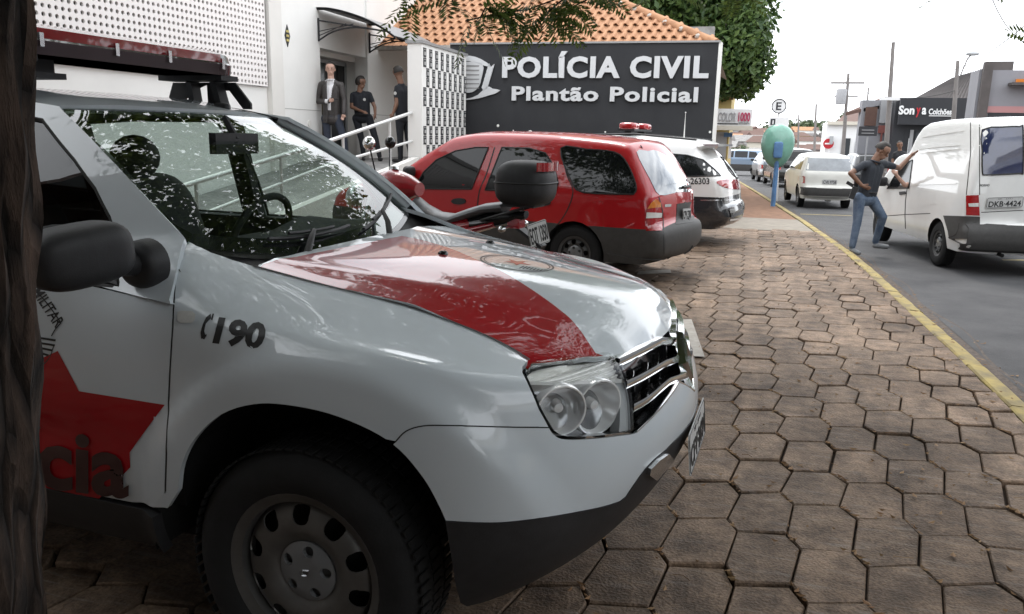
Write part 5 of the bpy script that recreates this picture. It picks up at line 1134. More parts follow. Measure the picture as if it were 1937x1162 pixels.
# -- markings
def decal_px(name, me, m, parent, p0, ux, uy, off=.0012):
    subdiv(me, 9.0 / max(abs(ux[0]), abs(uy[1])))
    P = []
    for v in me.vertices:
        px = (p0[0] + v.co.x * ux[0] + v.co.y * uy[0], p0[1] + v.co.x * ux[1] + v.co.y * uy[1]); P.append(SK.hit(SUV_EYE, sray(*px)))
    pos, nn = SK(np.array(P))
    for v, p, n in zip(me.vertices, pos, nn): v.co = p + n * off
    me.materials.clear(); me.materials.append(M[m]); fix_normals(me); return obj(name, me, parent)
def poly_px(name, m, pts, parent=suv, off=.0012, step=.03):
    return panel(name, M[m], parent, suv_px(pts), SK, off=off, step=step, bstep=.02, scale=SC, smooth=60)
def stroke_px(name, m, pts, w, parent=suv, off=.0013):
    P = np.array(pts, float); t = np.gradient(P, axis=0); t /= np.linalg.norm(t, axis=1)[:, None]; n = np.stack([-t[:, 1], t[:, 0]], 1) * w / 2
    return poly_px(name, m, [tuple(p) for p in P + n] + [tuple(p) for p in (P - n)[::-1]], parent, off)
fender = [c for c in suv.children if c.name.startswith('fender')][0]
tm = text_mesh('190', 1, .043, .22, 1.0); lo, hi = text_box(tm); sx = 100 / (hi[0] - lo[0]); sy = 53 / (hi[1] - lo[1])
decal_px('lettering', tm, 'black_vinyl', fender, (402 - lo[0] * sx, 645), (sx, sx * .135), (sy * .02, -sy))
poly_px('phone_symbol', 'black_vinyl', [(399, 594), (391, 600), (384, 614), (380, 630), (381, 641), (385, 641), (389, 634), (387, 627), (390, 613), (396, 606), (400, 603)], fender)
stroke_px('phone_symbol', 'black_vinyl', [(404, 594), (401, 606)], 3, fender); stroke_px('phone_symbol', 'black_vinyl', [(386, 642), (391, 633)], 2.5, fender)
stroke_px('shut_line', 'rubber_seal', crspline([(747, 837), (768, 816), (800, 806), (850, 805), (950, 808), (1038, 809)], 4), 2.6, fender, .0006)
stroke_px('shut_line', 'rubber_seal', crspline([(352, 455), (344, 470), (336, 500), (331, 545), (327, 620), (322, 700), (316, 830), (313, 930)], 4), 2.2, fender, .0006)
stroke_px('shut_line', 'rubber_seal', crspline([(1002, 682), (960, 656), (900, 628), (830, 601), (770, 580), (680, 557), (600, 537), (530, 518), (478, 504)], 4), 3.0, fender, .0025)
star_d = poly_px('red_star', 'red_vinyl', [(110, 664), (150, 740), (312, 766), (246, 856), (247, 884), (188, 943), (120, 930), (40, 915), (30, 700)], door)
tm = text_mesh('Polícia', 1, .03, 0, 1.0); lo, hi = text_box(tm); sc_ = 120 / (hi[1] - lo[1]); w_ = (hi[0] - lo[0]) * sc_
decal_px('lettering', tm, 'maroon_vinyl' if 'maroon_vinyl' in M else mat('maroon_vinyl', (.035, .008, .010), .4, coat=.6).name, door, (246 - hi[0] * sc_, 884 - 0.12 * w_ * 0 - .0), (sc_, sc_ * .13), (0, -sc_), .005)
stroke_px('crest_line', 'black_vinyl', crspline([(60, 545), (80, 563), (98, 585), (116, 611)], 4), 2.2, door); stroke_px('crest_line', 'black_vinyl', [(116, 611), (106, 622), (101, 630), (98, 636)], 2.2, door)
tm = text_mesh('MILITAR', 1, .012, 0, 1.0); lo, hi = text_box(tm); sc_ = 22 / (hi[1] - lo[1]); L_ = (hi[0] - lo[0]); ux = np.array([.55, .83]) * (82 / L_)
decal_px('lettering', tm, 'black_vinyl', door, (60, 552), tuple(ux), (sc_ * .84, -sc_ * .55))
for k in range(5):
    y0 = 639 + k * 9.5; x1 = 106 - k * k * 1.5; stroke_px('crest_bar', 'black_vinyl', [(52, y0 - 3), (80, y0 + 1), (x1, y0 + 5)], 4.0, door)
stroke_px('crest_line', 'black_vinyl', crspline([(103, 652), (95, 675), (80, 692), (64, 702)], 3), 1.8, door)
poly_px('indicator', 'lamp_clear', [(338, 592), (345, 590), (366, 591), (372, 597), (371, 607), (366, 612), (344, 612), (338, 607)], fender, .006)
# ------------------------------------------------------------------ parked cars: lofted shells with panels laid on them
def ccw(P): return sum(P[i][0] * P[(i + 1) % len(P)][1] - P[(i + 1) % len(P)][0] * P[i][1] for i in range(len(P))) > 0
class Car:
    def __init__(s, name, label, loc, heading, top, bottom_z, wheels, arch_r, W0, belt, tumble, r=.09, body='white_paint', clad=None, clad_mat='black_plastic', bulge=.06, crown=.03, taper=(.10, .10), group=None, step=.05):
        s.root = empty(name, loc, heading, label, 'car', group); s.M = Matrix.Translation(loc) @ Matrix.Rotation(heading, 4, 'Z'); s.I = s.M.inverted(); s.eye = s.I @ EYE; s.I3 = s.I.to_3x3()
        # silhouette: top goes from rear bottom over the roof to the front bottom
        t = [(p[0], p[1], 0) for p in top]; x0, x1 = top[0][0], top[-1][0]
        bot = [(x1, bottom_z, 1)]
        for wx in sorted(wheels, reverse=True):
            cz = s_wz = arch_r[1]; R = arch_r[0]; a0 = math.asin((bottom_z - cz) / R) if abs(bottom_z - cz) < R else -1.2
            for a in np.linspace(a0, PI - a0, 13): bot.append((wx + R * math.cos(a), cz + R * math.sin(a), 1))
        bot.append((x0, bottom_z, 1))
        poly = t + bot; P = []
        for i in range(len(poly)):
            a, b = poly[i], poly[(i + 1) % len(poly)]; k = max(1, int(math.hypot(b[0] - a[0], b[1] - a[1]) / step)); fl = 1 if (a[2] and b[2]) else 0
            cuts = [j / k for j in range(k)]
            if clad and not fl and (a[1] - clad) * (b[1] - clad) < 0: cuts = sorted(cuts + [(clad - a[1]) / (b[1] - a[1])])
            for c in cuts: P.append((a[0] + (b[0] - a[0]) * c, a[1] + (b[1] - a[1]) * c, fl))
        Q = []
        for p in P:
            if not Q or math.hypot(p[0] - Q[-1][0], p[1] - Q[-1][1]) > .004: Q.append(p)
        P = Q; O = np.array(P); s.O = O; n = len(P)
        xr, xf = O[:, 0].min(), O[:, 0].max()
        def Wf(x, z):
            w = W0 - tumble * np.clip(z - belt, 0, 9) - .5 * tumble * np.clip(z - belt, 0, 9) ** 2 * .8 - .04 * np.clip((.55 - z) / .3, 0, 1) ** 2
            return w - taper[0] * np.clip((xr + .7 - x) / .7, 0, 1) ** 2.2 - taper[1] * np.clip((x - xf + .9) / .9, 0, 1) ** 2.2
        s.W = Wf
        seg_a = np.array([O[i, :2] for i in range(n) if not O[i, 2]]); seg_b = np.array([O[(i + 1) % n, :2] for i in range(n) if not O[i, 2]])
        def dist(V):
            out = np.full(len(V), 9.0)
            for a, b in zip(seg_a, seg_b):
                ab = b - a; t_ = np.clip(((V - a) @ ab) / (ab @ ab + 1e-12), 0, 1); out = np.minimum(out, np.linalg.norm(V - (a + t_[:, None] * ab), axis=1))
            return out
        def ys(V):
            d = np.clip(dist(V), 0, r); return Wf(V[:, 0], V[:, 1]) - r + np.sqrt(np.maximum(r * r - (r - d) ** 2, 0))
        # interior points: rings near the edge plus a grid
        nrm = []
        for i in range(n):
            a, b = O[i - 1, :2], O[(i + 1) % n, :2]; tt = b - a; nrm.append(np.array([-tt[1], tt[0]]) / (np.linalg.norm(tt) + 1e-9))
        nrm = np.array(nrm) * (1 if ccw([tuple(p[:2]) for p in P]) else -1)          # inward
        ex = np.vstack([O[:, :2] + nrm * (r * f) for f in (.07, .25, .55, 1.0)]); lo, hi = O[:, :2].min(0), O[:, :2].max(0)
        G_ = np.stack(np.meshgrid(np.arange(lo[0], hi[0], .07), np.arange(lo[1], hi[1], .07)), -1).reshape(-1, 2); ex = np.vstack([ex, G_[dist(G_) > r * 1.2]]); ex = ex[inside(O[:, :2], ex)]
        pts = [Vector(p[:2]) for p in P] + [Vector(p) for p in ex]; edges = [(i, (i + 1) % n) for i in range(n)]
        if clad:
            b0 = len(pts); xs_ = np.arange(lo[0] + .002, hi[0], .03); cp = [(x, clad) for x in xs_ if inside(O[:, :2], [(x, clad)])[0]]; pts += [Vector(p) for p in cp]; edges += [(b0 + i, b0 + i + 1) for i in range(len(cp) - 1) if cp[i + 1][0] - cp[i][0] < .04]
        rr = geometry.delaunay_2d_cdt(pts, edges, [], 0, 1e-6); V = np.array([tuple(p) for p in rr[0]]); T = np.array([f for f in rr[2] if len(f) == 3]); T = T[inside(O[:, :2], V[T].mean(1))]
        Y = ys(V); mb = MB(); cz_ = lambda z: 1 if (clad and z < clad - .002) else 0
        L3 = [(v[0], y, v[1]) for v, y in zip(V, Y)]; R3 = [(v[0], -y, v[1]) for v, y in zip(V, Y)]
        mats = [cz_(V[t_].mean(0)[1]) for t_ in T]
        b0 = mb.add(L3, []); mb.f += [tuple(int(i) + b0 for i in t_) for t_ in T]; mb.m += mats; b0 = mb.add(R3, []); mb.f += [tuple(int(i) + b0 for i in t_[::-1]) for t_ in T]; mb.m += mats
        ts = np.linspace(-1, 1, 13); ey = ys(O[:, :2]); rows = []
        for i in list(range(n)) + [0]:
            dark = O[i, 2]; out_n = -nrm[i]; bl = 0 if dark else (bulge * abs(out_n[0]) + crown * max(out_n[1], 0)); w = ey[i]
            rows.append([(O[i, 0] + out_n[0] * bl * (1 - t_ * t_), t_ * w, O[i, 1] + out_n[1] * bl * (1 - t_ * t_)) for t_ in ts])
        for i in range(n):
            mi = 2 if O[i, 2] else cz_((O[i, 1] + O[(i + 1) % n, 1]) / 2); b0 = mb.add(rows[i] + rows[i + 1], []); m_ = len(ts)
            for j in range(m_ - 1): mb.f.append((b0 + j, b0 + m_ + j, b0 + m_ + j + 1, b0 + j + 1)); mb.m.append(mi)
        me = bpy.data.meshes.new('body'); me.from_pydata(mb.v, [], mb.f)
        for m_ in (M[body], M[clad_mat], M['dark_void']): me.materials.append(m_)
        me.polygons.foreach_set('material_index', mb.m); bm = bmesh.new(); bm.from_mesh(me); bmesh.ops.remove_doubles(bm, verts=bm.verts, dist=.0008); bmesh.ops.recalc_face_normals(bm, faces=bm.faces); bm.to_mesh(me); 
        s.bvh = BVHTree.FromBMesh(bm); bm.free(); smooth_by_angle(me, 38); s.body = obj('body', me, s.root)
    def cast(s, o, d):
        loc, n, i, dd = s.bvh.ray_cast(Vector(o), Vector(d).normalized())
        if loc is None: loc, n, i, dd = s.bvh.find_nearest(Vector(o) + Vector(d).normalized() * (Vector(o).length))
        if n.dot(Vector(d)) > 0: n = -n
        return loc, n
    def px(s, x, y): return s.cast(s.eye, s.I3 @ pray(x, y))
    def _surf(s, f):
        def S(uv):
            R_ = [f(*q) for q in uv]; return np.array([tuple(a) for a, b in R_]), np.array([tuple(b) for a, b in R_])
        return S
    def ppx(s, name, m, pts, off=.004, step=6, flange=.006, mirror=False, parent=None, holes=(), smooth=40):
        o = panel(name, M[m], parent or s.root, pts, s._surf(s.px), holes=holes, step=step, bstep=step * .7, flange=flange, off=off, smooth=smooth)
        if mirror: mirrored(o)
        return o
    def side(s, name, m, pts, off=.004, step=.06, flange=.006, both=True, holes=()):
        o = panel(name, M[m], s.root, pts, s._surf(lambda x, z: s.cast((x, -3, z), (0, 1, 0))), holes=holes, step=step, bstep=step * .6, flange=flange, off=off, smooth=40)
        if both: mirrored(o)
        return o
    def end(s, name, m, pts, front=False, off=.004, step=.06, flange=.006, parent=None):
        return panel(name, M[m], parent or s.root, pts, s._surf(lambda y, z: s.cast((9 if front else -9, y, z), (-1 if front else 1, 0, 0))), step=step, bstep=step * .6, flange=flange, off=off, smooth=40)
    def seam_px(s, pts, w=2.0, m='rubber_seal', mirror=True, off=.0015, parent=None):
        P = np.array(pts, float); t = np.gradient(P, axis=0); t /= np.linalg.norm(t, axis=1)[:, None]; n = np.stack([-t[:, 1], t[:, 0]], 1) * w / 2
        return s.ppx('shut_line', m, [tuple(p) for p in P + n] + [tuple(p) for p in (P - n)[::-1]], off=off, step=8, flange=0, mirror=mirror, parent=parent or s.body)
    def wheels(s, xs, R, rim, half, wid=.18, holes=8, hubcap=True, m_rim='steel_wheel'):
        first = None
        for x in xs:
            for sd in (-1, 1):
                if first is None: first = wheel(s.root, (x, sd * half, R), R, wid, rim, sd, holes, hubcap, m_rim)
                else:
                    w = copy_tree(first, s.root); w.location = (x, sd * half, R); w.rotation_euler = (0, 0, 0 if sd < 0 else PI)
        for x in xs:
            ax = MB(); ax.tube([(x, -half, R), (x, half, R)], .03, 8); ax.build('axle', M['dark_void'], s.root)
    def window_px(s, name, pts, glass_m='glass_dark', mirror=True, seal=True):
        o = s.ppx(name, glass_m, pts, off=.005, step=10, flange=.004, smooth=60); objs = [o]
        if seal:
            P = np.array(resample(pts, 5)); c = P.mean(0); b = MB(); W_ = [];
            for p in P: l, n = s.px(*p); W_.append(l + n * .006)
            b.tube(W_, .008, 5, closed=True); k = b.build('seal', M['rubber_seal'], o, 60); objs.append(k)
        if mirror:
            m2 = mirrored(o)
            if seal: k2 = mirrored(k); k2.parent = m2
        return o
def arcpts(pts, n=4): return crspline(pts, n, True)
mat('white_paint', (.72, .72, .70), .35, 0, .8, noise=.07, nscale=4, rvar=.1); mat('red_paint', (.40, .010, .014), .3, 0, .8, spec=.15, noise=.10, nscale=3, rvar=.06); mat('cladding', (.050, .048, .046), .6, noise=.25, nscale=20)
mat('steel_dark', (.07, .07, .07), .5, .3); mat('old_white', (.66, .65, .60), .45, 0, .5, noise=.12, nscale=3); mat('car_black', (.020, .021, .024), .25, coat=1); mat('car_silver', (.40, .41, .42), .35, .5, .8); mat('car_blue', (.20, .27, .36), .35, .3, .8); mat('amber_lamp', (.45, .16, .05), .15, coat=1)
# -- red station wagon
H_ = math.radians(167.5); hd = Vector((math.cos(H_), math.sin(H_), 0)); lat = Vector((-hd.y, hd.x, 0))
corner = Vector((-.80, 7.78, 0)); rloc = corner - lat * .80     # near rear corner lies on the left flank
rw = Car('red_wagon', 'red station wagon with dark lower cladding parked nose-in behind the motorcycle', rloc, H_,
         crspline([(.12, .26), (-.03, .31), (-.07, .42), (-.05, .56), (.02, .62)], 3) + crspline([(.05, .66), (.06, .80), (.09, .93), (.20, 1.15), (.33, 1.36)], 4) + crspline([(.38, 1.405), (.60, 1.445), (1.2, 1.485), (1.8, 1.495), (2.2, 1.485), (2.45, 1.45)], 4) + crspline([(2.5, 1.435), (2.75, 1.28), (3.0, 1.11), (3.18, .985)], 4) + crspline([(3.22, .965), (3.6, .90), (3.95, .81), (4.10, .72)], 4) + crspline([(4.14, .64), (4.19, .50), (4.17, .34), (4.05, .26)], 3),
         .24, (.86, 3.30), (.335, .30), .815, .93, .34, r=.085, body='red_paint', clad=.60, clad_mat='cladding')
rw.window_px('side_window', [(783, 357), (802, 326), (826, 303), (862, 286), (900, 279.5), (924, 279.5), (892, 358)])
rw.window_px('side_window', [(950, 279.5), (1001, 281), (1032, 290), (1048, 315), (1056, 347), (1052, 360), (918, 360)])
rw.window_px('quarter_window', arcpts([(1061, 281), (1110, 283), (1163, 288.5), (1186, 309), (1203, 350), (1200, 366), (1186, 367.5), (1103, 364), (1081, 343)], 3))
for px_ in ([(1062, 281), (1072, 330), (1084, 362), (1072, 400), (1050, 432)], [(936, 279), (920, 330), (907, 362), (903, 400), (905, 440)], [(770, 360), (776, 400), (790, 440)]):
    rw.seam_px(crspline(px_, 4), 2.2)
for cx, cy in ((868, 381), (1028, 384)): rw.ppx('door_handle', 'black_plastic', [(cx + 14 * math.cos(a), cy + 6 * math.sin(a)) for a in np.linspace(0, 2 * PI, 14, endpoint=False)], off=.012, flange=.012, mirror=True)
tgw = rw.ppx('rear_window', 'glass_grey', arcpts([(1204, 288), (1225, 286), (1243, 286), (1276, 309), (1308, 358), (1280, 364), (1247, 369), (1229, 339)], 3), off=.004, step=8, smooth=60)
b = MB(); b.tube([rw.px(1288, 356)[0] + Vector((-.02, 0, .01)), rw.px(1302, 354)[0] + Vector((-.02, 0, .01))], .015, 6); b.build('rear_wiper', M['black_plastic'], tgw)
tl = rw.ppx('tail_lamp', 'lamp_red', [(1222, 437), (1223, 396), (1229, 385), (1239, 376), (1249, 384), (1252, 437)], off=.008, step=5); rw.ppx('lamp_band', 'lamp_clear', [(1222, 413), (1250, 412), (1251, 403), (1223, 402)], off=.011, step=5, parent=tl); rw.ppx('lamp_band', 'lamp_amber', [(1224, 395), (1230, 385), (1239, 377), (1248, 384), (1249, 392)], off=.011, step=5, parent=tl)
rw.end('tail_lamp', 'lamp_red', [(-.76, .62), (-.60, .62), (-.62, .88), (-.70, .92), (-.76, .80)], off=.008)
rw.ppx('plate_recess', 'cladding', [(1280, 386), (1312, 381), (1313, 420), (1278, 425)], off=.003)
l0, n0 = rw.px(1295, 408); a_, b_ = rw.px(1283, 409)[0], rw.px(1307, 406)[0]
plate('licence_plate', rw.root, l0 + n0 * .028, b_ - a_, Vector((.06, 0, 1)), .33, .125, 'CPV 7381')
rw.ppx('badge', 'chrome_satin', [(1257, 387), (1269, 386), (1269, 391), (1257, 392)], off=.005); rw.seam_px(crspline([(1246, 372), (1253, 400), (1255, 440), (1256, 490)], 4), 2, mirror=False); rw.seam_px([(1256, 489), (1290, 484), (1318, 470)], 2, mirror=False)
rw.ppx('bumper_lip', 'cladding', crspline([(1148, 478), (1200, 488), (1256, 490), (1300, 481), (1320, 468)], 3) + [(1321, 478), (1300, 492), (1256, 502), (1200, 500), (1150, 492)], off=.014, step=8, flange=.014)
rw.wheels((.86, 3.30), .295, .180, .70, .175, 8, True, 'steel_dark')
b = MB(); m0 = rw.px(790, 330)[0]; b.grid(superell((m0.x + .05, m0.y + .09, m0.z + .03), (.05, .09, .065), .7, 16, 10)); b.build('side_mirror', M['black_plastic'], rw.root, 60)
b = MB(); q = rw.px(1215, 281)[0]; b.tube([q, q + Vector((.02, 0, .03))], .006, 5); b.build('antenna_base', M['black_plastic'], rw.root)
rw.end('headlamp', 'lamp_clear', [(.45, .66), (.72, .66), (.72, .78), (.5, .78)], True); rw.end('headlamp', 'lamp_clear', [(-.45, .66), (-.72, .66), (-.72, .78), (-.5, .78)], True); rw.end('windscreen', 'glass_dark', [(-.62, 1.02), (.62, 1.02), (.54, 1.40), (-.54, 1.40)], True)
# -- white and black police estate
H_ = math.radians(171); hd = Vector((math.cos(H_), math.sin(H_), 0)); lat = Vector((-hd.y, hd.x, 0)); corner = Vector((-.24, 11.3, 0)); ploc = corner - lat * .80
pc = Car('police_estate', 'white and black police estate car with red roof beacons in front of the sign wall', ploc, H_,
         crspline([(.12, .27), (.0, .32), (-.05, .42), (-.03, .55), (.02, .60)], 3) + crspline([(.03, .66), (.05, .80), (.10, .93), (.25, 1.12), (.45, 1.33)], 4) + crspline([(.36, 1.40), (.62, 1.45), (1.2, 1.49), (1.8, 1.50), (2.3, 1.475), (2.5, 1.44)], 4) + crspline([(2.55, 1.42), (2.8, 1.26), (3.05, 1.10), (3.22, .98)], 4) + crspline([(3.26, .965), (3.6, .90), (3.95, .81), (4.12, .72)], 4) + crspline([(4.16, .64), (4.21, .50), (4.19, .34), (4.07, .26)], 3),
         .25, (.86, 3.35), (.335, .30), .82, .93, .36, r=.085, body='white_paint', clad=.70, clad_mat='car_black')
pc.window_px('quarter_window', [(1262, 291), (1300, 294), (1330, 303), (1350, 320), (1363, 333), (1290, 335), (1270, 330)])
pc.window_px('side_window', [(1150, 285), (1225, 288), (1250, 300), (1258, 333), (1140, 333)])
pc.window_px('rear_window', arcpts([(1366, 294), (1378, 296), (1402, 333), (1392, 336), (1378, 322)], 2), mirror=False)
tl = pc.ppx('tail_lamp', 'lamp_red', crspline([(1355, 344), (1375, 340), (1396, 341), (1406, 348), (1404, 357), (1385, 358), (1366, 353)], 3, True), off=.008, step=4)
pc.seam_px([(1325, 379), (1370, 379), (1410, 376)], 2, 'chrome_satin', False); pc.ppx('bumper_trim', 'car_black', [(1378, 394), (1414, 388), (1416, 396), (1414, 410), (1382, 412)], off=.012, step=6); pc.seam_px([(1380, 416), (1418, 410)], 3, 'white_paint', False, .012)
tm = text_mesh('C-26303', 1, .02); lo, hi = text_box(tm); subdiv(tm, .4)
for v in tm.vertices:
    l, n = pc.px(1291 + (v.co.x - lo[0]) / (hi[0] - lo[0]) * 51, 349 - (v.co.y - lo[1]) / (hi[1] - lo[1]) * 12); v.co = l + n * .004
tm.materials.clear(); tm.materials.append(M['black_vinyl']); obj('lettering', tm, pc.root)
pc.wheels((.86, 3.35), .30, .185, .71, .18); b = MB(); q = pc.px(1385, 300)[0]; b.box((.30, 0, 1.40), (.22, 1.1, .03)); b.build('spoiler', M['car_silver'], pc.root)
for sgn in (-1, 1):
    b = MB(); b.tube([(.5, sgn * .55, 1.47), (1.4, sgn * .57, 1.535), (2.3, sgn * .55, 1.50)], .016, 6); b.build('roof_rail', M['black_plastic'], pc.root, 60)
lbp = empty('beacon_bar', parent=pc.root); lbp.location = (1.55, 0, 1.62)
b = MB(); b.box((0, 0, -.03), (.24, .95, .03)); b.build('base', M['black_plastic'], lbp)
for y in (-.33, .33):
    b = MB(); b.grid(superell((0, y, .025), (.13, .17, .055), .5, 18, 10)); b.build('beacon', M['lamp_red'], lbp, 50); b = MB(); b.box((0, y, -.09), (.10, .12, .11)); b.build('foot', M['black_plastic'], lbp)
for (bx, by), (tx, ty) in (((1184, 272), (1185, 236)), ((1293, 274), (1297, 213))):
    p0 = at_y(bx, by, 12.0); p1 = at_y(tx, ty, 12.0); b = MB(); b.tube([pc.I @ p0 - Vector((0, 0, .08)), pc.I @ p0, pc.I @ p1], [.02, .012, .003], 6); b.build('antenna', M['white_paint'], pc.root)
# -- white panel van in the road
H_ = math.radians(98); hd = Vector((math.cos(H_), math.sin(H_), 0)); lat = Vector((-hd.y, hd.x, 0)); RZ = -.098
corner = Vector((2.60, 10.85, RZ)); vloc = corner - lat * .80
van = Car('panel_van', 'white panel van with dark rear window standing in the road at the right edge', vloc, H_,
          crspline([(.10, .30), (-.05, .34), (-.08, .44), (-.06, .58), (.0, .62)], 3) + crspline([(.01, .66), (.0, 1.0), (.015, 1.4), (.05, 1.72), (.09, 1.82)], 4) + crspline([(.16, 1.865), (.6, 1.90), (1.4, 1.905), (2.05, 1.875)], 4) + crspline([(2.22, 1.83), (2.36, 1.70), (2.45, 1.50), (2.49, 1.45)], 3) + crspline([(2.55, 1.43), (2.75, 1.42), (2.92, 1.39)], 3) + crspline([(2.97, 1.37), (3.2, 1.18), (3.42, .97)], 3) + crspline([(3.47, .95), (3.8, .88), (4.05, .80)], 3) + crspline([(4.10, .72), (4.14, .5), (4.11, .34), (4.0, .28)], 3),
          .27, (.80, 3.38), (.335, .29), .80, 1.0, .13, r=.075, body='white_paint', taper=(.02, .14), bulge=.035, crown=.035)
van.window_px('rear_window', arcpts([(1859, 246), (1895, 241), (1929, 240), (1935, 244), (1935, 322), (1930, 328), (1895, 330), (1864, 331), (1858, 326), (1858, 285)], 2), 'glass_blue', False)
tl = van.ppx('tail_lamp', 'lamp_red', [(1828, 370), (1851, 369), (1853, 408), (1828, 407)], off=.008, step=5); van.ppx('lamp_band', 'lamp_clear', [(1832, 385), (1851, 384), (1851, 391), (1833, 391)], off=.011, step=5, parent=tl)
van.end('tail_lamp', 'lamp_red', [(-.79, .88), (-.70, .88), (-.70, 1.16), (-.79, 1.16)], off=.006)
van.end('rear_bumper', 'cladding', [(-.79, .31), (-.79, .63), (.79, .63), (.79, .31)], off=.018, flange=.03); van.ppx('bumper_corner', 'cladding', [(1786, 408), (1853, 410), (1853, 452), (1797, 452), (1795, 438)], off=.014, step=6, flange=.015)
l0, n0 = van.px(1900, 383); a_, b_ = van.px(1872, 384)[0], van.px(1928, 382)[0]; plate('licence_plate', van.root, l0 + n0 * .012, b_ - a_, (0, 0, 1), .40, .13, 'DKB·4424', 'SP - JAU')
for s0, s1 in (((1745, 259), (1823, 247)), ((1740, 281), (1817, 274)), ((1737, 290), (1817, 281)), ((1729, 349), (1810, 347))): van.seam_px([s0, ((s0[0] + s1[0]) / 2, (s0[1] + s1[1]) / 2 - .5), s1], 3.0, 'white_paint', True, .010)
van.seam_px([(1836, 222), (1836, 290), (1830, 350), (1828, 369)], 1.6); van.seam_px([(1853, 236), (1853, 300), (1853, 369)], 1.6, mirror=False); van.seam_px([(1856, 402), (1895, 400), (1936, 398)], 1.4, mirror=False)
van.window_px('door_window', [(1679, 357), (1690, 338), (1703, 319), (1716, 307), (1727, 303), (1720, 356)])
van.seam_px([(1716, 357), (1713, 380), (1712, 407), (1713, 433)], 1.6); van.seam_px([(1660, 410), (1713, 406), (1760, 404)], 1.4); van.ppx('fuel_flap', 'white_paint', [(1760, 367), (1770, 366), (1771, 386), (1760, 387)], off=.003, flange=.002, step=4); van.ppx('door_handle', 'black_plastic', [(1702, 363), (1713, 362), (1714, 367), (1703, 369)], off=.014, flange=.014, mirror=True)
tm = text_mesh('FIORINO', 1, .02, .2); lo, hi = text_box(tm); subdiv(tm, .5)
for v in tm.vertices:
    l, n = van.px(1853.5 + (v.co.x - lo[0]) / (hi[0] - lo[0]) * 18, 353.5 - (v.co.y - lo[1]) / (hi[1] - lo[1]) * 4.5 - (v.co.x - lo[0]) / (hi[0] - lo[0]) * .8); v.co = l + n * .003
tm.materials.clear(); tm.materials.append(M['black_vinyl']); obj('lettering', tm, van.root)
van.wheels((.80, 3.38), .29, .165, .695, .165, 8, True, 'steel_dark')
b = MB(); q = van.px(1684, 352)[0]; b.grid(superell((q.x + .12, q.y + .10, q.z + .06), (.05, .09, .075), .6, 16, 10)); b.tube([q, (q.x + .12, q.y + .05, q.z + .04)], .02, 6); b.build('side_mirror', M['black_plastic'], van.root, 60)
van.end('windscreen', 'glass_dark', [(-.62, 1.02), (.62, 1.02), (.56, 1.35), (-.56, 1.35)], True); van.end('headlamp', 'lamp_clear', [(.45, .64), (.70, .64), (.70, .76), (.45, .76)], True); van.end('headlamp', 'lamp_clear', [(-.45, .64), (-.70, .64), (-.70, .76), (-.45, .76)], True)
b = MB(); b.tube([(.0, .3, .26), (.3, .3, .27), (.9, .28, .24)], .025, 8); b.build('exhaust', M['rubber'], van.root, 60)
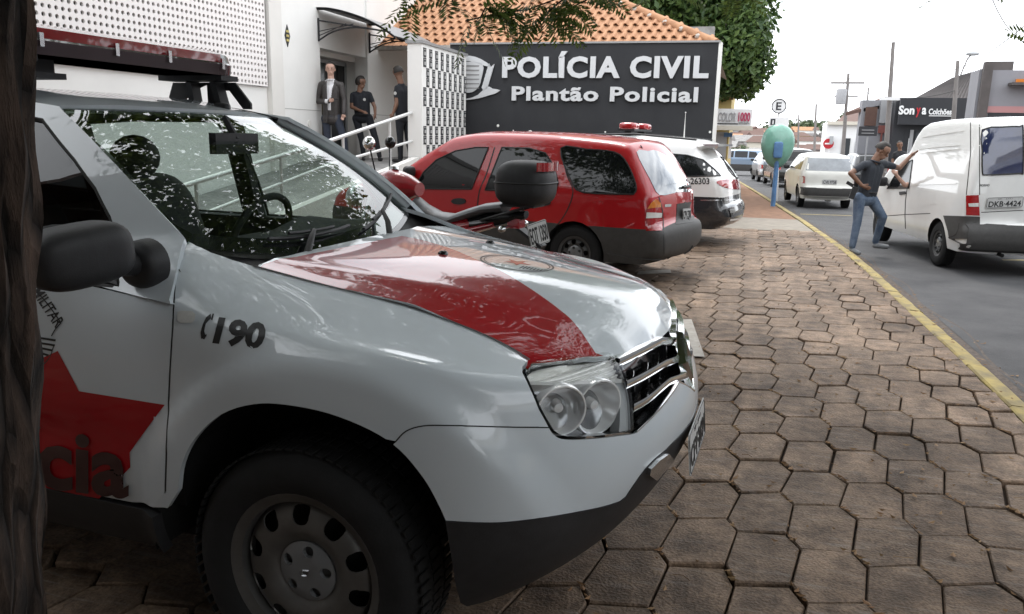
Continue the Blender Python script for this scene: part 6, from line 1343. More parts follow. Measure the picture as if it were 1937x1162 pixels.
# -- cars further down the street
def rz_at(y): return gz(y) - .112
def sedan(name, label, corner, head, L_, Hh, W, m, kind='hatch', clad=None, group=None):
    H_ = math.radians(head); hd = Vector((math.cos(H_), math.sin(H_), 0)); lat = Vector((-hd.y, hd.x, 0)); loc = Vector(corner) - lat * (W * .98); k = L_ / 4.0; h = Hh / 1.42
    prof = {'wagon': [(.08, .30), (-.02, .36), (-.03, .55), (.03, .62), (.05, .90), (.12, 1.02), (.34, 1.34), (.46, 1.40), (1.2, 1.42), (2.1, 1.41), (2.3, 1.37), (2.85, 1.0), (3.0, .95), (3.7, .86), (3.92, .76), (3.98, .5), (3.9, .30)],
            'hatch': [(.08, .30), (-.02, .36), (-.03, .55), (.03, .62), (.06, .92), (.30, 1.22), (.55, 1.38), (1.2, 1.42), (2.0, 1.41), (2.3, 1.34), (2.95, .98), (3.1, .94), (3.7, .84), (3.92, .72), (3.98, .5), (3.9, .30)],
            'suv': [(.08, .38), (-.02, .44), (-.03, .62), (.03, .70), (.05, 1.0), (.25, 1.32), (.40, 1.39), (1.2, 1.42), (2.0, 1.41), (2.3, 1.35), (2.85, 1.03), (3.0, 1.0), (3.7, .92), (3.92, .80), (3.98, .6), (3.9, .38)]}[kind]
    top = crspline([(x * k, z * h) for x, z in prof], 3)
    c = Car(name, label, loc, H_, top, .26 * h, (.72 * k, 3.18 * k), (.33, .30), W, .93 * h, .32, r=.08, body=m, clad=clad, clad_mat='cladding', group=group, step=.07)
    sw = [(.55, 1.0), (1.15, 1.0), (1.15, 1.34), (.75, 1.31)], [(1.22, 1.0), (1.95, 1.0), (1.95, 1.345), (1.22, 1.345)], [(2.02, 1.0), (2.75, 1.0), (2.40, 1.26), (2.10, 1.34), (2.02, 1.345)]
    for w in sw: c.side('side_window', 'glass_dark', [(x * k, z * h) for x, z in w])
    c.end('rear_window', 'glass_grey' if m == 'old_white' else 'glass_dark', [(-.60, 1.0 * h), (.60, 1.0 * h), (.52, 1.32 * h), (-.52, 1.32 * h)]); c.end('windscreen', 'glass_dark', [(-.60, 1.02 * h), (.60, 1.02 * h), (.52, 1.33 * h), (-.52, 1.33 * h)], True)
    for sg in (-1, 1):
        c.end('tail_lamp', 'lamp_red', [(sg * .76, .66 * h), (sg * .60, .66 * h), (sg * .60, .84 * h), (sg * .76, .86 * h)]); c.end('headlamp', 'lamp_clear', [(sg * .74, .62 * h), (sg * .5, .62 * h), (sg * .5, .74 * h), (sg * .72, .76 * h)], True)
        b = MB(); b.grid(superell((2.62 * k, sg * (W + .07), 1.02 * h), (.05, .09, .06), .6, 12, 8)); b.build('side_mirror', M['black_plastic'], c.root, 60)
    l, n = c.cast((-9, 0, .72 * h), (1, 0, 0)); plate('licence_plate', c.root, l + n * .01, (0, -1, 0), (0, 0, 1), .36, .12, {'old_white': 'CVK·9758', 'car_black': 'EAX·2114'}.get(m, 'DHT·3652'))
    c.end('rear_bumper', 'cladding' if m != 'car_silver' else m, [(-.76, .36 * h), (.76, .36 * h), (.76, .56 * h), (-.76, .56 * h)], off=.014, flange=.02)
    c.wheels((.72 * k, 3.18 * k), .29, .17, W - .11, .17, 8, False); return c
c0 = at_z(1513, 393, rz_at(20.6)); sedan('white_estate', 'old white estate car parked at the kerb beyond the phone booth', (c0.x, c0.y, rz_at(c0.y)), 95, 3.95, 1.42, .69, 'old_white', 'wagon', group='cars parked along the kerb')
c0 = at_z(1462, 352, rz_at(30)); sedan('black_suv', 'black sport utility car parked in front of the white estate', (c0.x, c0.y, rz_at(c0.y)), 96, 4.2, 1.62, .88, 'car_black', 'suv', group='cars parked along the kerb')
c0 = at_z(1434, 342, rz_at(36)); sedan('silver_hatchback', 'small silver hatchback parked beside the phone booth post', (c0.x, c0.y, rz_at(c0.y)), 96, 3.7, 1.45, .80, 'car_silver', 'hatch', .55, group='cars parked along the kerb')
c0 = at_z(1452, 331, rz_at(46)); sedan('blue_pickup', 'light blue car crossing the junction at the end of the pavement', (c0.x, c0.y, rz_at(c0.y)), 176, 4.3, 1.62, .84, 'car_blue', 'suv', .72)
c0 = at_z(1612, 352, rz_at(33)); sedan('dark_hatchback', 'dark hatchback driving away beyond the man in the road', (c0.x, c0.y, rz_at(c0.y)), 96, 4.0, 1.5, .82, 'car_black', 'hatch')
# -- motorcycle
mc_loc = Vector((-2.28, 5.62, 0)); mc = empty('motorcycle', mc_loc, math.radians(174), 'red motorcycle with black top case parked beside the red wagon', 'motorcycle')
mat('moto_red', (.30, .012, .02), .25, coat=1); mat('seat_vinyl', (.10, .10, .105), .38, noise=.2, nscale=30)
def mpx(x, y, yl=0.0):
    """photo pixel onto the motorcycle's own plane y = yl"""
    Mi = (Matrix.Translation(mc_loc) @ Matrix.Rotation(math.radians(174), 4, 'Z')).inverted(); o = Mi @ EYE; d = Mi.to_3x3() @ pray(x, y); return o + d * ((yl - o.y) / d.y)
def mwheel(x, R, w, turn=0):
    e = empty('wheel', parent=mc); e.location = (x, 0, R); e.rotation_euler = (0, 0, turn); b = MB(); b.lathe([(R - .09, -w * .4), (R - .05, -w * .5), (R - .01, -w * .35), (R, 0), (R - .01, w * .35), (R - .05, w * .5), (R - .09, w * .4)], (0, 0, 0), 'y', 36); b.build('tyre', M['rubber'], e, 50)
    b = MB(); b.lathe([(R - .085, -.03), (R - .105, -.02), (R - .105, .02), (R - .085, .03)], (0, 0, 0), 'y', 36); b.lathe([(0, -.05), (.045, -.05), (.045, .05), (0, .05)], (0, 0, 0), 'y', 16)
    for k in range(18): a = 2 * PI * k / 18; b.tube([(.04 * math.cos(a), .03 * (-1) ** k, .04 * math.sin(a)), ((R - .1) * math.cos(a + .3), 0, (R - .1) * math.sin(a + .3))], .003, 4)
    b.build('rim', M['chrome_satin'], e, 50)
mwheel(-.66, .31, .12); mwheel(.70, .33, .10, .3)
def mlump(name, m, secs, par=mc):
    """loft: list of (x, z_centre, half_width, half_height)"""
    P = [[(x, w * math.cos(a), z + h * math.sin(a)) for a in np.linspace(0, 2 * PI, 17)] for x, z, w, h in secs]; b = MB(); b.grid(P); b.add(P[0][:-1], [tuple(range(16))]); b.add(P[-1][:-1], [tuple(range(15, -1, -1))]); return b.build(name, M[m], par, 50)
def mp(x, y, yl=0.0): q = mpx(x, y, yl); return q.x, q.z
# seat follows the traced outline
tp_ = [mp(*p) for p in ((790, 378), (805, 392), (830, 405), (860, 408), (890, 397), (920, 388), (958, 384))]; bt_ = [mp(*p) for p in ((792, 400), (812, 418), (840, 424), (870, 422), (900, 412), (930, 402), (960, 398))]
mlump('seat', 'seat_vinyl', [(a[0], (a[1] + b2[1]) / 2, .09 + .05 * math.sin(PI * (i + 1) / 8), max(.03, (a[1] - b2[1]) * .75)) for i, (a, b2) in enumerate(zip(tp_, bt_))])
q = mp(772, 352); mlump('tank', 'moto_red', [(q[0] - .10, q[1] - .02, .08, .05), (q[0] - .02, q[1] - .01, .13, .09), (q[0] + .12, q[1] + .01, .15, .12), (q[0] + .25, q[1] - .02, .14, .11), (q[0] + .33, q[1] - .04, .09, .07)]); b = MB(); b.lathe([(0, .02), (.035, .018), (.04, 0)], (q[0] + .12, 0, q[1] + .125), 'z', 14); b.build('fuel_cap', M['chrome_satin'], mc, 50)
t0 = mp(905, 420); mlump('tail_fairing', 'black_gloss', [(t0[0] + .16, t0[1] - .03, .09, .06), (t0[0], t0[1] - .01, .11, .065), (t0[0] - .22, t0[1] + .04, .09, .055), (t0[0] - .38, t0[1] + .075, .05, .03)]); mlump('tail_panel', 'moto_red', [(t0[0] + .2, t0[1] - .07, .11, .035), (t0[0] + .02, t0[1] - .05, .125, .04), (t0[0] - .16, t0[1] - .0, .11, .03)])
b = MB(); r0, r1 = mp(920, 415), mp(1000, 392)
for sg in (-1, 1): b.tube([(r0[0], sg * .10, r0[1]), ((r0[0] + r1[0]) / 2, sg * .13, (r0[1] + r1[1]) / 2), (r1[0], sg * .10, r1[1])], .011, 6)
b.box((r1[0] + .05, 0, r1[1] + .01), (.26, .22, .015)); b.build('luggage_rack', M['black_plastic'], mc, 50)
ca, cb_ = mp(946, 345), mp(1046, 345); zt, zb = mp(1000, 303)[1], mp(1000, 390)[1]; ccx, cw_ = (ca[0] + cb_[0]) / 2, abs(ca[0] - cb_[0]) / 2; tcase = MB(); P = superell((ccx, 0, (zt + zb) / 2), (cw_, .215, (zt - zb) / 2), .62, 32, 20)
P = [[(x + .25 * (zb + .15 - z) * (x - ccx), y * (1 - .25 * max(0, (zb + .15 - z))), z) for x, y, z in r] for r in P]; tcase.grid(P); tc_ = tcase.build('top_case', M['black_plastic'], mc, 60)
b = MB(); zs_ = mp(1000, 345)[1]; b.tube([(ccx + (cw_ + .003) * math.copysign(abs(math.cos(a)) ** .62, math.cos(a)), .218 * math.copysign(abs(math.sin(a)) ** .62, math.sin(a)), zs_) for a in np.linspace(0, 2 * PI, 40, endpoint=False)], .006, 5, closed=True); b.build('case_seam', M['rubber_seal'], tc_, 60)
e0 = mp(1035, 322); b = MB(); b.grid([[(ccx - (cw_ + .006) * math.copysign(abs(math.cos(a)) ** .62, math.cos(a)), .222 * math.copysign(abs(math.sin(a)) ** .62, math.sin(a)), z) for a in np.linspace(-.95, .95, 12)] for z in (e0[1] - .005, e0[1] + .03, e0[1] + .055)]); b.build('case_reflector', M['lamp_red'], tc_, 60)
pl0 = mpx(1013, 441); b = MB(); f0 = mp(955, 418); f1 = mp(1028, 462)
b.bar((f0[0] - .05, 0, f0[1]), (f1[0], 0, f1[1] - .02), .11, .02); b.build('rear_fender', M['black_plastic'], mc); n_p = Vector((-.88, .46, .12)).normalized(); u_p = Vector((.42, .02, 1)); u_p = (u_p - n_p * u_p.dot(n_p)).normalized(); plate('licence_plate', mc, (pl0.x - .03, .02, pl0.z), u_p.cross(n_p), u_p, .19, .17, 'EOT 1350')
b = MB(); b.box((f0[0] - .09, 0, f0[1] - .01), (.09, .12, .07)); b.build('tail_lamp', M['lamp_dark_red'], mc)
for sg in (-1, 1):
    b = MB(); b.tube([(f0[0] - .06, 0, f0[1] - .03), (f0[0] - .07, sg * .20, f0[1] - .035)], .012, 6); ell(b, (f0[0] - .07, sg * .22, f0[1] - .035), (.03, .03, .025)); b.build('indicator', M['chrome_satin'], mc, 60)
# front end, steering turned
mlump('side_panel', 'moto_red', [(-.05, .80, .12, .07), (-.25, .80, .13, .08), (-.42, .84, .10, .05)]); mlump('engine', 'rubber', [(.28, .45, .12, .15), (.12, .45, .17, .20), (-.08, .44, .17, .18), (-.2, .42, .1, .12)])
b = MB(); b.tube([(.45, 0, 1.0), (.40, 0, .62), (.1, 0, .28), (-.25, 0, .30), (-.3, 0, .78)], .025, 8); b.tube([(.45, 0, 1.0), (-.3, 0, .82), (-.6, 0, .92)], .022, 8)
for sg in (-1, 1): b.tube([(-.2, sg * .09, .35), (-.66, sg * .10, .31)], .022, 6)
b.build('frame', M['black_plastic'], mc, 60); b = MB(); b.tube([(.3, -.12, .4), (.32, -.15, .25), (-.1, -.17, .25), (-.75, -.18, .42)], [.02, .02, .03, .045], 8); b.build('exhaust', M['chrome_satin'], mc, 60)
st_ = empty('steering', parent=mc); st_.location = (.50, 0, 0); st_.rotation_euler = (0, 0, math.radians(20))
b = MB()
for sg in (-1, 1): b.tube([(-.03, sg * .09, 1.05), (.22, sg * .09, .33)], .022, 8)
b.build('fork', M['chrome_satin'], st_, 60); b = MB(); b.tube([(-.16, -.40, 1.10), (-.10, -.26, 1.12), (-.03, -.10, 1.06), (-.03, .10, 1.06), (-.10, .26, 1.12), (-.16, .40, 1.10)], .012, 8); b.build('handlebar', M['rail_paint'], st_, 60)
for sg in (-1, 1):
    b = MB(); b.tube([(-.11, sg * .29, 1.117), (-.17, sg * .42, 1.10)], .019, 8); b.tube([(-.07, sg * .24, 1.12), (-.06, sg * .40, 1.11)], .006, 5); b.build('grip', M['rubber'], st_, 60)
    b = MB(); b.tube([(-.09, sg * .24, 1.13), (-.08, sg * .32, 1.26), (-.07, sg * .37, 1.36)], .006, 6); mm_ = b.build('mirror_stem', M['black_plastic'], st_, 60)
    b = MB(); ell(b, (-.07, sg * .40, 1.40), (.045, .062, .050), 20, 12); b.build('mirror', M['chrome'] if sg > 0 else M['black_gloss'], mm_, 60)
b = MB(); ell(b, (.12, 0, .98), (.09, .10, .10)); b.build('headlamp', M['chrome_satin'], st_, 60); b = MB(); b.box((.02, 0, 1.10), (.06, .20, .05)); b.build('instruments', M['black_plastic'], st_)
b = MB(); b.grid([[(.20 + .36 * math.cos(a), y, .33 + .36 * math.sin(a)) for y in (-.06, 0, .06)] for a in np.linspace(.5, 2.3, 10)]); b.build('front_mudguard', M['moto_red'], st_, 60)
# ------------------------------------------------------------------ people
mat('skin', (.50, .31, .24), .5, noise=.12, nscale=30); mat('skin_brown', (.20, .105, .068), .5, noise=.12, nscale=30); mat('hair_dark', (.018, .013, .010), .6, noise=.4, nscale=60); mat('navy_uniform', (.018, .020, .026), .85, noise=.3, nscale=25, bump=.2, bscale=60)
mat('leather_jacket', (.055, .048, .046), .45, noise=.35, nscale=18, bump=.3, bscale=40); mat('shirt_white', (.75, .74, .76), .8, noise=.06, nscale=20); mat('trousers_blue', (.030, .036, .055), .85, noise=.3, nscale=20); mat('jeans', (.055, .085, .14), .85, noise=.45, nscale=12, col2=(.13, .17, .23), bump=.25, bscale=50); mat('polo_navy', (.028, .033, .042), .85, noise=.25, nscale=20, bump=.2, bscale=40); mat('sneaker', (.22, .23, .24), .7, noise=.4, nscale=40); mat('eye_dark', (.01, .008, .007), .2); mat('shirt_print', (.02, .02, .022), .8)
def cap_mesh(mb, a, b, ra, rb, n=14):
    a, b = Vector(a), Vector(b); d = b - a; L_ = d.length; pts, rs = [], []
    t = d.normalized() if L_ > 1e-6 else Vector((0, 0, 1))
    for k in range(4): f = math.cos(PI / 2 * k / 4); pts.append(a - t * ra * f); rs.append(max(.0015, ra * math.sin(PI / 2 * k / 4)))
    pts += [a, b]; rs += [ra, rb]
    for k in range(3, -1, -1): f = math.cos(PI / 2 * k / 4); pts.append(b + t * rb * f); rs.append(max(.0015, rb * math.sin(PI / 2 * k / 4)))
    mb.tube(pts, rs, n)
def person(label, J, look, base, outfit, hair='hair_dark', skin='skin', H=1.72, hair_kind='short', sleeve=1.0, extra=None, group=None, voxel=.008, shirt_front=None, cat='person'):
    """J: world joint positions; look: horizontal facing direction of the face"""
    root = empty('person', base, label=label, cat=cat, group=group); B0 = Vector(base); J = {k: Vector(v) - B0 for k, v in J.items()}; s = H / 1.72
    fw = Vector(look).normalized(); up = (J['head'] - J['neck']).normalized(); sd = up.cross(fw).normalized(); fw = sd.cross(up).normalized()
    caps = []
    def C(a, b, ra, rb, m): caps.append((Vector(a), Vector(b), ra * s, rb * s, m))
    hc = J['head']; C(hc + up * .025 * s - fw * .012 * s, hc + up * .03 * s + fw * .012 * s, .087, .085, skin); C(hc - up * .05 * s + fw * .018 * s, hc - up * .075 * s + fw * .035 * s, .067, .047, skin); C(hc + fw * .088 * s - up * .005 * s, hc + fw * .102 * s - up * .028 * s, .010, .015, skin); C(hc + fw * .07 * s - up * .06 * s, hc + fw * .075 * s - up * .062 * s, .022, .022, skin)
    for g in (-1, 1): C(hc + sd * g * .080 * s - up * .0, hc + sd * g * .083 * s - up * .03 * s, .016, .012, skin)
    C(J['neck'] - up * .02, hc - up * .06 * s - fw * .01, .060, .057, skin); top = outfit['top']
    chest = (J['shl'] + J['shr']) / 2; hip = (J['hipl'] + J['hipr']) / 2; bd = (J['shl'] - J['shr']).normalized(); tor = (chest - hip)
    for g_ in (-1, 0, 1): C(chest + bd * (.072 * g_) * s - tor * .14, hip + bd * (.060 * g_) * s + tor * .08, .104, .102, top)
    C(J['shl'] - bd * .03 * s, J['shr'] + bd * .03 * s, .066, .066, top); C(J['neck'] - up * .03, J['shl'] - bd * .02 * s, .052, .050, top); C(J['neck'] - up * .03, J['shr'] + bd * .02 * s, .052, .050, top); C(J['neck'] - up * .045, chest, .062, .09, top)
    if outfit.get('long'): C(hip - tor * .06 + bd * .075 * s, hip - tor * .06 - bd * .075 * s, .112, .112, top)
    C(hip + bd * .06 * s - tor * .04, hip - bd * .06 * s - tor * .04, .108, .108, outfit['bottom'])
    for g in ('l', 'r'):
        sh, el, wr = J['sh' + g], J['el' + g], J['wr' + g]; sl = top if sleeve > 0 else skin; bulk = outfit.get('bulk', 1.0)
        C(sh, sh.lerp(el, .55 if sleeve < 1 else 1), .054 * bulk, .050 * bulk if sleeve < 1 else .045 * bulk, top)
        if sleeve < 1: C(sh.lerp(el, .5), el, .043, .038, skin); C(el, wr, .038, .027, skin)
        else: C(el, wr, .045 * bulk, .036 * bulk, top)
        hd_ = J.get('ha' + g, wr + (wr - el).normalized() * .09 * s); d = (hd_ - wr).normalized(); C(wr, wr + d * .055 * s, .024, .030, skin); sdv = d.cross(fw); sdv = sdv.normalized() if sdv.length > .1 else d.cross(up).normalized()
        for k in range(4):
            o = sdv * ((k - 1.5) * .017 * s); L_ = (.070, .080, .076, .060)[k] * s; p0 = wr + d * .06 * s + o; bend = fw * .25 if k else fw * .2; p1 = p0 + (d + bend * .5).normalized() * L_ * .5; p2 = p1 + (d * .75 + bend).normalized() * L_ * .5; C(p0, p1, .0088, .0082, skin); C(p1, p2, .0082, .0072, skin)
        p0 = wr + d * .025 * s - sdv * .026 * s; C(p0, p0 + (d - sdv * .7 + fw * .3).normalized() * .055 * s, .011, .009, skin)
        hp, kn, an = J['hip' + g], J['kn' + g], J['an' + g]; b_ = outfit['bottom']; C(hp - Vector((0, 0, .02)), kn, .088, .062, b_); C(kn, an + Vector((0, 0, .02)), .062, .048, b_); toe = J['to' + g]; C(an - Vector((0, 0, .045 * s)), toe, .042, .036, outfit['shoe'])
    mb = MB()
    for a, b, ra, rb, m in caps: cap_mesh(mb, a, b, ra, rb)
    me = bpy.data.meshes.new('body'); me.from_pydata(mb.v, [], mb.f); o = obj('body', me, root); md = o.modifiers.new('r', 'REMESH'); md.mode = 'VOXEL'; md.voxel_size = voxel; sm = o.modifiers.new('s', 'SMOOTH'); sm.factor = .5; sm.iterations = 3
    dg = bpy.context.evaluated_depsgraph_get(); m2 = bpy.data.meshes.new_from_object(o.evaluated_get(dg)); o.modifiers.clear(); o.data = m2; bpy.data.meshes.remove(me); m2.name = 'body'
    keys = []
    for c in caps:
        if c[4] not in keys: keys.append(c[4])
    if shirt_front: keys.append(shirt_front)
    m2.materials.clear()
    for k in keys: m2.materials.append(M[k])
    nf = len(m2.polygons); cen = np.empty(nf * 3); m2.polygons.foreach_get('center', cen); cen = cen.reshape(-1, 3); best = np.full(nf, 9e9); idx = np.zeros(nf, int)
    for a, b, ra, rb, m in caps:
        a_, b_ = np.array(a), np.array(b); ab = b_ - a_; t = np.clip(((cen - a_) @ ab) / (ab @ ab + 1e-12), 0, 1); d = np.linalg.norm(cen - (a_ + t[:, None] * ab), axis=1) - (ra + (rb - ra) * t); k = d < best; best[k] = d[k]; idx[k] = keys.index(m)
    if shirt_front:
        bf = np.array(bd.cross(Vector((0, 0, 1)))); bf = bf if bf @ np.array(fw) > 0 else -bf; rel = cen - np.array(chest); lat_ = np.abs(rel @ np.array(bd)); k = (idx == keys.index(top)) & (rel @ bf > .03) & (rel[:, 2] > -.47 * s) & (rel[:, 2] < .08) & (lat_ < .040 + .05 * np.clip((rel[:, 2] + .25) / .3, 0, 1)); idx[k] = keys.index(shirt_front)
    m2.polygons.foreach_set('material_index', idx.astype(np.int32)); m2.polygons.foreach_set('use_smooth', [True] * nf); m2.update()
    # hair and eyes
    hb = MB(); e = .0
    P = []
    for ph in np.linspace(0, PI * (.56 if hair_kind == 'short' else .72), 12):
        row = []
        for th in np.linspace(0, 2 * PI, 25):
            v = up * math.cos(ph) * .116 * s + (fw * math.cos(th) * .112 + sd * math.sin(th) * .100) * math.sin(ph) * s
            if math.cos(th) > .25 and ph > .95: v = v * .86                       # hairline above the forehead
            if hair_kind == 'bob': v = v * (1.10 if math.cos(th) < .3 else 1.0)
            row.append(hc + up * .022 * s - fw * .010 * s + v)
        P.append(row)
    hb.grid(P); hb.build('hair', M[hair], root, 80)
    for g in (-1, 1):
        eb = MB(); ell(eb, hc + fw * .083 * s + sd * g * .032 * s + up * .008 * s, (.010, .010, .007), 8, 6); eb.build('eye', M['eye_dark'], root, 60); bb = MB(); bb.tube([hc + fw * .086 * s + sd * g * .018 * s + up * .026 * s, hc + fw * .083 * s + sd * g * .048 * s + up * .026 * s], .005, 5); bb.build('eyebrow', M[hair], root, 60)
    if extra: extra(root, J, fw, sd, up)
    return root
def wp(px, py, Y): return at_y(px, py, Y)
# man leaning on the van
Yb = 12.25
J = dict(head=wp(1669, 286, Yb), neck=wp(1655, 305, Yb), shr=wp(1632, 313, Yb - .12), shl=wp(1674, 311, Yb + .18), elr=wp(1609, 328, Yb - .22), wrr=wp(1630, 351, Yb - .20), har=wp(1645, 357, Yb - .17), ell=wp(1701, 318, Yb + .35), wrl=wp(1722, 296, Yb + .42), hal=wp(1733, 287, Yb + .45),
         hipr=wp(1626, 373, Yb - .09), hipl=wp(1649, 375, Yb + .09), knr=wp(1622, 418, Yb - .12), anr=wp(1612, 468, Yb - .16), tor=wp(1624, 479, Yb - .22), knl=wp(1670, 411, Yb + .05), anl=wp(1656, 459, Yb + .15), tol=wp(1678, 467, Yb + .08))
def holster(root, J, fw, sd, up):
    b = MB(); c = J['hipr'] + Vector((-.10, -.09, .06)); b.box(tuple(c), (.07, .05, .17), mat=Matrix.Rotation(.25, 3, 'Y')); b.box(tuple(c + Vector((-.055, 0, .12))), (.10, .03, .045), mat=Matrix.Rotation(.5, 3, 'Y')); b.build('holster', M['black_plastic'], root)
    b = MB(); b.tube([J['hipr'].lerp(J['hipl'], .5) + Vector((.125 * math.cos(a) + .0, .105 * math.sin(a), .075)) for a in np.linspace(0, 2 * PI, 20, endpoint=False)], .014, 6, closed=True); b.build('belt', M['black_plastic'], root, 60)
    b = MB(); b.box(tuple(J['shl'].lerp(J['shr'], .35) + Vector((.115, .0, -.10))), (.01, .07, .012)); b.build('shirt_badge', M['shirt_white'], root)
    b = MB(); nk = J['neck']; b.tube([nk + Vector((.075 * math.cos(a), .07 * math.sin(a), -.005 - .02 * math.cos(a))) for a in np.linspace(0, 2 * PI, 18, endpoint=False)], .014, 6, closed=True); b.build('collar', M['polo_navy'], root, 60)
person('man in dark polo and jeans with holster, hand on hip, leaning on the van', J, (.88, -.30, -.22), (J['anr'].x, J['anr'].y, rz_at(12)), dict(top='polo_navy', bottom='jeans', shoe='sneaker'), skin='skin_brown', H=1.66, sleeve=.5, extra=holster)
# driver with his arm out of the van window
Yd = 13.15
J = dict(head=wp(1716, 318, Yd + .3), neck=wp(1716, 335, Yd + .3), shl=wp(1727, 346, Yd), shr=wp(1735, 346, Yd + .4), ell=wp(1712, 351, Yd - .30), wrl=wp(1697, 333, Yd - .32), hal=wp(1690, 324, Yd - .34), elr=wp(1725, 372, Yd + .5), wrr=wp(1708, 360, Yd + .6), hipl=wp(1728, 392, Yd), hipr=wp(1735, 392, Yd + .35), knl=wp(1708, 388, Yd + .2), knr=wp(1712, 388, Yd + .5), anl=wp(1700, 420, Yd + .3), anr=wp(1704, 420, Yd + .6), tol=wp(1694, 424, Yd + .4), tor=wp(1698, 424, Yd + .7))
person('van driver whose bare arm rests out of the open door window', J, (-.1, 1, 0), tuple(Vector((J['anl'].x, J['anl'].y, 0))), dict(top='polo_navy', bottom='jeans', shoe='sneaker'), H=1.5, sleeve=.4, voxel=.010)
# three people at the station door
PZ = .92; Yb = 14.05
J = dict(head=wp(625, 131, Yb), neck=wp(626, 149, Yb), shr=wp(608, 160, Yb + .02), shl=wp(645, 161, Yb + .05), elr=wp(601, 192, Yb + .0), wrr=wp(622, 192, Yb - .18), har=wp(634, 188, Yb - .22), ell=wp(651, 190, Yb + .05), wrl=wp(650, 214, Yb - .02), hal=wp(648, 224, Yb - .04),
         hipr=wp(616, 222, Yb), hipl=wp(638, 222, Yb + .03), knr=wp(620, 264, Yb - .05), knl=wp(650, 262, Yb - .03), anr=(at_y(622, 300, Yb).x, Yb, PZ + .08), anl=(at_y(656, 300, Yb).x, Yb, PZ + .08), tor=(at_y(628, 300, Yb).x, Yb - .18, PZ + .04), tol=(at_y(664, 300, Yb).x, Yb - .16, PZ + .04))
def tie(root, J, fw, sd, up):
    b = MB(); nk = J['neck']; b.tube([nk + fw * .01 + (fw * .062 * math.cos(a) + sd * .068 * math.sin(a)) - up * .02 for a in np.linspace(0, 2 * PI, 18, endpoint=False)], .013, 6, closed=True); b.build('collar', M['shirt_white'], root, 60)
    b = MB(); hp = J['hipr'].lerp(J['hipl'], .5); b.tube([hp + (fw * .120 * math.cos(a) + sd * .165 * math.sin(a)) - Vector((0, 0, .09)) for a in np.linspace(.35, 2 * PI - .35, 20)], .016, 6); b.build('jacket_hem', M['leather_jacket'], root, 60)
    for g in (-1, 1):
        b = MB(); ch = J['shl'].lerp(J['shr'], .5); b.tube([ch + fw * .07 + sd * g * .085 + Vector((0, 0, .07)), ch + fw * .125 + sd * g * .085 - Vector((0, 0, .08)), hp + fw * .125 + sd * g * .062 + Vector((0, 0, .02)), hp + fw * .12 + sd * g * .07 - Vector((0, 0, .08))], [.012, .016, .014, .014], 6); b.build('lapel', M['leather_jacket'], root, 60)
person('man in dark jacket and white shirt holding a phone at the doorway', J, (.38, -.92, 0), (J['anr'][0], Yb, PZ), dict(top='leather_jacket', bottom='trousers_blue', shoe='black_plastic', long=True, bulk=1.12), skin='skin', H=1.74, shirt_front='shirt_white', extra=tie)
ph = MB(); q = wp(637, 188, Yb - .25); ph.box(tuple(q), (.10, .05, .014)); tag(ph.build('mobile_phone', M['black_gloss']), "small dark phone in the jacketed man's hand", 'phone')
Yb = 14.75
J = dict(head=wp(683, 157, Yb), neck=wp(681, 172, Yb), shr=wp(667, 180, Yb - .02), shl=wp(699, 179, Yb + .08), elr=wp(665, 203, Yb - .06), wrr=wp(685, 211, Yb - .18), har=wp(694, 215, Yb - .2), ell=wp(709, 203, Yb + .05), wrl=wp(710, 216, Yb - .06), hal=wp(708, 222, Yb - .1),
         hipr=wp(674, 222, Yb), hipl=wp(698, 222, Yb + .03), knr=wp(684, 264, Yb - .02), knl=wp(711, 264, Yb + .02), anr=(at_y(688, 303, Yb).x, Yb, PZ + .08), anl=(at_y(718, 303, Yb).x, Yb, PZ + .08), tor=(at_y(694, 306, Yb).x, Yb - .15, PZ + .04), tol=(at_y(726, 306, Yb).x, Yb - .12, PZ + .04))
def badge(root, J, fw, sd, up):
    b = MB(); b.lathe([(0, .004), (.028, .003), (.03, 0)], (0, 0, 0), 'z', 12); bd = (J['shl'] - J['shr']).normalized(); f = bd.cross(Vector((0, 0, 1))); f = f if f.y < 0 else -f; p = J['shl'].lerp(J['shr'], .25) + f * .115 - Vector((0, 0, .10)); b.xf(Matrix.Translation(p) @ f.to_track_quat('Z', 'Y').to_matrix().to_4x4()); b.build('chest_badge', M['tile_mark'], root)
    b = MB(); hp = J['hipr'].lerp(J['hipl'], .5); b.tube([hp + Vector((.15 * math.cos(a), .12 * math.sin(a), .05)) for a in np.linspace(0, 2 * PI, 20, endpoint=False)], .022, 6, closed=True); b.build('duty_belt', M['black_plastic'], root, 60)
person('officer with bobbed dark hair in black uniform, hands at the belt, by the glass door', J, (.95, -.25, 0), (J['anr'][0], Yb, PZ), dict(top='navy_uniform', bottom='navy_uniform', shoe='black_plastic'), skin='skin_brown', H=1.64, hair_kind='bob', sleeve=.5, extra=badge)
Yb = 14.3
J = dict(head=wp(753, 139, Yb), neck=wp(758, 157, Yb), shr=wp(768, 168, Yb + .12), shl=wp(751, 167, Yb - .10), elr=wp(778, 192, Yb + .16), wrr=wp(778, 214, Yb + .05), har=wp(777, 222, Yb), ell=wp(750, 196, Yb - .16), wrl=wp(744, 214, Yb - .22), hal=wp(741, 222, Yb - .24),
         hipr=wp(770, 222, Yb + .07), hipl=wp(756, 222, Yb - .07), knr=wp(772, 262, Yb + .07), knl=wp(757, 262, Yb - .07), anr=(at_y(774, 300, Yb).x, Yb + .1, PZ + .08), anl=(at_y(760, 300, Yb).x, Yb - .06, PZ + .08), tor=(at_y(768, 300, Yb).x - .06, Yb + .12, PZ + .04), tol=(at_y(751, 300, Yb).x - .05, Yb - .03, PZ + .04))
